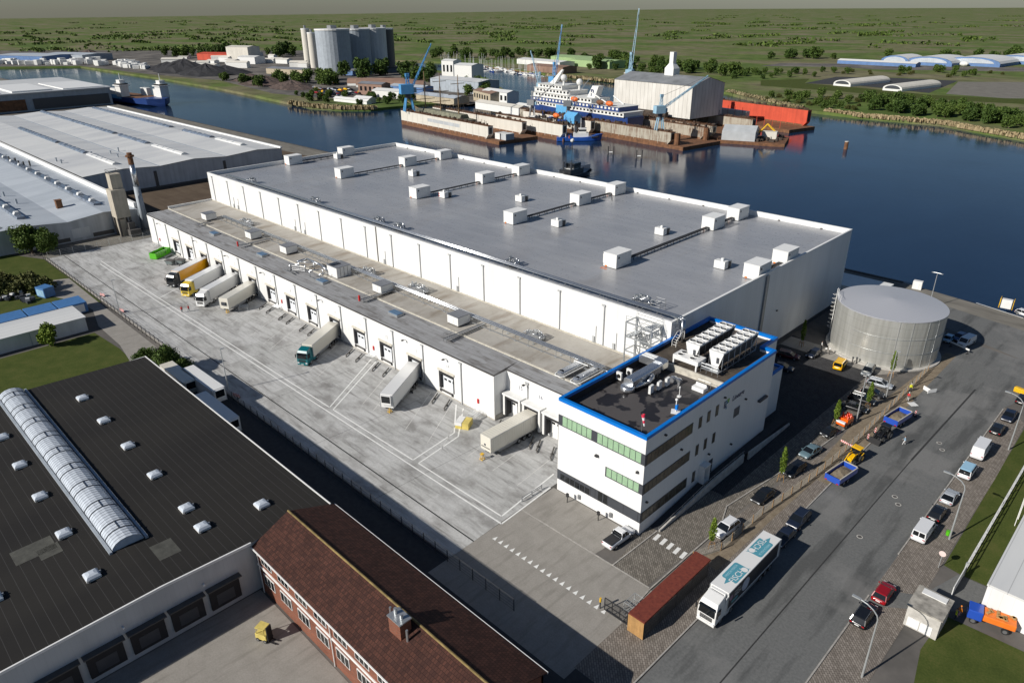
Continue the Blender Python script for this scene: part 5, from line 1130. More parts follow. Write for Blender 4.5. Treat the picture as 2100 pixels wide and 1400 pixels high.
for yv in (111, 140): local(MB().box(W1X0, yv-.35, 8.93, W1X1, yv+.35, 9.02), 'valley_gutter', 'grey_wall', t, WF)
for i, (px, py) in enumerate(((116, 330), (126, 334), (188, 317), (201, 323), (227, 315), (243, 309), (242, 322))):
    x, y = G(px, py, 9.4); local(MB().cyl((x, y, 8.9), .3, 1.6, 8).cyl((x, y, 10.52), .5, .2, 8), 'roof_vent', 'grey_wall', t, WF)
for y in (109, 139): local(MB().box(W1X1+.01, y-.6, .3, W1X1+.25, y+.6, 7.2), 'stain_strip', 'cast_iron', t, WF)
local(MB().box(W1X1+.01, 82, 0, W1X1+.08, 166.5, .9), 'plinth', 'cast_iron', t, WF)
W2X1 = -259.2
t = thing('white_warehouse', 'lower pale blue roofed warehouse left of the silo tower with loading doors', 'warehouse', (W2X1, 20, 0)); WF = (W2X1, 20, 0)
prof = [(0, 6.6), (24, 6.6), (36, 7.4), (48, 7.6), (59, 6.6), (70, 7.8), (80.4, 6.9)]
local(MB().face(*([(W2X1, 0, 0)]+[(W2X1, y, z) for y, z in prof]+[(W2X1, 80.4, 0)])[::-1]).box(-470, 80.401, 0, W2X1, 80.7, 6.9), 'wall', 'dirty_wall', t, WF)
for (a, b_) in zip(prof, prof[1:]): local(MB().face((-470, a[0], a[1]+.05), (W2X1+.35, a[0], a[1]+.05), (W2X1+.35, b_[0], b_[1]+.05), (-470, b_[0], b_[1]+.05)), 'roof', 'old_blue_roof', t, WF)
local(MB().box(-470, 80.45, 6.95, W2X1-2, 81.4, 8.6), 'parapet', 'white_paint', t, WF)
for yr, xa, xb in ((71, -440, -271), (48, -430, -270), (28, -380, -275)):
    local(MB().extr([(yr-.3, 7.5), (yr+2.4, 7.5), (yr+2.1, 8.3), (yr, 8.4)], 'x', xa, xb), 'skylight', 'skylight_glass', t, WF)
    for k in range(int((xb-xa)/13)): local(MB().extr([(yr, 8.3), (yr+2.2, 8.3), (yr+1.6, 9.2), (yr+.5, 9.2)], 'x', xb-6-k*13, xb-4-k*13), 'roof_vent', 'old_white_roof', t, WF)
for k, (px, py) in enumerate(((20, 325), (33, 328), (40, 334), (50, 336), (62, 334), (8, 395), (34, 410))):
    x, y = G(px, py+6, 7.4); local(MB().cyl((x, y, 7), .35, 2.6 if k < 5 else 1.8, 8), 'flue', 'cast_iron' if k < 5 else 'grey_wall', t, WF)
x, y = G(122, 424, 7.4); local(MB().box(x-.9, y-.9, 6.8, x+.9, y+.9, 9.6).box(x-1.05, y-1.05, 9.602, x+1.05, y+1.05, 9.8), 'chimney', 'rust', t, WF)
for (y0, y1, z0, z1, m_, nm) in ((48.6, 50.8, 0, 4.8, 'band_grey', 'door'), (59.5, 64.8, 1.0, 4.1, 'pale_cladding', 'door'), (52, 58.6, .4, 1.6, 'cast_iron', 'dock_edge'), (65.5, 72, .4, 1.7, 'cast_iron', 'dock_edge')): local(MB().box(W2X1+.005, y0, z0, W2X1+.08, y1, z1), nm, m_, t, WF)
mb = MB()
for y in (72.2, 72.9): mb.box(W2X1+.1, y-.04, .3, W2X1+.18, y+.04, 7)
for k in range(14): mb.box(W2X1+.1, 72.25, .5+k*.45, W2X1+.16, 72.85, .56+k*.45)
local(mb, 'ladder', 'steel_trim', t, WF)
# silo tower and chimney
t = thing('silo_tower', 'tall square stained concrete silo tower on legs beside the pale blue roof', 'silo', (-255.4, 74.2, 0))
MB().box(-2.3, -2.2, 6.2, 2.3, 2.2, 15.4).build('body', 'silo_concrete', t, bevel=.08); MB().box(-2.2, -1.2, 15.402, 1.4, 2.2, 20.2).build('upper_body', 'silo_concrete', t, bevel=.08)
for x in (-1.9, 1.9):
    for y in (-1.8, 1.8): MB().box(x-.3, y-.3, 0, x+.3, y+.3, 6.2).build('leg', 'cast_iron', t)
MB().box(-1.6, -1.6, 0, 1.4, .6, 5.6).build('base_room', 'silo_concrete', t); MB().box(1.5, 0, .3, 5.2, 3.4, 2.4).box(2.0, .4, 2.402, 3.8, 2.4, 4.6).build('hopper', 'cast_iron', t); mb = MB()
for x in (-2.1, 1.3):
    for y in (-1.1, 2.1): mb.tube((x, y, 20.2), (x, y, 21.4), .05, 5)
for z in (20.8, 21.4): mb.path([(-2.1, -1.1, z), (1.3, -1.1, z), (1.3, 2.1, z), (-2.1, 2.1, z), (-2.1, -1.1, z)], .05, 5)
mb.build('railing', 'cast_iron', t)
t = thing('chimney_stack', 'slender steel chimney with a rusty dark top beside the silo tower', 'chimney', (-257.8, 81.6, 0)); MB().cyl((0, 0, 0), 1.25, 14.5, 14, 1.0).build('stack', 'grey_wall', t, smooth=True); MB().cyl((0, 0, 14.5), .9, 7.3, 14, .85).build('stack', 'pipe_jacket', t, smooth=True); MB().cyl((0, 0, 21.8), .86, 3.8, 12, .8).build('stack_top', 'rust', t); MB().cyl((0, 0, 24.3), 1.35, .5, 12).build('collar', 'rust', t)
for a in (.5, 2.6, 4.7): MB().tube((2.2*math.cos(a), 2.2*math.sin(a), 0), (.9*math.cos(a), .9*math.sin(a), 9), .12, 5).build('brace', 'grey_wall', t)
# far dark-fronted shed at the top left
t = thing('quay_shed', 'long grey dark-fronted shed behind the white warehouse at the water', 'shed', (-648, 150, 0)); MB().box(-130, -80, 0, 0, 52, 12.5).build('wall', 'grey_wall', t); MB().box(-131, -81, 12.503, 1, 53, 13.3).build('roof', 'old_white_roof', t)
for y0, y1, m_ in ((-58, -8, 'rust'), (-3, 50, 'band_grey')): MB().box(.01, y0, 1.2, .6, y1, 8.6).build('shutter', m_, t)
for y0, y1, z in ((-60, -22, 14.2), (-14, 12, 14.4), (20, 50, 13.9)): MB().box(-70, y0, 13.303, -4, y1, z).build('roof_light', 'white_paint', t)
# ---------------- cabins at the far-left yard
t = thing('site_cabin', 'long low white cabin with a flat pale roof behind the small round bush', 'cabin', (-179, 39, 0)); MB().box(-9.5, -50, 0, 0, 0, 3.2).build('wall', 'pale_cladding', t); MB().box(-9.7, -50.2, 3.203, .2, .2, 3.45).build('roof', 'old_white_roof', t); w_ = MB().box(.003, -9.6, 1.2, .06, -6.2, 2.3).build('window', 'white_paint', t); MB().box(.062, -9.4, 1.3, .08, -8.0, 2.2).box(.062, -7.8, 1.3, .08, -6.4, 2.2).build('pane', 'dark_glass', w_); MB().box(.003, -11.6, 0, .05, -11.4, 3.2).build('joint', 'grey_wall', t)
mat('container_blue', (.06, .17, .38), .5, var=.15, streak=.3); mat('container_pale_blue', (.25, .42, .55), .6, var=.2)
bluec = None
for k in range(6):
    y = 43-k*6.4; lab = ('blue-roofed container nearest the lane, right end of its row', 'blue-roofed container second from the lane', 'blue-roofed container third from the lane', 'blue-roofed container fourth from the lane with leaf marks', 'pale streaked blue container fifth from the lane', 'blue-roofed container at the left picture edge')[k]
    if bluec is None:
        bluec = thing('storage_container', lab, 'container', (-191.4, y, 0), 0, 'blue containers behind the white cabin'); MB().box(-6.2, -6.1, .1, 0, 0, 2.6).build('body', 'container_blue', bluec, bevel=.04); MB().box(-6.15, -6.05, 2.602, -.05, -.05, 2.66).build('roof', 'container_blue', bluec); MB().box(.002, -5.4, .4, .05, -.7, 2.3).build('door', 'white_paint', bluec)
    else:
        o = dup(bluec, (-191.4, y, 0), label=lab)
        if k == 4: [repaint(c, 'container_blue', 'container_pale_blue') for c in o.children]
t = thing('storage_container', 'small bright blue box container beside the hedge', 'container', (*G(96, 607), 0), .3); MB().box(-1.8, -1.4, .1, 1.8, 1.4, 2.7).build('body', 'container_blue', t, bevel=.05); MB().box(-1.5, -1.43, .4, 1.5, -1.402, 2.2).build('door', 'container_pale_blue', t)
rnd = random.Random(4)
for i, (px, py) in enumerate(((38, 606), (52, 612), (20, 612), (60, 618), (10, 618))):
    t = thing('scrap_pile', 'heap of dark scrap and white sacks, %s in the shaded corner by the hedge' % ('leftmost', 'second', 'third', 'fourth', 'rightmost')[[4, 2, 3, 0, 1].index([0, 1, 2, 3, 4][i]) if i < 5 else 0], 'scrap', (*G(px, py), 0), rnd.random(), 'scrap heaps by the hedge'); mb = MB()
    for k in range(6): mb.cbox((rnd.uniform(-1.5, 1.5), rnd.uniform(-1, 1), .4+.3*rnd.random()), (rnd.uniform(.5, 1.6), rnd.uniform(.5, 1.2), .7), rnd.uniform(0, 3))
    mb.build('scrap', 'band_grey', t); MB().cbox((rnd.uniform(-1, 1), rnd.uniform(-.8, .8), 1.0), (.9, .6, .4), rnd.random()).build('sack', 'pale_box', t)
# ground patches there
for nm, pts, m_, z in (('lawn', [(-252, 20), (-198, 24), (-196, 47.4), (-222, 47.6), (-246, 47.4), (-262, 40)], 'lawn', .01), ('lawn', [(-176.5, -30), (-139, -30), (-139, 34), (-152, 40), (-163, 40.5), (-176.5, 39.5)], 'lawn', .01), ('lane', [(-222, 47.2), (-198, 46.8), (-170, 46.6), (-146, 46.4), (-141, 41), (-138.5, 30), (-146, 32), (-153, 39.5), (-165, 41.2), (-180, 41.5), (-192, 44), (-200, 43.4), (-214, 38), (-222, 36), (-226, 39)], 'gate_concrete', .016)): sheet(nm, pts, m_, z, px=False)
# ---------------- black roofed hall
t = thing('dark_roof_hall', 'hall with a wide dark bitumen roof, domed skylights and a long barrel rooflight', 'hall', (-73, 38.2, 0)); BF = (-73, 38.2, 0); X0b, X1b, Yb, Ys, Yr = -138.2, -73.2, 38.2, -50., 16.
mb = MB(); ze, zr_ = 7.25, 7.95
for x in (X0b, X1b): p = [(x, Ys, 0), (x, Ys, 6.6), (x, Yr, zr_-.05), (x, Yb, ze-.05), (x, Yb, 0)]; mb.face(*(p[::-1] if x == X0b else p[::-1]))
mb.box(X0b+.01, Yb-.3, 0, X1b-.01, Yb, ze-.06); local(mb, 'wall', 'grey_cladding', t, BF)
local(MB().face((X0b-.1, Yr, zr_), (X1b+.1, Yr, zr_), (X1b+.1, Yb+.1, ze), (X0b-.1, Yb+.1, ze)).face((X0b-.1, Ys, 6.6), (X1b+.1, Ys, 6.6), (X1b+.1, Yr, zr_), (X0b-.1, Yr, zr_)), 'roof', 'tar_roof', t, BF)
roof_o = [c for c in t.children if c.name.startswith('roof')][0]
local(MB().box(X0b-.15, Yb+.06, ze-.25, X1b+.15, Yb+.22, ze+.12).raw([(X1b+.06, Ys, 6.4), (X1b+.25, Ys, 6.4), (X1b+.25, Ys, 6.75), (X1b+.06, Ys, 6.75), (X1b+.06, Yr, zr_-.2), (X1b+.25, Yr, zr_-.2), (X1b+.25, Yr, zr_+.12), (X1b+.06, Yr, zr_+.12), (X1b+.06, 26.9, ze+.12), (X1b+.25, 26.9, ze+.12), (X1b+.25, 26.9, ze+.47), (X1b+.06, 26.9, ze+.47)], [(1, 5, 6, 2), (3, 2, 6, 7), (5, 9, 10, 6), (7, 6, 10, 11)]).box(X0b-.22, -50, 7.0, X0b-.06, 38.2, 7.3), 'roof_edge', 'white_paint', t, BF)
bs = local(MB(), 'x', 'white_paint', t, BF) if False else None
mb = MB(); xa, xb = -138., -83.3; ya, yb_ = 14.1, 17.9; seg = 8
arc = [(16+1.9*math.cos(PI*k/seg), 7.9+1.25*math.sin(PI*k/seg)) for k in range(seg+1)]
mb.extr(arc, 'x', xa, xb); sk = local(mb, 'barrel_rooflight', mat('barrel_glass', (.55, .60, .66), .3, var=.1, spec=.6), roof_o, BF)
mb = MB(); N = 90
for k in range(N+1):
    x = xa+(xb-xa)*k/N; big = k % 10 in (3, 6); r_ = .16 if big else .03
    for (p, q) in zip(arc, arc[1:]): mb.tube((x, p[0], p[1]+.02), (x, q[0], q[1]+.02), r_*.6, 4)
    if k % 10 == 3: mb.tube((x, 16, 9.18), (x+(xb-xa)/N*3, 16, 9.18), .07, 4)
local(mb, 'glazing_bar', 'band_grey', roof_o, BF); local(MB().box(xa-.2, 13.7, 7.6, xb+.3, 14.05, 8.2).box(xa-.2, 17.95, 7.6, xb+.3, 18.3, 8.2), 'barrel_kerb', 'grey_wall', roof_o, BF)
dome = None
for i, (x, y) in enumerate(((-128, 24.2), (-117.4, 24.2), (-106.8, 24.2), (-96.2, 24.1), (-85.4, 24.1), (-79.2, 31.6), (-80.1, 23.9), (-133.8, 11.3), (-123.2, 11.3), (-112.6, 11.2), (-102.1, 11.1), (-91.3, 11), (-80.7, 11), (-128, 2), (-106, 2), (-85, 2))):
    z = (ze+(zr_-ze)*(Yb-y)/(Yb-Yr)) if y > Yr else 6.6+(zr_-6.6)*(y-Ys)/(Yr-Ys)
    if dome is None:
        dome = MB().box(-.8, -.8, -.1, .8, .8, .28).build('dome_skylight', 'pale_box', roof_o); MB().loft([[(-.82, -.82, .3), (.82, -.82, .3), (.82, .82, .3), (-.82, .82, .3)], [(-.6, -.6, .55), (.6, -.6, .55), (.6, .6, .55), (-.6, .6, .55)], [(-.25, -.25, .66), (.25, -.25, .66), (.25, .25, .66), (-.25, .25, .66)]]).build('dome', 'barrel_glass', dome, smooth=False); MB().box(.82, -.7, .1, 1.05, -.5, .4).box(-.1, .82, .1, .1, 1.0, .4).build('opener', 'galvanised', dome); d_ = dome; d_.location = (x-BF[0], y-BF[1], z)
    else: dup(dome, (x-BF[0], y-BF[1], z), parent=roof_o)
for (xa, ya, w_, h_, rz) in ((-81, 17.6, 3.4, 2.6, 0), (-92.5, 5.2, 3.2, 4.5, 0), (-90.5, 7.6, 2.4, 2.4, 0)):
    z = lambda y: (ze+(zr_-ze)*(Yb-y)/(Yb-Yr)) if y > Yr else 6.6+(zr_-6.6)*(y-Ys)/(Yr-Ys)
    local(MB().face((xa, ya, z(ya)+.02), (xa+w_, ya, z(ya)+.02), (xa+w_, ya+h_, z(ya+h_)+.02), (xa, ya+h_, z(ya+h_)+.02)), 'roof_patch', mat('felt_patch', (.07, .07, .06), .9, var=.3), roof_o, BF)
for i in range(5):
    y = 22.6-i*4.6; d = local(MB().box(X1b+.02, y-1.9, .9, X1b+.35, y+1.9, 4.1), 'dock_door', 'dark_rubber', t, BF); local(MB().box(X1b+.352, y-1.1, 1.3, X1b+.37, y+1.1, 2.9), 'leaf', 'band_grey', d, BF)
    mb = MB(); mb.box(X1b+.02, y-2.15, 4.15, X1b+.9, y+2.15, 4.3); local(mb, 'canopy', 'cast_iron', d, BF)
for y in (20.4, 11.2): local(MB().box(X1b+.02, y-.1, 5.2, X1b+.4, y+.1, 5.4), 'wall_lamp', 'white_paint', t, BF)
# ---------------- brick building
def brick(nm, a, d, mo, bw, rh, sc=1., rot=None, bump=.0):
    m, t, b = newmat(nm, .85, spec=.2); v = t.pos(); s = t.sep(v)
    cm = t.node('CombineXYZ'); t.link(s[0] if rot != 'y' else s[1], cm.inputs[0]); t.link(s[2] if rot is None else s[1], cm.inputs[1])
    bk = t.node('TexBrick', Scale=sc); bk.inputs['Brick Width'].default_value = bw; bk.inputs['Row Height'].default_value = rh; bk.inputs['Mortar Size'].default_value = .02
    bk.inputs['Color1'].default_value = (*a, 1); bk.inputs['Color2'].default_value = (*d, 1); bk.inputs['Mortar'].default_value = (*mo, 1); t.link(cm.outputs[0], bk.inputs['Vector'])
    c = t.mix(.6, bk.outputs[0], t.ramp(t.noise(v, .5, 5, .7), ((.3, .45), (.7, 1.))), 'MULTIPLY'); t.link(c, b.inputs['Base Color'])
brick('red_brick', (.30, .095, .05), (.22, .07, .04), (.2, .15, .12), .5, .16); brick('roof_tiles', (.10, .042, .03), (.055, .025, .02), (.02, .012, .01), .35, .42, rot='r')
t = thing('brick_building', 'red brick house with a brown tiled gable roof and white trimmed windows', 'brick building', (-73, 26.8, 0)); BF = (-73, 26.8, 0); XA, XB = -73.1, -34.; YA, YB, YR, ZE, ZG = 26.9, 38.9, 32.35, 7., 9.5
mb = MB()
for x in (XA+.3, XB-.3): p = [(x, YA+.3, 0), (x, YA+.3, ZE), (x, YR, ZG-.1), (x, YB-.3, ZE), (x, YB-.3, 0)]; mb.face(*p[::-1])
mb.box(XA+.3, YA+.3, 0, XB-.3, YA+.6, ZE-.05).box(XA+.3, YB-.6, 0, XB-.3, YB-.3, ZE-.05); local(mb, 'wall', 'red_brick', t, BF)
for y0, z0, y1, z1 in ((YA, ZE, YR, ZG), (YR, ZG, YB, ZE)): local(MB().raw([(XA, y0, z0), (XB, y0, z0), (XB, y1, z1), (XA, y1, z1), (XA, y0, z0-.12), (XB, y0, z0-.12), (XB, y1, z1-.12), (XA, y1, z1-.12)], [(0, 1, 2, 3), (7, 6, 5, 4), (0, 4, 5, 1), (2, 6, 7, 3), (1, 5, 6, 2), (3, 7, 4, 0)]), 'roof', 'roof_tiles', t, BF)
roof_b = [c for c in t.children if c.name.startswith('roof')][0]
local(MB().tube((XA, YR, ZG+.02), (XB, YR, ZG+.02), .14, 6), 'ridge_tile', 'moss_edge', roof_b, BF)
ch = local(MB().box(-48.6, 30.2, 8.2, -46.6, 31.6, 10.6), 'chimney', 'red_brick', roof_b, BF); local(MB().box(-48.7, 30.1, 10.602, -46.5, 31.7, 10.75).cyl((-48.2, 30.9, 10.75), .2, .7, 8).cyl((-47.2, 30.9, 10.75), .2, .6, 8), 'chimney_pot', 'galvanised', ch, BF); local(MB().cyl((-49.6, 31.2, 8.6), .14, 1.8, 6).cyl((-46, 30.6, 8.6), .14, 1.6, 6), 'flue', 'galvanised', roof_b, BF)
local(MB().box(XA, YB+.002, ZE-.22, XB, YB+.12, ZE-.02), 'gutter', 'pale_box', t, BF); local(MB().box(XA, YA-.12, ZE-.2, XB, YA-.002, ZE-.02), 'gutter', 'white_paint', t, BF)
for z in (4.2,): local(MB().box(XA+.3, YA+.18, z, XB-.3, YA+.297, z+.3), 'string_course', 'white_paint', t, BF)
for k in range(9):
    x = -71.5+k*4.1
    for z0, z1 in ((5.2, 6.5), (2.0, 3.6)):
        wn = local(MB().box(x, YA+.2, z0, x+2.6, YA+.297, z1), 'window', 'white_paint', t, BF); mb = MB()
        for j in range(3): mb.box(x+.1+j*.84, YA+.18, z0+.12, x+.82+j*.84, YA+.198, z1-.12)
        local(mb, 'pane', 'dark_glass', wn, BF)
    if k in (0, 4): local(MB().tube((x-.7, YA+.15, 0), (x-.7, YA+.15, ZE-.2), .07, 6), 'downpipe', 'pale_box', t, BF)
t = thing('forklift', 'small yellow forklift in the shaded court below the brick wall', 'forklift', (-65.2, 23.4, .02), .4); MB().box(-.9, -.55, .3, .7, .55, 1.1).build('body', 'crate_yellow', t, bevel=.06); mb = MB()
for x in (-.7, .5):
    for y in (-.5, .5): mb.tube((x, y, 1.1), (x*.8, y, 2.0), .05, 5)
mb.box(-.7, -.58, 2.0, .55, .58, 2.1); mb.build('cage', 'crate_yellow', t); MB().box(.75, -.4, .1, .9, .4, 2.3).box(.9, -.35, .1, 1.9, -.2, .16).box(.9, .2, .1, 1.9, .35, .16).build('mast', 'under', t); wheels(t, (-.55, .5), .5, .25, .2)
sheet('courtyard', [(-73, -50), (-30, -50), (-30, 26.9), (-73, 26.9)], 'gate_concrete', .01, px=False)
# ================================================================ tank, street furniture, people
m_, t_, b_ = newmat('tank_steel', .38, .55); v_ = t_.obj(); s_ = t_.sep(v_)
f_ = t_.noise(t_.mapping(v_, (2.2, 2.2, .15)), .5, 4); e_ = t_.math('LESS_THAN', t_.math('FRACT', t_.math('DIVIDE', s_[2], 1.8)), .03)
c_ = t_.ramp(f_, ((.35, (.50, .50, .46)), (.65, (.66, .66, .62)))); t_.link(t_.mix(t_.math('MULTIPLY', e_, .35), c_, (.15, .15, .15)), b_.inputs['Base Color'])
m_, t_, b_ = newmat('tank_roof', .45, .2); s_ = t_.sep(t_.obj()); e_ = t_.math('LESS_THAN', t_.math('FRACT', t_.math('DIVIDE', s_[1], .75)), .12); t_.link(t_.mix(t_.math('MULTIPLY', e_, .15), (.50, .51, .54), (.12, .12, .15)), b_.inputs['Base Color'])
TC = (-42.2, 156.9); TR, TH = 10.6, 10.6
t = thing('storage_tank', 'big round steel water tank with a shallow conical roof and caged ladder', 'tank', (*TC, 0))
MB().cyl((0, 0, .3), TR, TH-.3, 64).build('shell', 'tank_steel', t, smooth=False); MB().lathe((0, 0, TH+.004), [(TR+.1, -.15), (TR+.1, 0), (0.01, 1.0)], 64).build('roof', 'tank_roof', t); MB().cyl((0, 0, 0), TR+.8, .298, 48).build('base_slab', 'concrete_pale', t)
mb = MB()
for z in (3.4, 6.6): mb.path([((TR+.05)*math.cos(R(a)), (TR+.05)*math.sin(R(a)), z) for a in range(-110, 10, 6)], .05, 4)
for a in (-62, -48, -30, -16): mb.tube(((TR+.05)*math.cos(R(a)), (TR+.05)*math.sin(R(a)), .3), ((TR+.05)*math.cos(R(a)), (TR+.05)*math.sin(R(a)), TH), .045, 4)
mb.build('pipe', 'galvanised', t); a0 = R(-168); mb = MB(); lx, ly = math.cos(a0), math.sin(a0); px_, py_ = -ly, lx
for s in (-.35, .35): mb.tube((lx*(TR+.3)+px_*s, ly*(TR+.3)+py_*s, .4), (lx*(TR+.3)+px_*s, ly*(TR+.3)+py_*s, TH+1.1), .04, 5)
for k in range(26): z = .6+k*.4; mb.tube((lx*(TR+.3)-px_*.35, ly*(TR+.3)-py_*.35, z), (lx*(TR+.3)+px_*.35, ly*(TR+.3)+py_*.35, z), .025, 4)
for k in range(9): z = 2.6+k*.95; mb.path([(lx*(TR+.3+q)+px_*s, ly*(TR+.3+q)+py_*s, z) for q, s in ((0, -.45), (.5, -.4), (.8, 0), (.5, .4), (0, .45))], .035, 4)
mb.build('ladder', 'pale_box', t); mb = MB()
for k in range(5): a = a0+k*.12; mb.tube((TR*math.cos(a), TR*math.sin(a), TH), (TR*math.cos(a), TR*math.sin(a), TH+1.1), .04, 4)
mb.path([(TR*math.cos(a0+k*.12), TR*math.sin(a0+k*.12), TH+1.1) for k in range(5)], .035, 4); mb.build('railing', 'pale_box', t)
sheet('tank_pad', [(-59, 143.5), (-38, 143.2), (-36, 146), (-36, 149), (-59, 149)], 'gate_concrete', .022, px=False)
t = thing('pump_house', 'dark flat-roofed kiosk in shade behind the round tank', 'kiosk', (-33.6, 163.5, 0)); MB().box(-6, 0, 0, 0, 6, 3).build('wall', 'roof_top_grey', t); MB().box(-6.15, -.15, 3.003, .15, 6.15, 3.3).build('roof', 'cast_iron', t); MB().box(-4.6, 1.6, 3.305, -1.6, 4, 3.6).build('rooflight', 'old_blue_roof', t)
mat('lamp_pole', (.52, .54, .54), .4, .5)
def lamp(loc, h, kind, label, rz=0.):
    t = thing('street_lamp', label, 'street lamp', (*loc, 0), rz); MB().cyl((0, 0, 0), .13, h if kind != 'arm' else h-1.5, 8, .07).build('pole', 'lamp_pole', t)
    if kind == 'arm':
        pts = [(0, 0, h-1.5)]+[(-2.6*(1-math.cos(R(a))), 0, h-1.5+1.6*math.sin(R(a))) for a in (20, 40, 60, 80)]; MB().path(pts, .07, 6).build('arm', 'lamp_pole', t); MB().cbox((pts[-1][0]-.35, 0, pts[-1][2]+.02), (.9, .3, .14)).build('lamp_head', 'lamp_pole', t)
    elif kind == 'double': MB().tube((-.9, 0, h), (.9, 0, h), .05, 5).build('arm', 'lamp_pole', t); [MB().cbox((s*.8, 0, h-.05), (.9, .35, .12)).build('lamp_head', 'lamp_pole', t) for s in (-1, 1)]
    else: MB().cbox((.3, 0, h-.02), (.75, .28, .12)).build('lamp_head', 'lamp_pole', t)
lamp((-12.5, 99.1), 10, 'arm', 'curved grey street lamp beside the small green bin'); lamp((-12.3, 130.5), 10, 'arm', 'curved grey street lamp near the yellow road block'); lamp((-12.4, 67.4), 10, 'arm', 'curved grey street lamp arching over the dark red car')
lamp((-34.1, 121.8), 9.9, 's', 'thin straight lamp pole by the orange machine'); lamp((-33.5, 134.7), 9.9, 's', 'thin straight lamp pole beside the silver estate car'); lamp((-126.8, 48.4), 9.2, 's', 'thin lamp pole at the yard fence near the white trailers', 1.57); lamp((-183.6, 47.7), 9, 's', 'thin lamp pole at the yard fence opposite the docked lorries', 1.57); lamp((-42.2, 188.1), 9.2, 'double', 'twin-headed lamp pole on the quay behind the tank')
# ---- fences
def fence(name, label, pts, h, mp, mw, step=3., rails=(.15, .6, 1.1, 1.55, 1.95), r=.02, pr=.045):
    t = thing(name, label, 'fence', (*pts[0], 0)); ox, oy = pts[0]; mb = MB(); post = None
    for (x0, y0), (x1, y1) in zip(pts, pts[1:]):
        L = math.hypot(x1-x0, y1-y0); n = max(1, int(L/step))
        for z in rails:
            if z <= h: mb.tube((x0-ox, y0-oy, z), (x1-ox, y1-oy, z), r, 4)
        for i in range(n+1):
            p = (x0-ox+(x1-x0)*i/n, y0-oy+(y1-y0)*i/n, 0)
            if post is None: post = MB().box(-pr, -pr, 0, pr, pr, h).build('post', mp, t); post.location = p
            else: o = post.copy(); COL.objects.link(o); o.parent = t; o.location = p
    mb.build('wire', mw, t); return t
fence('mesh_fence', 'dark wire mesh fence along the kerb between yard and dark lane', [(-246, 47.2), (-47, 47.2)], 2., 'black_steel', 'cast_iron', 2.5)
fence('mesh_fence', 'grey wire mesh fence closing the left end of the yard', [(-246.3, 48.5), (-246.3, 80)], 2., 'lamp_pole', 'lamp_pole', 3.4)
fence('rail_fence', 'pale steel rail fence on the green verge right of the street', [(-9.05, 92.6), (-9.1, 178)], 1.7, 'lamp_pole', 'pale_box', 2.6, (.2, .8, 1.65), .075)
fence('boundary_fence', 'brown weathered mesh fence along the planted strip between forecourt and street', [(-36.0, 70.5), (-34.2, 74.8), (-33.8, 86), (-32.6, 96), (-31.9, 106), (-31.5, 116), (-31.4, 152)], 1.5, 'timber', 'flashing_pale', 2.4, (.1, .3, .5, .7, .9, 1.1, 1.3, 1.45), .02)
sheet('planting_strip', [(-36, 71), (-34.4, 75), (-34, 90), (-33, 104), (-32.2, 121), (-31.2, 121), (-31.6, 104), (-32.2, 88), (-32.6, 71)], 'trench_soil', .03, px=False)
t = thing('sliding_gate', 'white panelled sliding gate at the end of the pale rail fence', 'gate', (-9, 87.4, 0)); MB().box(-.05, 0, .2, .05, 5.1, 1.7).build('panel', 'pale_box', t); MB().box(-.12, 5.12, 0, .12, 5.36, 2.2).build('post', 'lamp_pole', t)
t = thing('entrance_gate', 'black steel sliding gate at the bottom of the entrance drive', 'gate', (-39, 55.1, 0)); mb = MB()
for z in (.2, 1.1, 2.1): mb.box(0, -.05, z-.05, 4.6, .05, z+.05)
for k in range(5): mb.box(k*1.15-.05, -.05, .25, k*1.15+.05, .05, 2.05)
mb.build('frame', 'black_steel', t); mb = MB()
for k in range(40): mb.box(.06+k*.115, -.012, .25, .085+k*.115, .012, 2.05)
mb.build('bar', 'black_steel', t)
for x in (4.75, 5.2): MB().box(x-.1, -.25, 0, x+.1, -.05, 2.4).build('post', 'cast_iron', t)
t = thing('gate_cage', 'pale mesh cage beside the black gate and the timber end wall', 'cage', (-36.9, 56.2, 0)); mb = MB()
for x in (0, 1.6):
    for y in (0, 2.2): mb.box(x-.04, y-.04, 0, x+.04, y+.04, 2)
for z in (.1, 1, 2):
    mb.path([(0, 0, z), (1.6, 0, z), (1.6, 2.2, z), (0, 2.2, z), (0, 0, z)], .035, 4)
for k in range(8): mb.tube((.2*k, 0, 2), (.2*k, 2.2, 2), .02, 4)
mb.build('frame', 'lamp_pole', t)
t = thing('gate_signal', 'yellow warning light post at the entrance gate', 'signal', (-39.6, 55.0, 0)); MB().cyl((0, 0, 0), .08, 1.1, 8).build('post', 'black_steel', t); MB().cyl((0, 0, 1.1), .14, .3, 8).cyl((0, 0, 1.45), .14, .25, 8).build('lamp', 'signal_yellow', t)
m_, t_, b_ = newmat('sedum_roof', .95); t_.link(t_.ramp(t_.noise(t_.obj(), 2.2, 6, .75), ((.3, (.10, .018, .012)), (.6, (.19, .038, .022)), (.75, (.16, .08, .035)))), b_.inputs['Base Color'])
t = thing('cycle_shelter', 'long shelter with a rust-red planted roof and timber end wall', 'shelter', (-34, 54.6, 0)); MB().box(-1.15, 0, 2.5, 1.15, 14.8, 2.78).build('roof', 'sedum_roof', t); MB().box(-1.2, -.06, 2.44, 1.2, 14.86, 2.6).build('roof_edge', 'cast_iron', t) if False else None
mb = MB()
for k in range(12): mb.box(-1.12+k*.187, -.05, .05, -.95+k*.187, 0, 2.6)
mb.build('end_wall', 'timber', t); mb = MB()
for y in (.3, 3.7, 7.2, 10.8, 14.5):
    for x in (-1, 1): mb.box(x-.05, y-.05, 0, x+.05, y+.05, 2.498)
mb.build('post', 'black_steel', t); mb = MB()
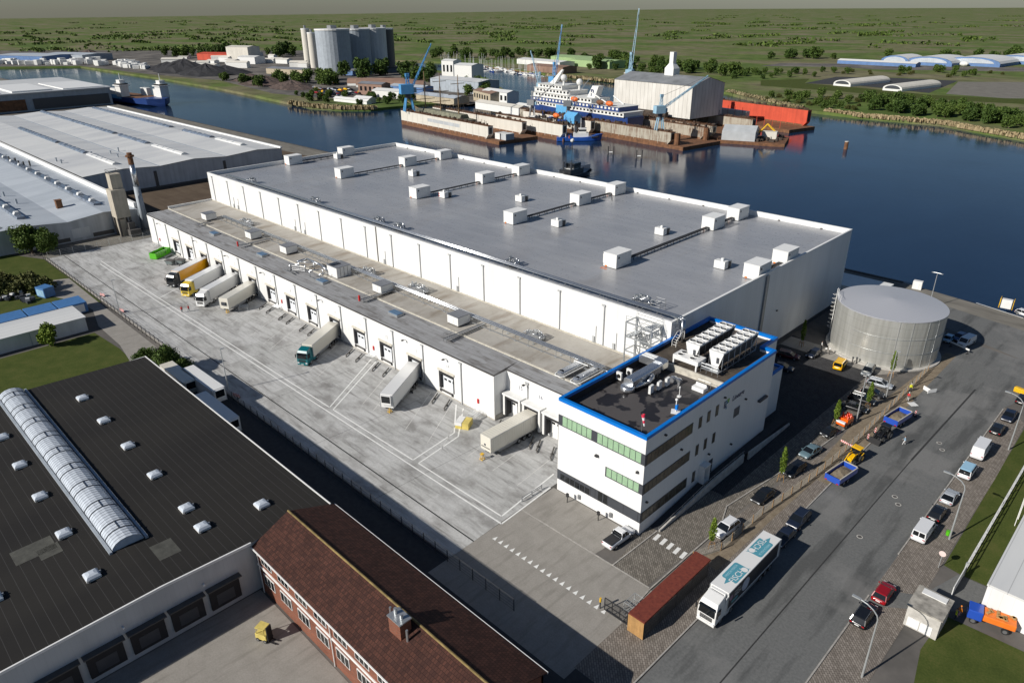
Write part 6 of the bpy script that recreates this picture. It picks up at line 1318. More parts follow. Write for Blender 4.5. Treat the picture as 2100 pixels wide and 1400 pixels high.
for k in range(72): y = .3+k*.2; mb.box(1.03, y-.05, .1, 1.06, y+.05, 2.45)
mb.build('screen', 'cast_iron', t)
t = thing('transformer_house', 'pale concrete transformer house with a mossy flat roof beside the driveway', 'transformer house', (-10, 80.7, 0)); MB().box(-1.8, -2.1, 0, 1.8, 2.1, 3.0).build('wall', 'concrete_pale', t); MB().box(-1.95, -2.25, 3.003, 1.95, 2.25, 3.2).build('roof', mat('mossy_roof', (.33, .31, .27), .9, var=.5, scale=.9), t); MB().box(-1.5, -2.16, .2, -.2, -2.103, 1.5).box(-.1, -2.16, .2, 1.2, -2.103, 1.5).build('door', 'white_paint', t); MB().box(-1.3, .9, 3.205, 1.4, 1.9, 3.32).build('vent', 'pale_box', t)
t = thing('white_hall', 'white flat-roofed hall at the right picture edge behind the verge', 'hall', (-5.9, 86.8, 0)); MB().box(.1, .1, 0, 30, 34, 4.4).build('wall', 'white_cladding', t); MB().box(0, 0, 4.403, 30.1, 34.1, 4.7).build('roof', 'old_white_roof', t); MB().cyl((1.6, 21, 4.705), .25, .4, 8).build('roof_vent', 'cast_iron', t); mb = MB()
for y in (22, 24): mb.path([(-.8, y, 0), (-.8, y, 5.6), (1, y, 5.6), (1, y, 4.7)], .05, 5)
mb.tube((-.8, 22, 5.6), (-.8, 24, 5.6), .05, 5); mb.build('ladder', 'white_paint', t)
t = thing('works_lorry', 'orange tipper body with blue cab on the driveway by the transformer house', 'works vehicle', (-4.8, 85.6, .03), R(12)); MB().box(-.4, -.9, .9, 2.9, .9, 1.7).build('body', 'orange_paint', t, bevel=.06); MB().box(-2.0, -.9, .6, -.45, .9, 1.9).build('cab', 'tipper_blue', t, bevel=.1); MB().box(-2.04, -.7, 1.25, -2.003, .7, 1.75).build('windscreen', 'car_glass', t); mb = MB(); rnd = random.Random(2)
for i in range(10): mb.cbox((rnd.uniform(0, 2.6), rnd.uniform(-.6, .6), 1.75), (.7, .3, .2), rnd.random()*3)
mb.build('load', 'timber', t); wheels(t, (-1.3, 2.0), .75, .4, .25)
t = thing('litter_bin', 'small green litter bin fixed by the curved lamp', 'bin', (-12.9, 99.6, 0)); MB().cyl((0, 0, .25), .25, .7, 10, .28).build('body', 'skip_green', t); MB().cyl((0, 0, 0), .06, .25, 6).build('post', 'cast_iron', t)
t = thing('traffic_sign', 'round pale traffic sign on a thin post at the driveway corner', 'traffic sign', (-11.8, 92.0, 0)); MB().cyl((0, 0, 0), .05, 2.6, 6).build('post', 'lamp_pole', t); MB().tube((0, -.06, 2.4), (0, -.09, 2.4), .42, 16).build('plate', mat('sign_pale', (.75, .60, .56), .5), t)
for i, (px, py, l) in enumerate(((2062, 631, 'white cabinet with yellow guard rails on the quay edge'), (1880, 592, 'small white cabinet on the quay behind the low store'))):
    t = thing('quay_cabinet', l, 'cabinet', (*G(px, py), 0), .1); MB().box(-1.1, -.7, 0, 1.1, .7, 2.2).build('casing', 'pale_box', t, bevel=.04)
    if i == 0: MB().path([(-1.4, -.9, 0), (-1.4, -.9, 2.4), (-1.4, .9, 2.4), (-1.4, .9, 0)], .07, 5).path([(1.4, -.9, 0), (1.4, -.9, 2.4), (1.4, .9, 2.4), (1.4, .9, 0)], .07, 5).build('guard', 'signal_yellow', t)
    else: MB().box(-.4, -.75, .3, .4, -.7, 1.8).build('door', 'white_paint', t)
for i, p in enumerate(((1835, 1018), (1842, 1034), (1763, 1100), (1932, 922), (1926, 908))):
    tag(MB().cyl((0, 0, .011), .42, .01, 20).mi(1).cyl((0, 0, .021), .3, .004, 18).build('manhole_cover', ['concrete_pale', 'cast_iron'], loc=(*G(*p), 0)), 'round pale-rimmed manhole cover set into the grey street', 'manhole cover', 'manhole covers in the street')
for p, l in (((-56.3, 68.2), 'dark charging post near the left end of the office front'), ((-50.3, 68.1), 'dark charging post near the middle of the office front')):
    t = thing('charging_post', l, 'charging post', (*p, .02)); MB().cyl((0, 0, 0), .09, 1.0, 8).build('post', 'cast_iron', t); MB().box(-.2, -.13, 1.0, .2, .13, 1.6).build('head', 'black_steel', t)
    MB().box(1.05, 1.1, .6, 1.4, 1.38, 1.3).build('wall_box', 'steel_trim', t)
t = thing('guard_rail', 'steel guard rail on the pale ground in front of the office corner', 'guard rail', (-61.3, 63.4, .02)); MB().tube((0, 0, .75), (0, 4.6, .75), .06, 6).tube((0, 0, .4), (0, 4.6, .4), .05, 6).build('rail', 'steel_trim', t)
for y in (.1, 2.3, 4.5): MB().box(-.05, y-.05, 0, .05, y+.05, .8).build('post', 'steel_trim', t)
for p, l in ((((-49.7, 145.4)), 'pair of white-headed valve posts at the left foot of the tank'), (((-43.9, 145)), 'pair of dark valve posts in front of the tank')):
    t = thing('valve_post', l, 'valve post', (*p, .02)); MB().cyl((0, 0, 0), .12, 1.1, 8).cyl((.7, .2, 0), .12, 1.2, 8).build('post', 'cast_iron', t); MB().sphere((0, 0, 1.25), .22, 8, 5).sphere((.7, .2, 1.35), .22, 8, 5).build('head', 'white_paint' if 'white' in l else 'band_grey', t)
for i, (px, py) in enumerate(((211, 608), (250, 640), (485, 815), (1130, 1000))):
    if i < 3:
        t = thing('traffic_cone', ('red and white barrier boards by the yard fence opposite the four lorries', 'red and white barrier boards at the foot of the yard lamp pole', 'red and white barrier boards near the white trailers')[i], 'barrier', (*G(px, py), .02), .3); MB().box(-.9, -.04, .2, .9, .04, .9).build('board', 'red_white', t); MB().box(-.8, -.3, 0, -.6, .3, .198).box(.6, -.3, 0, .8, .3, .198).build('foot', 'cast_iron', t)
# ---------------------------------------------------------------- people
mat('skin', (.50, .31, .22), .6); mat('hair_dark', (.03, .02, .015), .7); mat('cloth_red', (.62, .03, .03), .8); mat('cloth_dark', (.03, .035, .045), .85); mat('cloth_blue', (.28, .42, .55), .8); mat('cloth_hivis', (.70, .72, .03), .7); mat('cloth_orange', (.85, .25, .02), .7); mat('cloth_white', (.70, .70, .68), .8); mat('cloth_pink', (.70, .36, .42), .8)
def person(loc, rz, top, legs, label, hair='hair_dark', pose='walk', scale=1.):
    st = .22 if pose == 'walk' else .06; lean = .0 if pose != 'bend' else .42
    P = {}; hipz = .93
    def U_(x, y, z):   # bend the upper body forward
        dz = z-hipz; return (x+dz*math.sin(lean), y, hipz+dz*math.cos(lean))
    V = [((0, 0, hipz), .13), (U_(0, 0, 1.15), .125), (U_(0, 0, 1.38), .15), (U_(0, 0, 1.50), .06), (U_(.02, 0, 1.58), .075), (U_(.03, 0, 1.68), .10), (U_(.02, 0, 1.76), .07)]
    E = [(0, 1), (1, 2), (2, 3), (3, 4), (4, 5), (5, 6)]
    def add(par, p, r): V.append((p, r)); E.append((par, len(V)-1)); return len(V)-1
    for s in (-1, 1):
        f = s*st; k = add(0, (0, s*.10, .86), .10); k = add(k, (f*.5+.03, s*.11, .49), .062); k = add(k, (f-.02*(s > 0), s*.11, .09), .045); add(k, (f+.15, s*.12, .04), .04)
        a = -s*st*.8; k = add(2, U_(0, s*.19, 1.41), .065); k = add(k, U_(a*.4-.03, s*.25, 1.14), .045); k = add(k, U_(a+.10 if pose != 'bend' else .35, s*.25, .92), .032); h = add(k, U_(a+.13 if pose != 'bend' else .40, s*.25, .85), .032)
        for q in range(4): add(h, U_(a+.14+.02*q if pose != 'bend' else .42+.02*q, s*(.24+.012*q), .76+.008*abs(q-1.5)), .010)
        add(k, U_(a+.18 if pose != 'bend' else .46, s*.22, .84), .010)
    me = bpy.data.meshes.new('body'); me.from_pydata([v[0] for v in V], E, []); o = bpy.data.objects.new('body', me); COL.objects.link(o)
    sk = o.modifiers.new('skin', 'SKIN'); sk.use_smooth_shade = True; me.skin_vertices[0].data[0].use_root = True
    for i, v in enumerate(V): me.skin_vertices[0].data[i].radius = (v[1], v[1]*(1.25 if i in (1, 2) else 1.))
    ss = o.modifiers.new('sub', 'SUBSURF'); ss.levels = ss.render_levels = 1
    m2 = bpy.data.meshes.new_from_object(o.evaluated_get(bpy.context.evaluated_depsgraph_get())); bpy.data.objects.remove(o); m2.name = 'person'
    for n_ in (top, legs, 'skin', 'cast_iron'): m2.materials.append(_M[n_])
    c, s_ = math.cos(lean), math.sin(lean)
    for p in m2.polygons:
        x, y, z = p.center; zz = hipz+((z-hipz)*c+x*s_) if z > hipz-.1 and lean else z
        p.material_index = 2 if zz > 1.5 or (abs(y) > .2 and zz < .93) else 3 if z < .10 and abs(y) < .2 else 1 if zz < .95 else 0
        p.use_smooth = True
    o = bpy.data.objects.new('person', m2); COL.objects.link(o); o.location = (*loc[:2], loc[2] if len(loc) > 2 else .02); o.rotation_euler = (0, 0, rz); o.scale = (scale,)*3
    tag(o, label, 'person'); hx = U_(.01, 0, 1.745)
    MB().sphere(hx, .115, 10, 6, 1, .95, .72).build('hair', hair, o, smooth=True)
    f = U_(.125, 0, 1.66); MB().sphere((f[0], f[1], f[2]), .018, 6, 4).build('nose', 'skin', o)
    for sg in (-1, 1): e = U_(.115, sg*.035, 1.70); MB().sphere(e, .012, 6, 4).build('eye', 'fan_black', o); e = U_(.02, sg*.10, 1.67); MB().sphere(e, .022, 6, 4, .6, .5, 1.2).build('ear', 'skin', o)
    return o
person(at(374, 641), R(-20), 'cloth_red', 'cloth_dark', 'person in a red jacket and dark trousers, walking, left of a pair by the lorries'); person(at(388, 639), R(-160), 'cloth_red', 'cloth_dark', 'person in a red jacket and dark trousers, right of a pair by the lorries')
person(at(1853, 912), R(200), 'cloth_blue', 'cloth_white', 'person in a pale blue top walking alone on the street'); person(at(1866, 803), R(-60), 'cloth_hivis', 'cloth_dark', 'worker in a yellow high-visibility jacket standing at the trench', 'cloth_white', 'stand'); person(at(1861, 822), R(100), 'cloth_red', 'cloth_white', 'worker in red bending over the trench', 'cloth_white', 'bend')
person(at(1684, 715), R(30), 'cloth_white', 'cloth_dark', 'person in a white top beside the dark blue hatchback in shade', pose='stand'); person(at(1965, 1264), R(-140), 'cloth_orange', 'cloth_pink', 'worker in an orange jacket and pink trousers by the transformer house', 'cloth_orange', 'walk'); person(at(1957, 1270), R(10), 'cloth_hivis', 'cloth_dark', 'worker in a yellow vest half hidden beside the transformer house', pose='stand')
person((*G(1254.5, 412.5, ZR), ZR), R(40), 'cloth_dark', 'cloth_dark', 'person in dark clothes standing on the grey roof by a fan house', pose='walk')
# ================================================================ vegetation
def leafmat(name, lo, hi):
    m, t, b = newmat(name, .7, spec=.25); ri = t.node('NewGeometry').outputs['Random Per Island']; oi = t.node('ObjectInfo').outputs['Random']
    c = t.ramp(ri, ((.0, lo), (1., hi))); c = t.mix(.45, c, t.ramp(oi, ((0, (.55, .62, .5)), (1, (1.15, 1.05, .95)))), 'MULTIPLY'); t.link(c, b.inputs['Base Color'])
    b.inputs['Subsurface Weight'].default_value = 0.
leafmat('leaf_fresh', (.075, .13, .012), (.17, .235, .03)); leafmat('leaf_dark', (.032, .065, .012), (.085, .14, .028)); leafmat('leaf_mid', (.045, .085, .014), (.11, .165, .034)); leafmat('leaf_bush', (.06, .075, .018), (.12, .125, .04)); leafmat('reed_tan', (.26, .21, .12), (.40, .33, .20))
mat('bark', (.10, .075, .055), .9, var=.3)
def leaves(mb, rnd, c, rad, n, size, flat=.0):
    for _ in range(n):
        th = rnd.uniform(0, 2*PI); cz = rnd.uniform(-1, 1); rr = rnd.random()**.45; q = math.sqrt(1-cz*cz)
        p = Vector((c[0]+rad[0]*rr*q*math.cos(th), c[1]+rad[1]*rr*q*math.sin(th), c[2]+rad[2]*rr*cz)); s = size*rnd.uniform(.6, 1.4)
        a = Vector((rnd.gauss(0, 1), rnd.gauss(0, 1), rnd.gauss(0, 1)*(1-flat))).normalized(); b = a.cross(Vector((rnd.gauss(0, 1), rnd.gauss(0, 1), rnd.gauss(0, 1)))).normalized()
        mb.face(p-a*s-b*s*.3, p-b*s*.75, p+a*s*.9, p+b*s*.75)
def tree_meshes(name, h, r, leaf, n, size, seed, trunk_h=.3, clumps=9, column=False, base=0.):
    rnd = random.Random(seed); cr = MB(); tk = MB(); zt = h*trunk_h
    tk.tube((0, 0, base), (0, 0, h*.55), r*.07, 7, r*.04)
    for i in range(clumps):
        if column: c = (rnd.uniform(-.15, .15)*r, rnd.uniform(-.15, .15)*r, zt+(h-zt)*(i+.5)/clumps); k = (1-abs((i+.3)/clumps-.38)*1.1); rad = (r*k, r*k, (h-zt)/clumps*.9)
        else:
            a = rnd.uniform(0, 2*PI); d = r*rnd.uniform(.15, .68); z = zt+(h-zt)*rnd.uniform(.18, .86); c = (d*math.cos(a), d*math.sin(a), z); q = r*rnd.uniform(.32, .55); rad = (q, q, q*.8)
            tk.tube((0, 0, h*.25+z*.2), c, r*.035, 5, r*.012)
        leaves(cr, rnd, c, rad, n//clumps, size)
    if not column: leaves(cr, rnd, (0, 0, zt+(h-zt)*.5), (r*.75, r*.75, (h-zt)*.42), n//5, size)
    return cr, tk
class TreeKind:
    def __init__(s, name, leaf, *a, **k): s.name = name; s.leaf = leaf; s.a = a; s.k = k; s.proto = None
    def put(s, x, y, label, sc=1., rz=0., group=None, z=0., cat='tree'):
        if s.proto is None:
            cr, tk = tree_meshes(s.name, *s.a, **s.k); t = thing(s.name, label, cat, (x, y, z), rz, group); cr.build('crown', s.leaf, t); tk.build('trunk', 'bark', t); s.proto = t
        else: t = dup(s.proto, (x, y, z), rz, label)
        if 'group' in t and not group: del t['group']
        if group: t['group'] = group
        t.scale = (sc, sc, sc*random.Random(int(x*31+y*17)).uniform(.88, 1.12)); return t
young = TreeKind('young_tree', 'leaf_fresh', 5.6, .62, 'leaf_fresh', 900, .13, 11, trunk_h=.28, clumps=9, column=True)
for p, l in (((1826, 772), 'slim young tree in front of the tank beside the right lamp pole'), ((1778, 836), 'slim young tree between the silver estate and the grey crossover'), ((1712, 872), 'slim young tree at the orange machine'), ((1600, 986), 'slim young tree staked between two black cars on the forecourt'), ((1458, 1122), 'slim young tree beside the white crossover'), ((1643, 711), 'slim young tree in deep shade against the tall store wall')):
    o = young.put(*at(*p), l, 1., p[0])
    st = MB()
    for k in range(3): a = k*2.1; st.tube((.55*math.cos(a), .55*math.sin(a), 0), (.4*math.cos(a), .4*math.sin(a), 1.3), .04, 5); st.tube((.5*math.cos(a), .5*math.sin(a), .9), (.5*math.cos(a+2.1), .5*math.sin(a+2.1), .9), .03, 5)
    st.build('stake', 'timber', o)
big = TreeKind('broadleaf_tree', 'leaf_mid', 9.5, 5, 'leaf_mid', 5200, .30, 21, trunk_h=.12, clumps=16)
big.put(-255, 46.5, 'broad tree with brighter top at the left edge of the yard, tallest one', 1.05); big.put(-250.5, 49.4, 'broad dark tree beside the yard fence, right of the tallest one', .82, 2.); big.put(-262, 38, 'broad tree cut by the left picture edge', .9, 4)
o = big.put(-143.5, 43.2, 'leafy tree rising behind the corner of the dark roof', .62, 1.2); o2 = big.put(-149.5, 41.4, 'low spreading tree left of the one at the dark roof corner', .5, 3.3); big.put(-140.5, 45.2, 'small leafy tree touching the white trailers', .45, .4)
shrub = TreeKind('spiky_bush', 'leaf_fresh', 5.2, 2.5, 'leaf_fresh', 2600, .22, 31, trunk_h=.04, clumps=12)
shrub.put(-175.6, 30.2, 'round spiky bush in front of the white cabin', 1., cat='bush')
hedge = TreeKind('hedge_bush', 'leaf_bush', 4, 3.6, 'leaf_bush', 1700, .28, 41, trunk_h=.02, clumps=11)
rnd = random.Random(8)
for i, (px, py) in enumerate(((0, 588), (22, 586), (44, 590), (62, 592), (80, 598), (12, 600), (36, 601), (94, 596))):
    hedge.put(*at(px, py), 'olive green bush in the hedge behind the blue containers', rnd.uniform(.85, 1.15), rnd.uniform(0, 6), 'bushes of the hedge behind the containers', cat='bush')
# distant trees: coarser crowns
farA = TreeKind('bank_tree', 'leaf_dark', 9.5, 5.6, 'leaf_dark', 1100, .62, 51, trunk_h=.05, clumps=14); farB = TreeKind('bank_tree', 'leaf_mid', 8.5, 5.4, 'leaf_mid', 1000, .6, 52, trunk_h=.05, clumps=12)
def scatter(kinds, poly, n, lab, group, smin, smax, seed, z=0.):
    rnd = random.Random(seed); xs = [p[0] for p in poly]; ys = [p[1] for p in poly]; k = 0; guard = 0; out = []
    while k < n and guard < n*60:
        guard += 1; px, py = rnd.uniform(min(xs), max(xs)), rnd.uniform(min(ys), max(ys)); ins = False; j = len(poly)-1
        for i in range(len(poly)):
            if (poly[i][1] > py) != (poly[j][1] > py) and px < (poly[j][0]-poly[i][0])*(py-poly[i][1])/(poly[j][1]-poly[i][1])+poly[i][0]: ins = not ins
            j = i
        if not ins: continue
        x, y = G(px, py)
        if any((x-a)**2+(y-b)**2 < 9 for a, b in out): continue
        out.append((x, y)); rnd.choice(kinds).put(x, y, lab, rnd.uniform(smin, smax), rnd.uniform(0, 6), group, z); k += 1
scatter([farA, farB], [(1765, 205), (1880, 214), (2000, 232), (2120, 250), (2120, 268), (2050, 262), (1960, 247), (1880, 240), (1770, 226)], 75, 'leafy tree in the dense belt along the right-hand water bank', 'trees of the right-hand bank belt', .55, .95, 61)
scatter([farB, hedge], [(1565, 190), (1660, 196), (1760, 206), (1765, 228), (1690, 226), (1620, 216), (1570, 205)], 34, 'low green tree on the water bank behind the red dock', 'low trees behind the red dock', .5, .85, 62)
scatter([farA, farB], [(1190, 122), (1300, 122), (1400, 138), (1500, 145), (1560, 150), (1560, 160), (1400, 154), (1290, 152), (1200, 152)], 60, 'leafy tree in the belt behind the covered dock shed', 'trees behind the dock shed', .8, 1.5, 63)
scatter([farB, farA], [(1490, 148), (1700, 146), (1760, 150), (1700, 158), (1500, 166)], 26, 'scrubby tree on the meadow beyond the harbour', 'scrub trees on the meadow', .5, .8, 64)
scatter([farB, hedge], [(1690, 142), (2110, 148), (2110, 160), (1960, 160), (1690, 150)], 26, 'low scrub bush on the strip in front of the far hangars', 'scrub in front of the hangars', .5, .9, 65)
scatter([farB], [(560, 165), (680, 160), (700, 172), (640, 180), (560, 175)], 16, 'leafy tree in the scrap yard before the silos', 'trees at the scrap yard', .9, 1.4, 66)
scatter([farA], [(690, 140), (790, 140), (790, 160), (700, 165)], 9, 'tall dark tree standing before the silo block', 'trees before the silos', 1.4, 2.0, 67)
scatter([farA, farB], [(820, 150), (900, 148), (880, 170), (830, 172)], 8, 'tall tree between the silo block and the blue crane', 'trees left of the blue crane', 1.3, 1.8, 68)
scatter([farB, farA], [(590, 186), (860, 196), (830, 218), (760, 222), (680, 218), (600, 200)], 26, 'green bush on the grassy point of the scrap yard', 'bushes on the grassy point', .4, .8, 69)
scatter([farB], [(950, 162), (1010, 178), (1000, 205), (960, 200)], 10, 'green tree beside the white sheds behind the docks', 'trees behind the docks', .9, 1.4, 70)
scatter([farA, farB], [(430, 160), (540, 168), (560, 185), (480, 170)], 14, 'dark tree on the far bank beside the coal heaps', 'trees beside the coal heaps', .6, 1., 71)
scatter([farA, farB], [(330, 112), (790, 112), (790, 118), (330, 120)], 34, 'dark tree in the far line behind the silos', 'far tree line behind the silos', 1.2, 2., 72)
scatter([farA, farB], [(860, 114), (1180, 114), (1180, 122), (1000, 124), (860, 121)], 26, 'dark tree on the far bank behind the marina', 'far trees behind the marina', 1., 1.7, 73)
scatter([farA, farB], [(1560, 118), (2110, 119), (2110, 123), (1560, 122)], 22, 'tree in the hedge line behind the airfield hangars', 'hedge line behind the hangars', .9, 1.6, 74)
# reeds and far woodland are uncountable
def reeds(pts, label, n, seed, hgt=1.8, wid=7):
    rnd = random.Random(seed); mb = MB(); P = [G(*p) for p in pts]
    for _ in range(n):
        i = rnd.randrange(len(P)-1); f = rnd.random(); x = P[i][0]*(1-f)+P[i+1][0]*f; y = P[i][1]*(1-f)+P[i+1][1]*f; d = rnd.random()*wid; x += d*.25*rnd.uniform(-1, 1); y += d-1.0; a = rnd.uniform(0, PI); s = rnd.uniform(.4, 1.); h = hgt*rnd.uniform(.5, 1.2)
        mb.face((x-s*math.cos(a), y-s*math.sin(a), -.6), (x+s*math.cos(a), y+s*math.sin(a), -.6), (x+s*.7*math.cos(a)+rnd.uniform(-.3, .3), y+s*.7*math.sin(a), h), (x-s*.7*math.cos(a), y-s*.7*math.sin(a), h*.9))
    tag(mb.build('reed_bed', 'reed_tan'), label, 'reeds', kind='stuff')
reeds([(1690, 228), (1760, 238), (1850, 246), (1930, 253), (2000, 266), (2100, 283), (2140, 290)], 'tan reeds fringing the right-hand bank', 2600, 1, 1.5, 8)
reeds([(590, 212), (640, 219), (700, 223), (765, 223)], 'tan reeds fringing the grassy point by the scrap yard', 900, 2, 2.2, 5)
reeds([(1120, 155), (1200, 162), (1290, 172)], 'tan reeds along the marina bank', 500, 3, 2.2, 6)
reeds([(1490, 188), (1560, 205), (1640, 224)], 'tan reeds behind the red dock', 700, 4, 1.6, 9)
mb = MB(); rnd = random.Random(5)
for _ in range(330):          # field hedges and copses, each a short irregular line
    d = 1450*(3.9**rnd.random()); a = rnd.uniform(R(84), R(178)); b = rnd.choice((-.12, 1.45))+rnd.uniform(-.15, .15); L = rnd.uniform(20, 170); x, y = d*math.cos(a), d*math.sin(a)
    for k in range(int(L/7)):
        f = (k*7-L/2)+rnd.uniform(-5, 5)
        if rnd.random() < .8: leaves(mb, rnd, (x+f*math.cos(b), y+f*math.sin(b), 2.5), (7, 7, rnd.uniform(2, 5)), 9, 2.6)
tag(mb.build('woodland', 'leaf_mid'), 'dark distant hedges and copses towards the horizon', 'woods', kind='stuff')
# ================================================================ harbour: floating docks, ships, cranes
mat('dock_white', (.62, .59, .52), .8, var=.12, scale=.12, streak=.5); mat('ship_white', (.72, .72, .69), .5, var=.06); mat('ship_blue', (.022, .055, .20), .4, var=.15, scale=.3); mat('tug_blue', (.02, .09, .38), .4, var=.15, scale=.4); mat('sky_blue', (.12, .38, .66), .45, var=.1); mat('crane_blue', (.10, .33, .62), .5, var=.12, scale=.5); mat('crane_pale', (.30, .48, .60), .5, var=.12, scale=.5); mat('dock_red', (.55, .075, .035), .7, var=.25, scale=.15, streak=.5); mat('canvas_grey', (.42, .44, .45), .8, var=.15, scale=.2); mat('olive_cover', (.17, .17, .12), .85, var=.3, scale=.5); mat('mast_brown', (.24, .16, .09), .8); mat('dark_junk', (.06, .045, .035), .9, var=.6, scale=.6); mat('lifeboat_orange', (.75, .16, .03), .5)
m_, t_, b_ = newmat('dock_rusty', .85); v_ = t_.obj(); n1 = t_.noise(t_.mapping(v_, (1, 1, .12)), .9, 5, .7); n2 = t_.noise(t_.mapping(v_, (.2, .2, .6)), .6, 4)
t_.link(t_.mix(t_.math('MULTIPLY', t_.ramp(n1, ((.42, 0.), (.62, 1.))), t_.ramp(n2, ((.35, .25), (.65, 1.)))), (.40, .37, .30), (.13, .06, .03)), b_.inputs['Base Color'])
m_, t_, b_ = newmat('dock_sheeting', .7); v_ = t_.obj(); s_ = t_.sep(v_); e_ = t_.math('LESS_THAN', t_.math('FRACT', t_.math('DIVIDE', t_.math('ADD', s_[0], s_[1]), 3.1)), .07)
t_.link(t_.mix(t_.math('MULTIPLY', e_, .6), t_.ramp(t_.noise(t_.mapping(v_, (1, 1, .3)), .25, 4), ((.35, (.58, .56, .51)), (.65, (.70, .68, .63)))), (.15, .13, .12)), b_.inputs['Base Color'])
HD = R(-6.5)
def clutter(mb, rnd, x0, x1, y0, y1, z, n, s=1.):
    for _ in range(n):
        x, y = rnd.uniform(x0, x1), rnd.uniform(y0, y1); k = rnd.random()
        if k < .6: mb.cbox((x, y, z+.5*s), (rnd.uniform(.5, 2.5)*s, rnd.uniform(.5, 1.6)*s, rnd.uniform(.6, 1.6)*s), rnd.random()*3)
        else: mb.tube((x, y, z), (x+rnd.uniform(-.5, .5), y, z+rnd.uniform(1, 3)*s), .12, 4)
def dock(name, label, corner, L, W, H, m_, hd=HD, pr=9, seed=1, near=None):
    "floating dock: pontoon and two wing walls; corner is the near right end of the near wall, x runs left"
    t = thing(name, label, 'floating dock', (*corner, WATER), hd); rnd = random.Random(seed)
    MB().box(-L, 0, -1, pr, W, 1.9).build('pontoon', 'rust', t)
    for y0, nm in ((0, 'wing_wall'), (W-3.6, 'wing_wall')):
        e = near if near and y0 == 0 else 0; Hh = H; H = H*.8 if e else H; mb = MB(); mb.extr([(-L, 1.9), (-2.2-e, 1.9), (-e, 4.2), (-e, H), (-L, H)], 'y', y0+.02, y0+3.58); mb.build(nm, m_ if not e else 'dock_white', t)
        if e: H = Hh; continue
        MB().box(-L, y0+.0, 1.9, -2.4, y0+.015, 2.8).box(-L, y0-.1, H, .2, y0+3.7, H+.15).build('deck_edge', 'rust', t)
        mb = MB(); n = int(L/2.6)
        for i in range(n): x = -i*L/n; mb.tube((x, y0+.1, H+.15), (x, y0+.1, H+1.2), .06, 4)
        for z in (H+.7, H+1.2): mb.tube((-L, y0+.1, z), (0, y0+.1, z), .05, 4)
        mb.build('railing', 'rust', t); mb = MB(); clutter(mb, rnd, -L+1, -1, y0+.6, y0+3.0, H+.15, int(L/1.6)); mb.build('deck_gear', 'dark_junk', t)
        MB().box(.01, y0+.8, 4.6, .05, y0+2.8, H-.8).build('end_opening', 'fan_black', t)
    mb = MB()
    for i in range(int(L/6)):
        x = -3-i*6
        for y in (-.06, W-3.62): mb.box(x-.12, y, 2, x+.12, y+.05, H)
    mb.build('rib', m_, t); return t
dA = dock('floating_dock', 'white-walled floating dock holding the old sailing ship', (-303.2, 287), 95, 28.5, 8.9, 'dock_white', pr=10, seed=3)
MB().box(-63, -.03, 5.2, -28, .0, 7.2).build('paint_patch', 'canvas_grey', dA)
dB = dock('floating_dock', 'small white floating dock between the other two with a tug on it', (-275, 318.5), 62, 26, 9.1, 'dock_white', pr=1, seed=5)
dC = dock('floating_dock', 'long rust-streaked floating dock carrying the blue and white ship', (-217, 340.2), 132, 31, 8.3, 'dock_rusty', R(-8), pr=9, seed=7)
dD = dock('floating_dock', 'rusty floating dock under the tall pale sheeted shed', (-214, 378), 84, 42, 7.9, 'dock_rusty', HD, pr=4, seed=9)
dE = dock('floating_dock', 'bright red floating dock beyond the sheeted shed', (-197, 432), 92, 24, 11.2, 'dock_red', R(-13), pr=4, seed=11, near=30)
MB().cyl((2, 3, 1.9), 1.6, 6, 10).cyl((2, 27, 1.9), 1.6, 6.5, 10).build('mooring_tower', 'rust', dC)
# sheeted shed on the dock
t = thing('dock_shed', 'tall pale sheeted repair shed with grey roof and a white roof stack', 'shed', (-237.7, 391.6, 6.2), HD); L, W, h = 63, 31, 18.8
MB().face((-L, 0, 0), (0, 0, 0), (0, 0, h), (-L, 0, h)).face((0, 0, 0), (0, W, 0), (0, W, h), (0, W/2, h+4), (0, 0, h)).face((0, W, 0), (-L, W, 0), (-L, W, h), (0, W, h)).face((-L, W, 0), (-L, 0, 0), (-L, 0, h), (-L, W/2, h+4), (-L, W, h)).build('wall', 'dock_sheeting', t)
for y0, z0, y1, z1 in ((-.4, h-.02, W/2, h+4.1), (W/2, h+4.1, W+.4, h-.02)): MB().face((-L-.3, y0, z0), (.3, y0, z0), (.3, y1, z1), (-L-.3, y1, z1)).build('roof', 'roof_top_grey' if False else mat('felt_grey', (.20, .21, .22), .7, var=.25, scale=.15), t)
MB().loft([[(-33, 13, h+3), (-26, 13, h+3), (-26, 19, h+3), (-33, 19, h+3)], [(-33, 13, h+7.5), (-26, 13, h+7.5), (-26, 19, h+7.5), (-33, 19, h+7.5)], [(-31, 14.5, h+10.5), (-28, 14.5, h+10.5), (-28, 17.5, h+10.5), (-31, 17.5, h+10.5)], [(-31, 14.5, h+17), (-28, 14.5, h+17), (-28, 17.5, h+17), (-31, 17.5, h+17)]]).build('roof_stack', 'ship_white', t)
MB().box(-60, -6, -2, -14, -3, 3).build('scaffold', 'dark_junk', t)
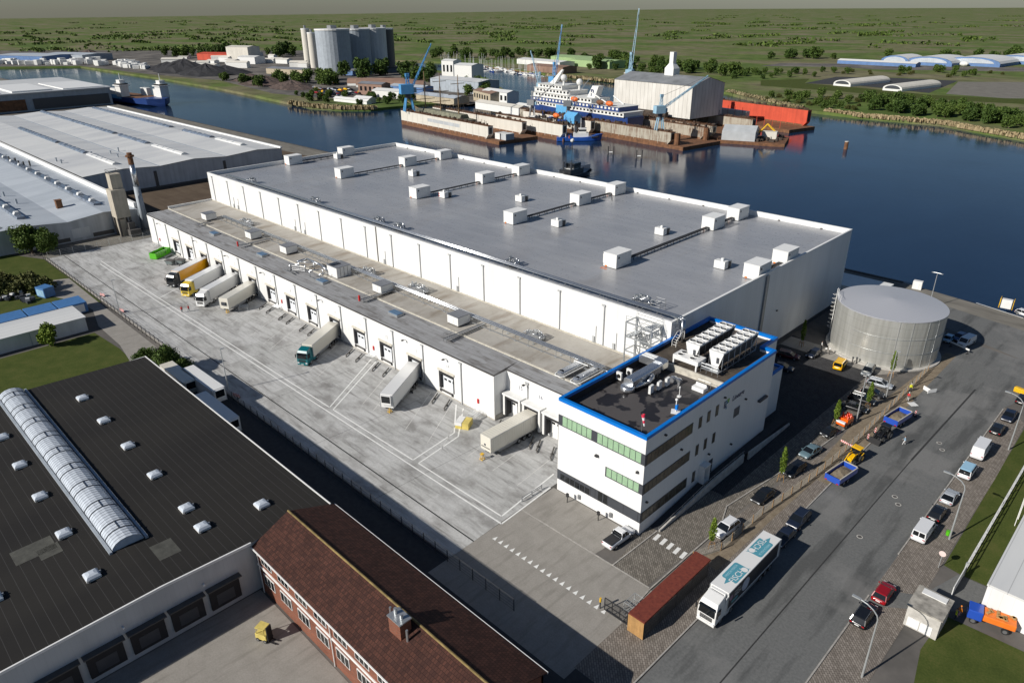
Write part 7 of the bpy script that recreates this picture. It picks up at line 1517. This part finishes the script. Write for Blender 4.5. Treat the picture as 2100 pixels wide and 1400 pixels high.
# expedition ship
def hull(L, B, D, m_, par, bow=.3, sheer=1.5, z0=0., n=14, stern=.8, name='hull'):
    secs = []
    for i in range(n+1):
        f = i/n; x = -L/2+L*f; w = B/2*(stern+(1-stern)*min(1, f/.25)) if f < .25 else B/2*(1 if f < 1-bow else max(.02, math.sqrt(max(0, 1-((f-1+bow)/bow)**2)))); zt = D+sheer*max(0, (f-.55)/.45)**2; xo = (1.2*D*.35 if f > .93 else 0)
        secs.append([(x, -w*.55, z0), (x, w*.55, z0), (x+xo*.4, w*.93, z0+D*.4), (x+xo, w, z0+zt), (x+xo, -w, z0+zt), (x+xo*.4, -w*.93, z0+D*.4)])
    return MB().loft(secs).build(name, m_, par)
def decks(par, rows, m_='ship_white'):
    for i, (x0, x1, w, z0, z1, win) in enumerate(rows):
        d = MB().box(x0, -w, z0, x1, w, z1).build('deckhouse', m_ if win != 'b' else 'ship_blue', par); mb = MB()
        if win:
            n = int((x1-x0)/3.2)
            for k in range(n):
                x = x0+1+k*(x1-x0-2)/max(1, n)
                for s in (-1, 1): mb.box(x, s*w-.04, z0+.8, x+1.7, s*w+.04, z1-.7)
            mb.build('window', 'dark_glass' if win != 'b' else 'ship_white', d)
        MB().box(x0-.5, -w-.5, z1-.14, x1+.5, w+.5, z1+.003).build('deck_edge', 'ship_white', d)
t = thing('expedition_ship', 'blue hulled white passenger ship with radar domes and a P marked funnel in dock', 'ship', (-303, 368, 1.5), PI+R(-8)); hull(96, 17, 7.5, 'ship_blue', t, .22, 2.2)
decks(t, [(-46, 42, 8.1, 7.6, 10.2, 'w'), (-42, 40, 8.0, 10.3, 13, 'b'), (-18, 38, 7.8, 13.1, 15.8, 'w'), (2, 37, 7.6, 15.9, 18.6, 'w'), (10, 34, 7.2, 18.7, 21.2, 'w')])
fn = MB().loft([[(-14, -2.6, 13), (-7, -2.6, 13), (-7, 2.6, 13), (-14, 2.6, 13)], [(-18, -2.2, 22.5), (-12.5, -2.2, 22.5), (-12.5, 2.2, 22.5), (-18, 2.2, 22.5)]]).build('funnel', 'ship_white', t); MB().box(-13.5, -3.2, 13.1, -4, 3.2, 15.4).build('funnel_base', 'sky_blue', t)
lettering('P', 5.6, 'logo_navy', fn, frame((-12.8, 2.55, 18.2), (-1, 0, 0), (-.0, -.04, 1)), 'emblem', bold=True)
for x, y in ((6, -4), (12, 4)): MB().cyl((x, y, 21.2 if x > 10 else 18.6), .7, 3, 8).sphere((x, y, (21.2 if x > 10 else 18.6)+4.4), 2.1, 12, 8).build('radar_dome', 'ship_white', t)
MB().loft([[(24, -1.5, 21), (29, -1.5, 21), (29, 1.5, 21), (24, 1.5, 21)], [(17, -.5, 30), (18.5, -.5, 30), (18.5, .5, 30), (17, .5, 30)]]).build('mast', 'ship_white', t); MB().box(26, -9, 25.5, 26.5, 9, 26).build('yard', 'ship_white', t); MB().tube((-30, 4, 13), (-16, 6, 19), .5, 6).tube((-34, -4, 13), (-24, -5, 17), .5, 6).build('davit', 'ship_white', t)
for x in (-34, -26, -3): MB().sphere((x, 8.2, 14.4), 1.5, 8, 6, 2.1).build('lifeboat', 'lifeboat_orange' if x != -26 else 'rust', t)
MB().box(2, 8.15, 4, 14, 8.5, 9.6).build('cover', 'sky_blue', t)
# old sailing ship in the white dock
t = thing('sailing_ship', 'old three-masted sailing ship with an olive cover inside the white dock', 'sailing ship', (-366, 307, 0), PI+HD); hull(62, 9, 6, 'olive_cover', t, .35, 1.6)
MB().extr([(-3.6, 6), (3.6, 6), (2.4, 8.4), (-2.4, 8.4)], 'x', -24, 20).build('awning', 'olive_cover', t); MB().tube((28, 0, 7), (44, 0, 11), .25, 6).build('bowsprit', 'mast_brown', t)
for x in (-18, 2, 20):
    MB().tube((x, 0, 5), (x, 0, 31), .5, 6, .22).build('mast', 'mast_brown', t); mb = MB()
    for z, w in ((14, 8), (20, 7), (26, 5)): mb.tube((x+.4, -w, z), (x+.4, w, z), .2, 5)
    mb.build('yard', 'mast_brown', t); mb = MB()
    for s in (-1, 1):
        for dx in (-3, 0, 3): mb.tube((x+dx, s*4.2, 6), (x, 0, 24), .06, 3)
    mb.build('rigging', 'cast_iron', t)
# cranes
def portal_crane(loc, label, m_, h, az, jib, jh, z0, sc=1., box=True, lat=True):
    t = thing('portal_crane', label, 'crane', (*loc, z0), az); s = sc
    for x in (-2.6, 2.6):
        for y in (-1.4, 1.4): MB().tube((x*s, y*s, 0), (x*.5*s, y*.7*s, h*.30), .42*s, 6).build('leg', m_, t)
    MB().tube((0, 0, h*.29), (0, 0, h*.40), 1.5*s, 10).build('slewing_ring', 'band_grey', t)
    if box: MB().box(-4.2*s, -2.2*s, h*.40, 2.4*s, 2.2*s, h*.40+4.6*s).build('machine_house', m_, t); MB().box(2.42*s, -1.2*s, h*.42, 4.2*s, 1.2*s, h*.42+2.4*s).build('cab', 'crane_pale', t)
    mb = MB()
    for x, y in ((-1.2, -1), (1.2, -1), (1.2, 1), (-1.2, 1)): mb.tube((x*s, y*s, h*.4), (x*.4*s, y*.4*s, h*.78), .2*s, 4)
    for k in range(5): z = h*(.45+k*.07); q = 1-.12*k; mb.tube((-1.2*s*q, -1*s*q, z), (1.2*s*q, -1*s*q, z+h*.06), .12*s, 4); mb.tube((1.2*s*q, 1*s*q, z), (-1.2*s*q, 1*s*q, z+h*.06), .12*s, 4)
    mb.build('tower', m_, t); MB().box(-1*s, -.7*s, h*.78, 1*s, .7*s, h*.78+1.6*s).build('tower_head', m_, t)
    a = Vector((2.*s, 0, h*.52)); b = Vector((jib, 0, jh)); d = (b-a)/10; mb = MB()
    for sx, sz in ((-.5, -.5), (.5, -.5), (.5, .5), (-.5, .5)): mb.tube(a+Vector((0, sx*1.6*s, sz*1.3*s)), b+Vector((0, sx*.5*s, sz*.5*s)), .16*s, 4)
    for k in range(10): p, q = a+d*k, a+d*(k+1); f = 1-.07*k; mb.tube(p+Vector((0, .8*s*f, .6*s*f)), q+Vector((0, -.8*s*f, .6*s*f)), .1*s, 3); mb.tube(p+Vector((0, -.8*s*f, -.6*s*f)), q+Vector((0, .8*s*f, -.6*s*f)), .1*s, 3); mb.tube(p+Vector((0, .8*s*f, -.6*s*f)), q+Vector((0, .8*s*f, .6*s*f)), .1*s, 3)
    mb.build('jib', m_, t); MB().tube((0, 0, h*.80), b, .1*s, 4).build('stay', 'cast_iron', t); return t
portal_crane((-388.5, 297.8), 'bright blue dock crane with raised jib on the white dock wall', 'crane_blue', 27, R(68), 17, 40, 7.2, 1.25); portal_crane((-226.5, 343), 'pale blue dock crane with long jib standing before the sheeted shed', 'crane_pale', 22, R(62), 27, 27, 6.6, .85)
portal_crane((-353, 384), 'pale blue crane at the bow of the blue ship, jib leaning left', 'crane_pale', 25, R(150), 22, 33, 7, .8); portal_crane((-372, 420), 'blue quay crane behind the radar mast of the ship', 'crane_blue', 33, R(100), 10, 52, 4, 1.); portal_crane((-340, 470), 'blue lattice crane left of the sheeted shed roof', 'crane_pale', 40, R(110), 14, 62, 4, 1.1)
portal_crane((-316, 337), 'grey lattice dockside crane among the machinery beside the small tug', 'steel_trim', 19, R(20), 14, 20, 5.5, .7); portal_crane((-291, 342), 'dark grey lattice crane standing in front of the blue tent', 'steel_trim', 21, R(35), 12, 24, 5.5, .7)
# tugs and small vessels
def tug(loc, az, label, hm, L=25, top='ship_white', z=WATER-1., mast=9, fl=None):
    t = thing('tug_boat', label, 'tug', (*loc, z), az); hull(L, L*.3, 3.2, hm, t, .4, 1.6, stern=.9); w = L*.1
    MB().box(-L*.12, -w, 3.2, L*.22, w, 5.4).build('deckhouse', top, t); MB().box(0, -w*.8, 5.402, L*.17, w*.8, 7.8).build('wheelhouse', top, t); MB().box(-.02, -w*.82, 6.4, L*.172, w*.82, 7.3).build('window', 'dark_glass', t)
    for s in (-1, 1): MB().tube((-L*.06, s*w*.7, 5.4), (-L*.06, s*w*.7, 8.6), .45, 8).build('funnel', 'band_grey', t)
    mb = MB(); mb.tube((L*.05, 0, 7.8), (L*.05, 0, 7.8+mast*.6), .16, 5); mb.tube((L*.05, -1.5, 7.8+mast*.35), (L*.05, 1.5, 7.8+mast*.35), .1, 4); mb.tube((-L*.1, 0, 5), (-L*.1, 0, 5+mast*.5), .12, 5); mb.build('mast', 'ship_white' if top == 'ship_white' else 'cab_dark', t)
    MB().path([(-L*.3, -w, 3.2), (-L*.3, -w, 4.8), (-L*.3, w, 4.8), (-L*.3, w, 3.2)], .18, 5).build('towing_bow', 'ship_white', t); mb = MB()
    for k in range(12):
        a = PI*k/11-PI/2; mb.sphere((L*.30+L*.17*math.cos(a), L*.14*math.sin(a), 3.2), .5, 6, 4)
    mb.build('fender', 'dark_rubber', t); mb = MB(); clutter(mb, random.Random(3), -L*.42, -L*.15, -w, w, 3.2, 9, .7); mb.build('deck_gear', 'tug_blue' if hm == 'tug_blue' else 'cast_iron', t); return t
tug((-270.5, 327.5), R(45), 'blue tug with a white wheelhouse lying at the rusty dock wall', 'tug_blue'); o = tug((-309, 333), R(190), 'small blue tug with white superstructure standing in the small dock', 'tug_blue', 20, z=-.1)
o = tug((-208.5, 247), R(95), 'dark tug with tall black wheelhouse moored behind the store roof', 'cab_dark', 30, 'cab_dark', mast=17); MB().box(-1.5, -2.6, 3.3, 3.2, 2.6, 5.5).build('deckhouse', 'ship_white', o); MB().sphere((1.5, 0, 17.5), .9, 8, 6).build('signal_ball', 'ship_white', o); MB().box(-.3, .5, 18.5, .3, .7, 19.6).build('flag', 'orange_paint', o)
t = thing('covered_barge', 'work pontoon with a grey canvas covered shed in front of the red dock', 'barge', (-211, 382, WATER), R(20)); MB().box(0, -10, -1, 36, 16, 1.6).build('pontoon', 'rust', t); MB().extr([(-8, 1.6), (6, 1.6), (6, 7), (-1, 9.2), (-8, 6.4)], 'x', 2, 20).build('cover', 'canvas_grey', t); mb = MB(); clutter(mb, random.Random(8), 20, 35, -9, 15, 1.6, 40, 1.3); mb.build('deck_gear', 'dark_junk', t); MB().box(22, 4, 1.7, 30, 9, 5.5).build('cabin', 'dock_white', t); MB().path([(18, 8, 1.6), (24, 8, 9), (30, 8, 4)], .35, 5).path([(18, 10, 1.6), (24, 10, 9), (30, 10, 4)], .35, 5).build('derrick', 'signal_yellow', t)
t = thing('machine_deck', 'cluttered deck of blue and orange machines and a blue tent beside the small dock', 'dock gear', (-300, 336, 5.8), HD); mb = MB(); clutter(mb, random.Random(5), -12, 22, -5, 6, 0, 60, 1.2); mb.build('gear', 'dark_junk', t); mb = MB(); clutter(mb, random.Random(6), -8, 22, -5, 6, 0, 16, 1.6); mb.build('crate', 'tug_blue', t); MB().sphere((2, 3, 2.6), 1.5, 8, 6, 1.8).build('lifeboat', 'lifeboat_orange', t); MB().extr([(0, 0), (6, 0), (6, 4), (3, 6), (0, 4)], 'x', 12, 21).build('tent', 'sky_blue', t)
for i, (x0, l) in enumerate(((-299.5, 'white container on the right end of the white dock pontoon, left one'), (-294.6, 'pale container on the right end of the white dock pontoon, right one'))): t = thing('dock_container', l, 'container', (x0, 294, .02), HD); MB().box(-2.2, -3, 0, 2.2, 3, 3.2).build('body', ('ship_white', 'canvas_grey')[i], t, bevel=.06); MB().box(-2.3, -3.1, 3.203, 2.3, 3.1, 3.4).build('roof', 'ship_white', t)
for (px, py, l) in ((1252, 317, 'pair of dark mooring piles in the water left of the other pair'), (1310, 325, 'pair of dark mooring piles in the water right of the other pair')):
    t = thing('mooring_pile', l, 'mooring pile', (*G(px, py, WATER), WATER)); [MB().cyl((s, s*.9, -2), .45, 6.2, 10).build('pile', 'cast_iron', t) for s in (-1, 1)]; MB().tube((-1, -.9, 1.2), (1, .9, 1.2), .3, 6).build('fender', 'white_paint', t)
t = thing('mooring_pile', 'single rusty pile standing alone in the open water', 'mooring pile', (*G(1734, 306, WATER), WATER)); MB().cyl((0, 0, -2), 1., 5.8, 12).build('pile', 'rust', t, smooth=False); MB().cyl((0, 0, 3.8), 1.05, .3, 12).build('cap', 'concrete_pale', t)
# supply vessel on the left quay
t = thing('supply_ship', 'dark blue work ship with two white towers moored behind the grey shed', 'ship', (-676, 222, WATER-1), R(8)); hull(118, 22, 6.5, 'ship_blue', t, .12, .6, stern=.95); MB().box(-54, -10, 6.5, 50, 10, 6.7).build('deck', 'rust', t)
for x, y in ((12, -8), (46, 7)): MB().box(x-4, y-3.5, 6.7, x+4, y+3.5, 17).build('tower', 'ship_white', t); MB().box(x-5.5, y-4.4, 15, x+5.5, y+4.4, 15.8).build('bridge_wing', 'ship_white', t); MB().box(x-4.1, y-3.6, 15.81, x+4.1, y+3.6, 16.9).build('window', 'dark_glass', t); MB().box(x-3, y-2, 17.01, x+2.5, y+2.5, 19.5).build('mast_house', 'ship_white', t); MB().cyl((x, y, 19.5), .25, 5, 6).build('mast', 'ship_white', t)
for x0, x1, y, m_ in ((-8, 6, -9, 'ship_white'), (14, 24, 8, 'ship_white'), (34, 42, 8, 'ship_white'), (-44, -34, -6, 'ship_white')): MB().box(x0, y-2, 6.7, x1, y+2, 12.5).build('deckhouse', m_, t)
MB().box(-20, -11.2, 5, 14, -10.9, 8).build('bulwark', 'sky_blue', t)
# ---------------------------------------------------------------- far shores
def shed(name, label, px, py, L, W, h, rz, wall, roof, cat='building', gable=1.5, grp=None, arch=False, z=0., end=None):
    t = thing(name, label, cat, (*G(px, py), z), R(rz), grp)
    if arch:
        n = 8; pr = [(W*.5*math.cos(PI*k/n), h*.55+(h*.45+gable)*math.sin(PI*k/n)) for k in range(n+1)]
        MB().extr([(W/2, 0)]+pr+[(-W/2, 0)], 'x', 0, L).build('shell', wall, t)
        for a, b in zip(pr, pr[1:]): MB().face((-.3, a[0]*1.01, a[1]+.15), (L+.3, a[0]*1.01, a[1]+.15), (L+.3, b[0]*1.01, b[1]+.15), (-.3, b[0]*1.01, b[1]+.15)).build('roof', roof, t)
        if end: MB().extr([(q[0]*.8, q[1]*.8+h*.1) for q in pr], 'x', -.35, -.05).build('end_window', end, t)
    else:
        MB().face((0, -W/2, 0), (L, -W/2, 0), (L, -W/2, h), (0, -W/2, h)).face((L, W/2, 0), (0, W/2, 0), (0, W/2, h), (L, W/2, h)).face((0, W/2, 0), (0, -W/2, 0), (0, -W/2, h), (0, 0, h+gable), (0, W/2, h)).face((L, -W/2, 0), (L, W/2, 0), (L, W/2, h), (L, 0, h+gable), (L, -W/2, h)).build('wall', wall, t)
        for s in (-1, 1): MB().face((-.4, s*(W/2+.4), h-.1), (L+.4, s*(W/2+.4), h-.1), (L+.4, 0, h+gable+.15), (-.4, 0, h+gable+.15)).build('roof', roof, t)
        if 8 <= h and W < 15: mb = MB(); [mb.box(2+k*5, s*W/2-.06*1, h*.35, 4.5+k*5, s*W/2+.06, h*.75) for k in range(int(L/5)) for s in (-1, 1)]; mb.build('window', 'dark_glass', t)
    return t
mat('hangar_blue', (.10, .19, .38), .6, var=.15, scale=.2); mat('roof_green', (.30, .42, .20), .7, var=.12, scale=.1); mat('roof_brown', (.24, .15, .11), .8, var=.2, scale=.1); mat('roof_slate', (.19, .20, .22), .7, var=.2, scale=.1); mat('wall_ochre', (.42, .36, .26), .8, var=.2)
for px, py, L, W, l in ((1833, 132, 46, 34, 'blue hangar with a pale arched roof, smallest and leftmost of its row'), (1902, 135, 60, 54, 'blue arched hangar, second from the left in its row'), (1990, 136, 64, 62, 'blue arched hangar with white tanks in front, third from the left'), (2082, 132, 60, 58, 'blue arched hangar cut by the right picture edge')): shed('airfield_hangar', l, px, py, L, W, 6.5, 85, 'hangar_blue', 'ship_white', 'hangar', 3.6, 'blue arched hangars of the airfield', True, end='old_blue_roof')
for px, py, l in ((1726, 177, 'small white arched shed on the asphalt, left one'), (1829, 187, 'small white arched shed on the asphalt, right one')): shed('airfield_shed', l, px, py, 66, 17, 3.6, 80, 'ship_white', 'dock_white', 'shed', 1.8, 'white arched sheds on the asphalt', True, end='band_grey')
shed('terminal_building', 'long low blue building left of the blue hangars', 1722, 130, 95, 14, 4, -4, 'hangar_blue', 'ship_white')
for k, (px, py, l) in enumerate(((1952, 135, 'white round tank before the third hangar, leftmost'), (1976, 136, 'white round tank before the third hangar, middle'), (2004, 136, 'white round tank before the third hangar, rightmost'))): tag(MB().sphere((0, 0, 2.6), 2.8, 10, 6, 1.8).build('storage_tank', 'ship_white', loc=(*G(px, py), 0)), l, 'tank', 'white tanks before the hangars')
# silo block and works
for px, py, r, h, m_, l in ((634, 138, 5, 44, 'dock_white', 'pale concrete silo, leftmost of the slim pair'), (646, 140, 5, 40, 'dock_white', 'pale concrete silo, right one of the slim pair'), (690, 152, 19, 46, 'grey_wall', 'huge ribbed grey silo with a thin mast at its side'), (735, 146, 17, 45, 'grey_wall', 'wide grey silo in the middle of the block'), (770, 142, 16, 45, 'pale_cladding', 'pale grey silo in the silo block right of the middle'), (792, 139, 12, 44, 'band_grey', 'dark silo at the right end of the block')):
    t = thing('grain_silo', l, 'silo', (*G(px, py), 0), 0, 'silos on the far quay'); MB().cyl((0, 0, 0), r, h, 28).build('shell', m_, t); MB().cyl((0, 0, h), r*1.03, 1.5, 28).build('rim', 'pale_box', t); MB().box(-r*.2, -r*.2, h+1.5, r*.2, r*.2, h+5).build('head_house', 'steel_trim', t)
for px, py, L, W, h, rz, w_, r_, l in ((480, 126, 40, 24, 20, 20, 'dock_white', 'dock_white', 'pale tall block by the far quay, left of the silos'), (500, 130, 30, 20, 9, 20, 'pale_box', 'ship_white', 'white hall at the foot of the pale tall block'), (655, 150, 70, 20, 5, 15, 'hangar_blue', 'roof_slate', 'low dark blue shed in front of the ribbed silo'), (560, 150, 60, 20, 6, 15, 'wall_ochre', 'roof_slate', 'low grey roofed hall in the scrap yard'), (420, 122, 60, 30, 9, 25, 'dock_red', 'dock_red', 'red roofed hall behind the coal heaps'), (745, 192, 26, 12, 9, 15, 'roof_brown', 'roof_slate', 'brown and dark block at the edge of the car yard'), (775, 197, 30, 14, 5.5, 12, 'ship_white', 'ship_white', 'white flat hall by the trees on the point'), (733, 210, 17, 7, 4, 10, 'dock_white', 'ship_white', 'small pale hut on the grassy point'), (690, 207, 40, 5, 2.4, 6, 'pale_box', 'ship_white', 'low white shelter row along the car yard'), (810, 186, 40, 14, 5, 10, 'hangar_blue', 'old_blue_roof', 'pale blue roofed workshop left of the blue crane'), (905, 182, 62, 26, 10, 2, 'grey_wall', 'old_white_roof', 'large grey hall with pale roof behind the sailing ship'), (915, 158, 16, 14, 17, 10, 'ship_white', 'ship_white', 'white tower block on the point, left one'), (945, 166, 22, 20, 16, 10, 'ship_white', 'pale_box', 'white cubic block on the point, right one'), (985, 205, 34, 12, 8, -20, 'wall_ochre', 'roof_brown', 'ochre house with brown roof behind the white dock'), (1002, 208, 30, 12, 9, -5, 'ship_white', 'pale_box', 'white house with windows behind the white dock'), (870, 205, 46, 16, 5, 0, 'wall_ochre', 'old_blue_roof', 'long workshop behind the legs of the blue crane'), (985, 222, 50, 9, 5, -6, 'ship_white', 'dock_white', 'white row building along the second dock'), (1065, 226, 30, 8, 4, -6, 'dock_white', 'ship_white', 'white dockside shed left of the small tug'), (1075, 130, 90, 24, 6, -10, 'ship_white', 'ship_white', 'long white boat shed behind the marina'), (1095, 145, 60, 22, 7, -5, 'roof_brown', 'roof_brown', 'brown boat shed behind the marina'), (1150, 127, 80, 36, 8, -8, 'roof_green', 'roof_green', 'large green roofed hall behind the marina, left one'), (1190, 134, 70, 34, 8, -8, 'roof_green', 'roof_green', 'large green roofed hall behind the marina, right one'), (1283, 158, 20, 9, 4, 10, 'wall_ochre', 'ship_white', 'small house among the trees behind the shed'), (30, 124, 110, 60, 9, 20, 'hangar_blue', 'old_blue_roof', 'wide pale blue roofed hall at the far-left top'), (120, 122, 90, 50, 9, 20, 'grey_wall', 'old_blue_roof', 'wide grey hall at the far-left top, right one')):
    shed('harbour_building', l, px, py, L, W, h, rz, w_, r_, gable=1.2)
for px, py, l in ((716, 175, 'arched hut with a pale yellow end, leftmost of three'), (734, 178, 'arched hut with a white end, middle of three'), (752, 181, 'arched hut with a white end, rightmost of three')): shed('arched_hut', l, px, py, 55, 11, 3.4, 40, 'ship_white' if '716' not in l else 'dock_white', 'roof_brown', 'hut', 3.2, 'brown arched huts on the point', True)
rnd = random.Random(12); hou = None
for k in range(26):
    px, py = rnd.uniform(330, 620), rnd.uniform(112, 140)
    if hou is None: hou = shed('harbour_hut', 'small pale building in the jumble of the far industrial quay', px, py, 20, 10, 5, 15, 'ship_white', 'dock_white', 'building', 1.2, 'small buildings of the far industrial quay')
    else: o = dup(hou, G(px, py), rnd.uniform(0, 1)); o.scale = (rnd.uniform(.6, 1.6), rnd.uniform(.6, 1.4), rnd.uniform(.6, 1.4))
def heap(px, py, r, h, m_, label, seed):
    t = thing('coal_heap' if m_ == 'coal' else 'scrap_heap', label, 'heap', (*G(px, py), 0)); rnd = random.Random(seed); n = 22; vs = [(0, 0, h)]; fs = []
    for j, f in enumerate((.3, .6, .85, 1.)):
        for i in range(n): a = 2*PI*i/n; q = r*f*(1+rnd.uniform(-.1, .1)); vs.append((q*1.5*math.cos(a), q*math.sin(a), h*(1-f)*(1+rnd.uniform(-.15, .15))))
    for i in range(n): fs.append((0, 1+i, 1+(i+1) % n))
    for j in range(3):
        for i in range(n): a = 1+j*n+i; b = 1+j*n+(i+1) % n; fs.append((a, a+n, b+n, b))
    MB().raw(vs, fs).build('mound', m_, t)
mat('coal', (.022, .022, .025), .9, var=.4, scale=.3); mat('scrap_brown', (.085, .06, .05), .9, var=.6, scale=.4)
for i, (px, py, r, h, m_, l) in enumerate(((380, 146, 34, 14, 'coal', 'largest black coal heap on the far bank'), (425, 152, 30, 12, 'coal', 'black coal heap right of the largest one'), (345, 142, 24, 9, 'coal', 'low black coal heap left of the largest one'), (465, 150, 26, 9, 'coal', 'black coal heap next to the green trees'), (545, 172, 22, 8, 'scrap_brown', 'brown scrap heap by the water, larger one'), (600, 180, 20, 7, 'scrap_brown', 'brown scrap heap before the green trees'), (515, 165, 18, 7, 'scrap_brown', 'brown scrap heap left of the larger one'), (185, 118, 30, 12, 'scrap_brown', 'brown heap behind the white bales'))): heap(px, py, r, h, m_, l, i)
bale = None; rnd = random.Random(21)
for k in range(110):
    if k < 40: px = k*4.1+rnd.uniform(-1, 1); py = 131+rnd.uniform(-2.5, 2.5)+px*.006
    elif k < 75: px = rnd.uniform(150, 215); py = 120+(px-150)*.18+rnd.uniform(-4, 7)
    else: px = rnd.uniform(236, 302); py = 133+(px-236)*.12+rnd.uniform(-6, 4)
    if bale is None: bale = thing('wrapped_bale', 'white wrapped bale in the rows on the far-left quay', 'bale', (*G(px, py), 0), 0, 'white bales on the far quay'); MB().box(-5, -3.5, 0, 5, 3.5, 5.5).build('bale', 'ship_white', bale, bevel=.6); bb0 = bale
    else: o = dup(bb0, G(px, py), rnd.uniform(0, 3)); o.scale = (rnd.uniform(.5, 1.2), rnd.uniform(.6, 1.1), rnd.uniform(.6, 1.3))
# scrap yard cars
fc = None; rnd = random.Random(31); cols = ['car_black', 'car_white', 'car_silver', 'car_navy', 'car_red', 'car_grey', 'car_yellow', 'car_blue']; protos = []
for k in range(90):
    px, py = (rnd.uniform(645, 745), rnd.uniform(181, 199)) if k < 66 else (rnd.uniform(560, 690), rnd.uniform(158, 176))
    if len(protos) < 8:
        t = thing('scrapped_car', 'small parked or scrapped car in the crowded car yard on the point', 'car', (*G(px, py), 0), rnd.random()*3, 'cars in the yard on the point'); MB().loft([ring(-2.2, .3, .9, .85), ring(-.5, .3, 1.0, .9), ring(1.6, .3, .95, .9), ring(2.2, .4, .7, .8)]).build('body', cols[len(protos)], t); MB().raw([(-1.7, -.8, .95), (1, -.8, .95), (1, .8, .95), (-1.7, .8, .95), (-1.3, -.65, 1.45), (.3, -.65, 1.45), (.3, .65, 1.45), (-1.3, .65, 1.45)], [(0, 1, 5, 4), (1, 2, 6, 5), (2, 3, 7, 6), (3, 0, 4, 7), (4, 5, 6, 7)]).build('cabin', 'car_glass' if len(protos) % 2 else cols[len(protos)], t); protos.append(t)
    else: dup(protos[k % 8], G(px, py), rnd.random()*3).scale = (1.25, 1.25, 1.25)
# marina
bp = None; rnd = random.Random(41); protos = []
for k in range(90):
    f = rnd.random(); px = 905+f*205; py = 131+f*22+rnd.choice((-4, 0, 4, 8))*.6+rnd.uniform(-1, 1)
    if len(protos) < 3:
        t = thing('sailing_yacht', 'small white yacht with a bare mast moored in the far marina', 'yacht', (*G(px, py, WATER), WATER-.4), rnd.random()*6, 'yachts in the marina'); hull(11, 3.4, 1.5, ('ship_white', 'ship_white', 'ship_blue')[len(protos)], t, .5, .5, n=6); MB().box(-2.5, -1, 1.5, 2, 1, 2.3).build('cabin', 'ship_white', t); MB().tube((.8, 0, 1.5), (.8, 0, 15), .12, 4).build('mast', 'pale_box', t); protos.append(t)
    else: dup(protos[k % 3], (*G(px, py, WATER), WATER-.4), rnd.random()*6).scale = (1, 1, rnd.uniform(.7, 1.15))
for k, (px, py) in enumerate(((1000, 139), (950, 135), (1060, 147))): t = thing('jetty', 'timber jetty of the far marina, %s one' % ('middle', 'left', 'right')[k], 'jetty', (*G(px, py, WATER), WATER), R(-20)); MB().box(-45, -1.2, .6, 45, 1.2, .9).build('deck', 'timber', t); [MB().cyl((x, 0, -1), .3, 1.6, 6).build('pile', 'cast_iron', t) for x in range(-44, 45, 11)]
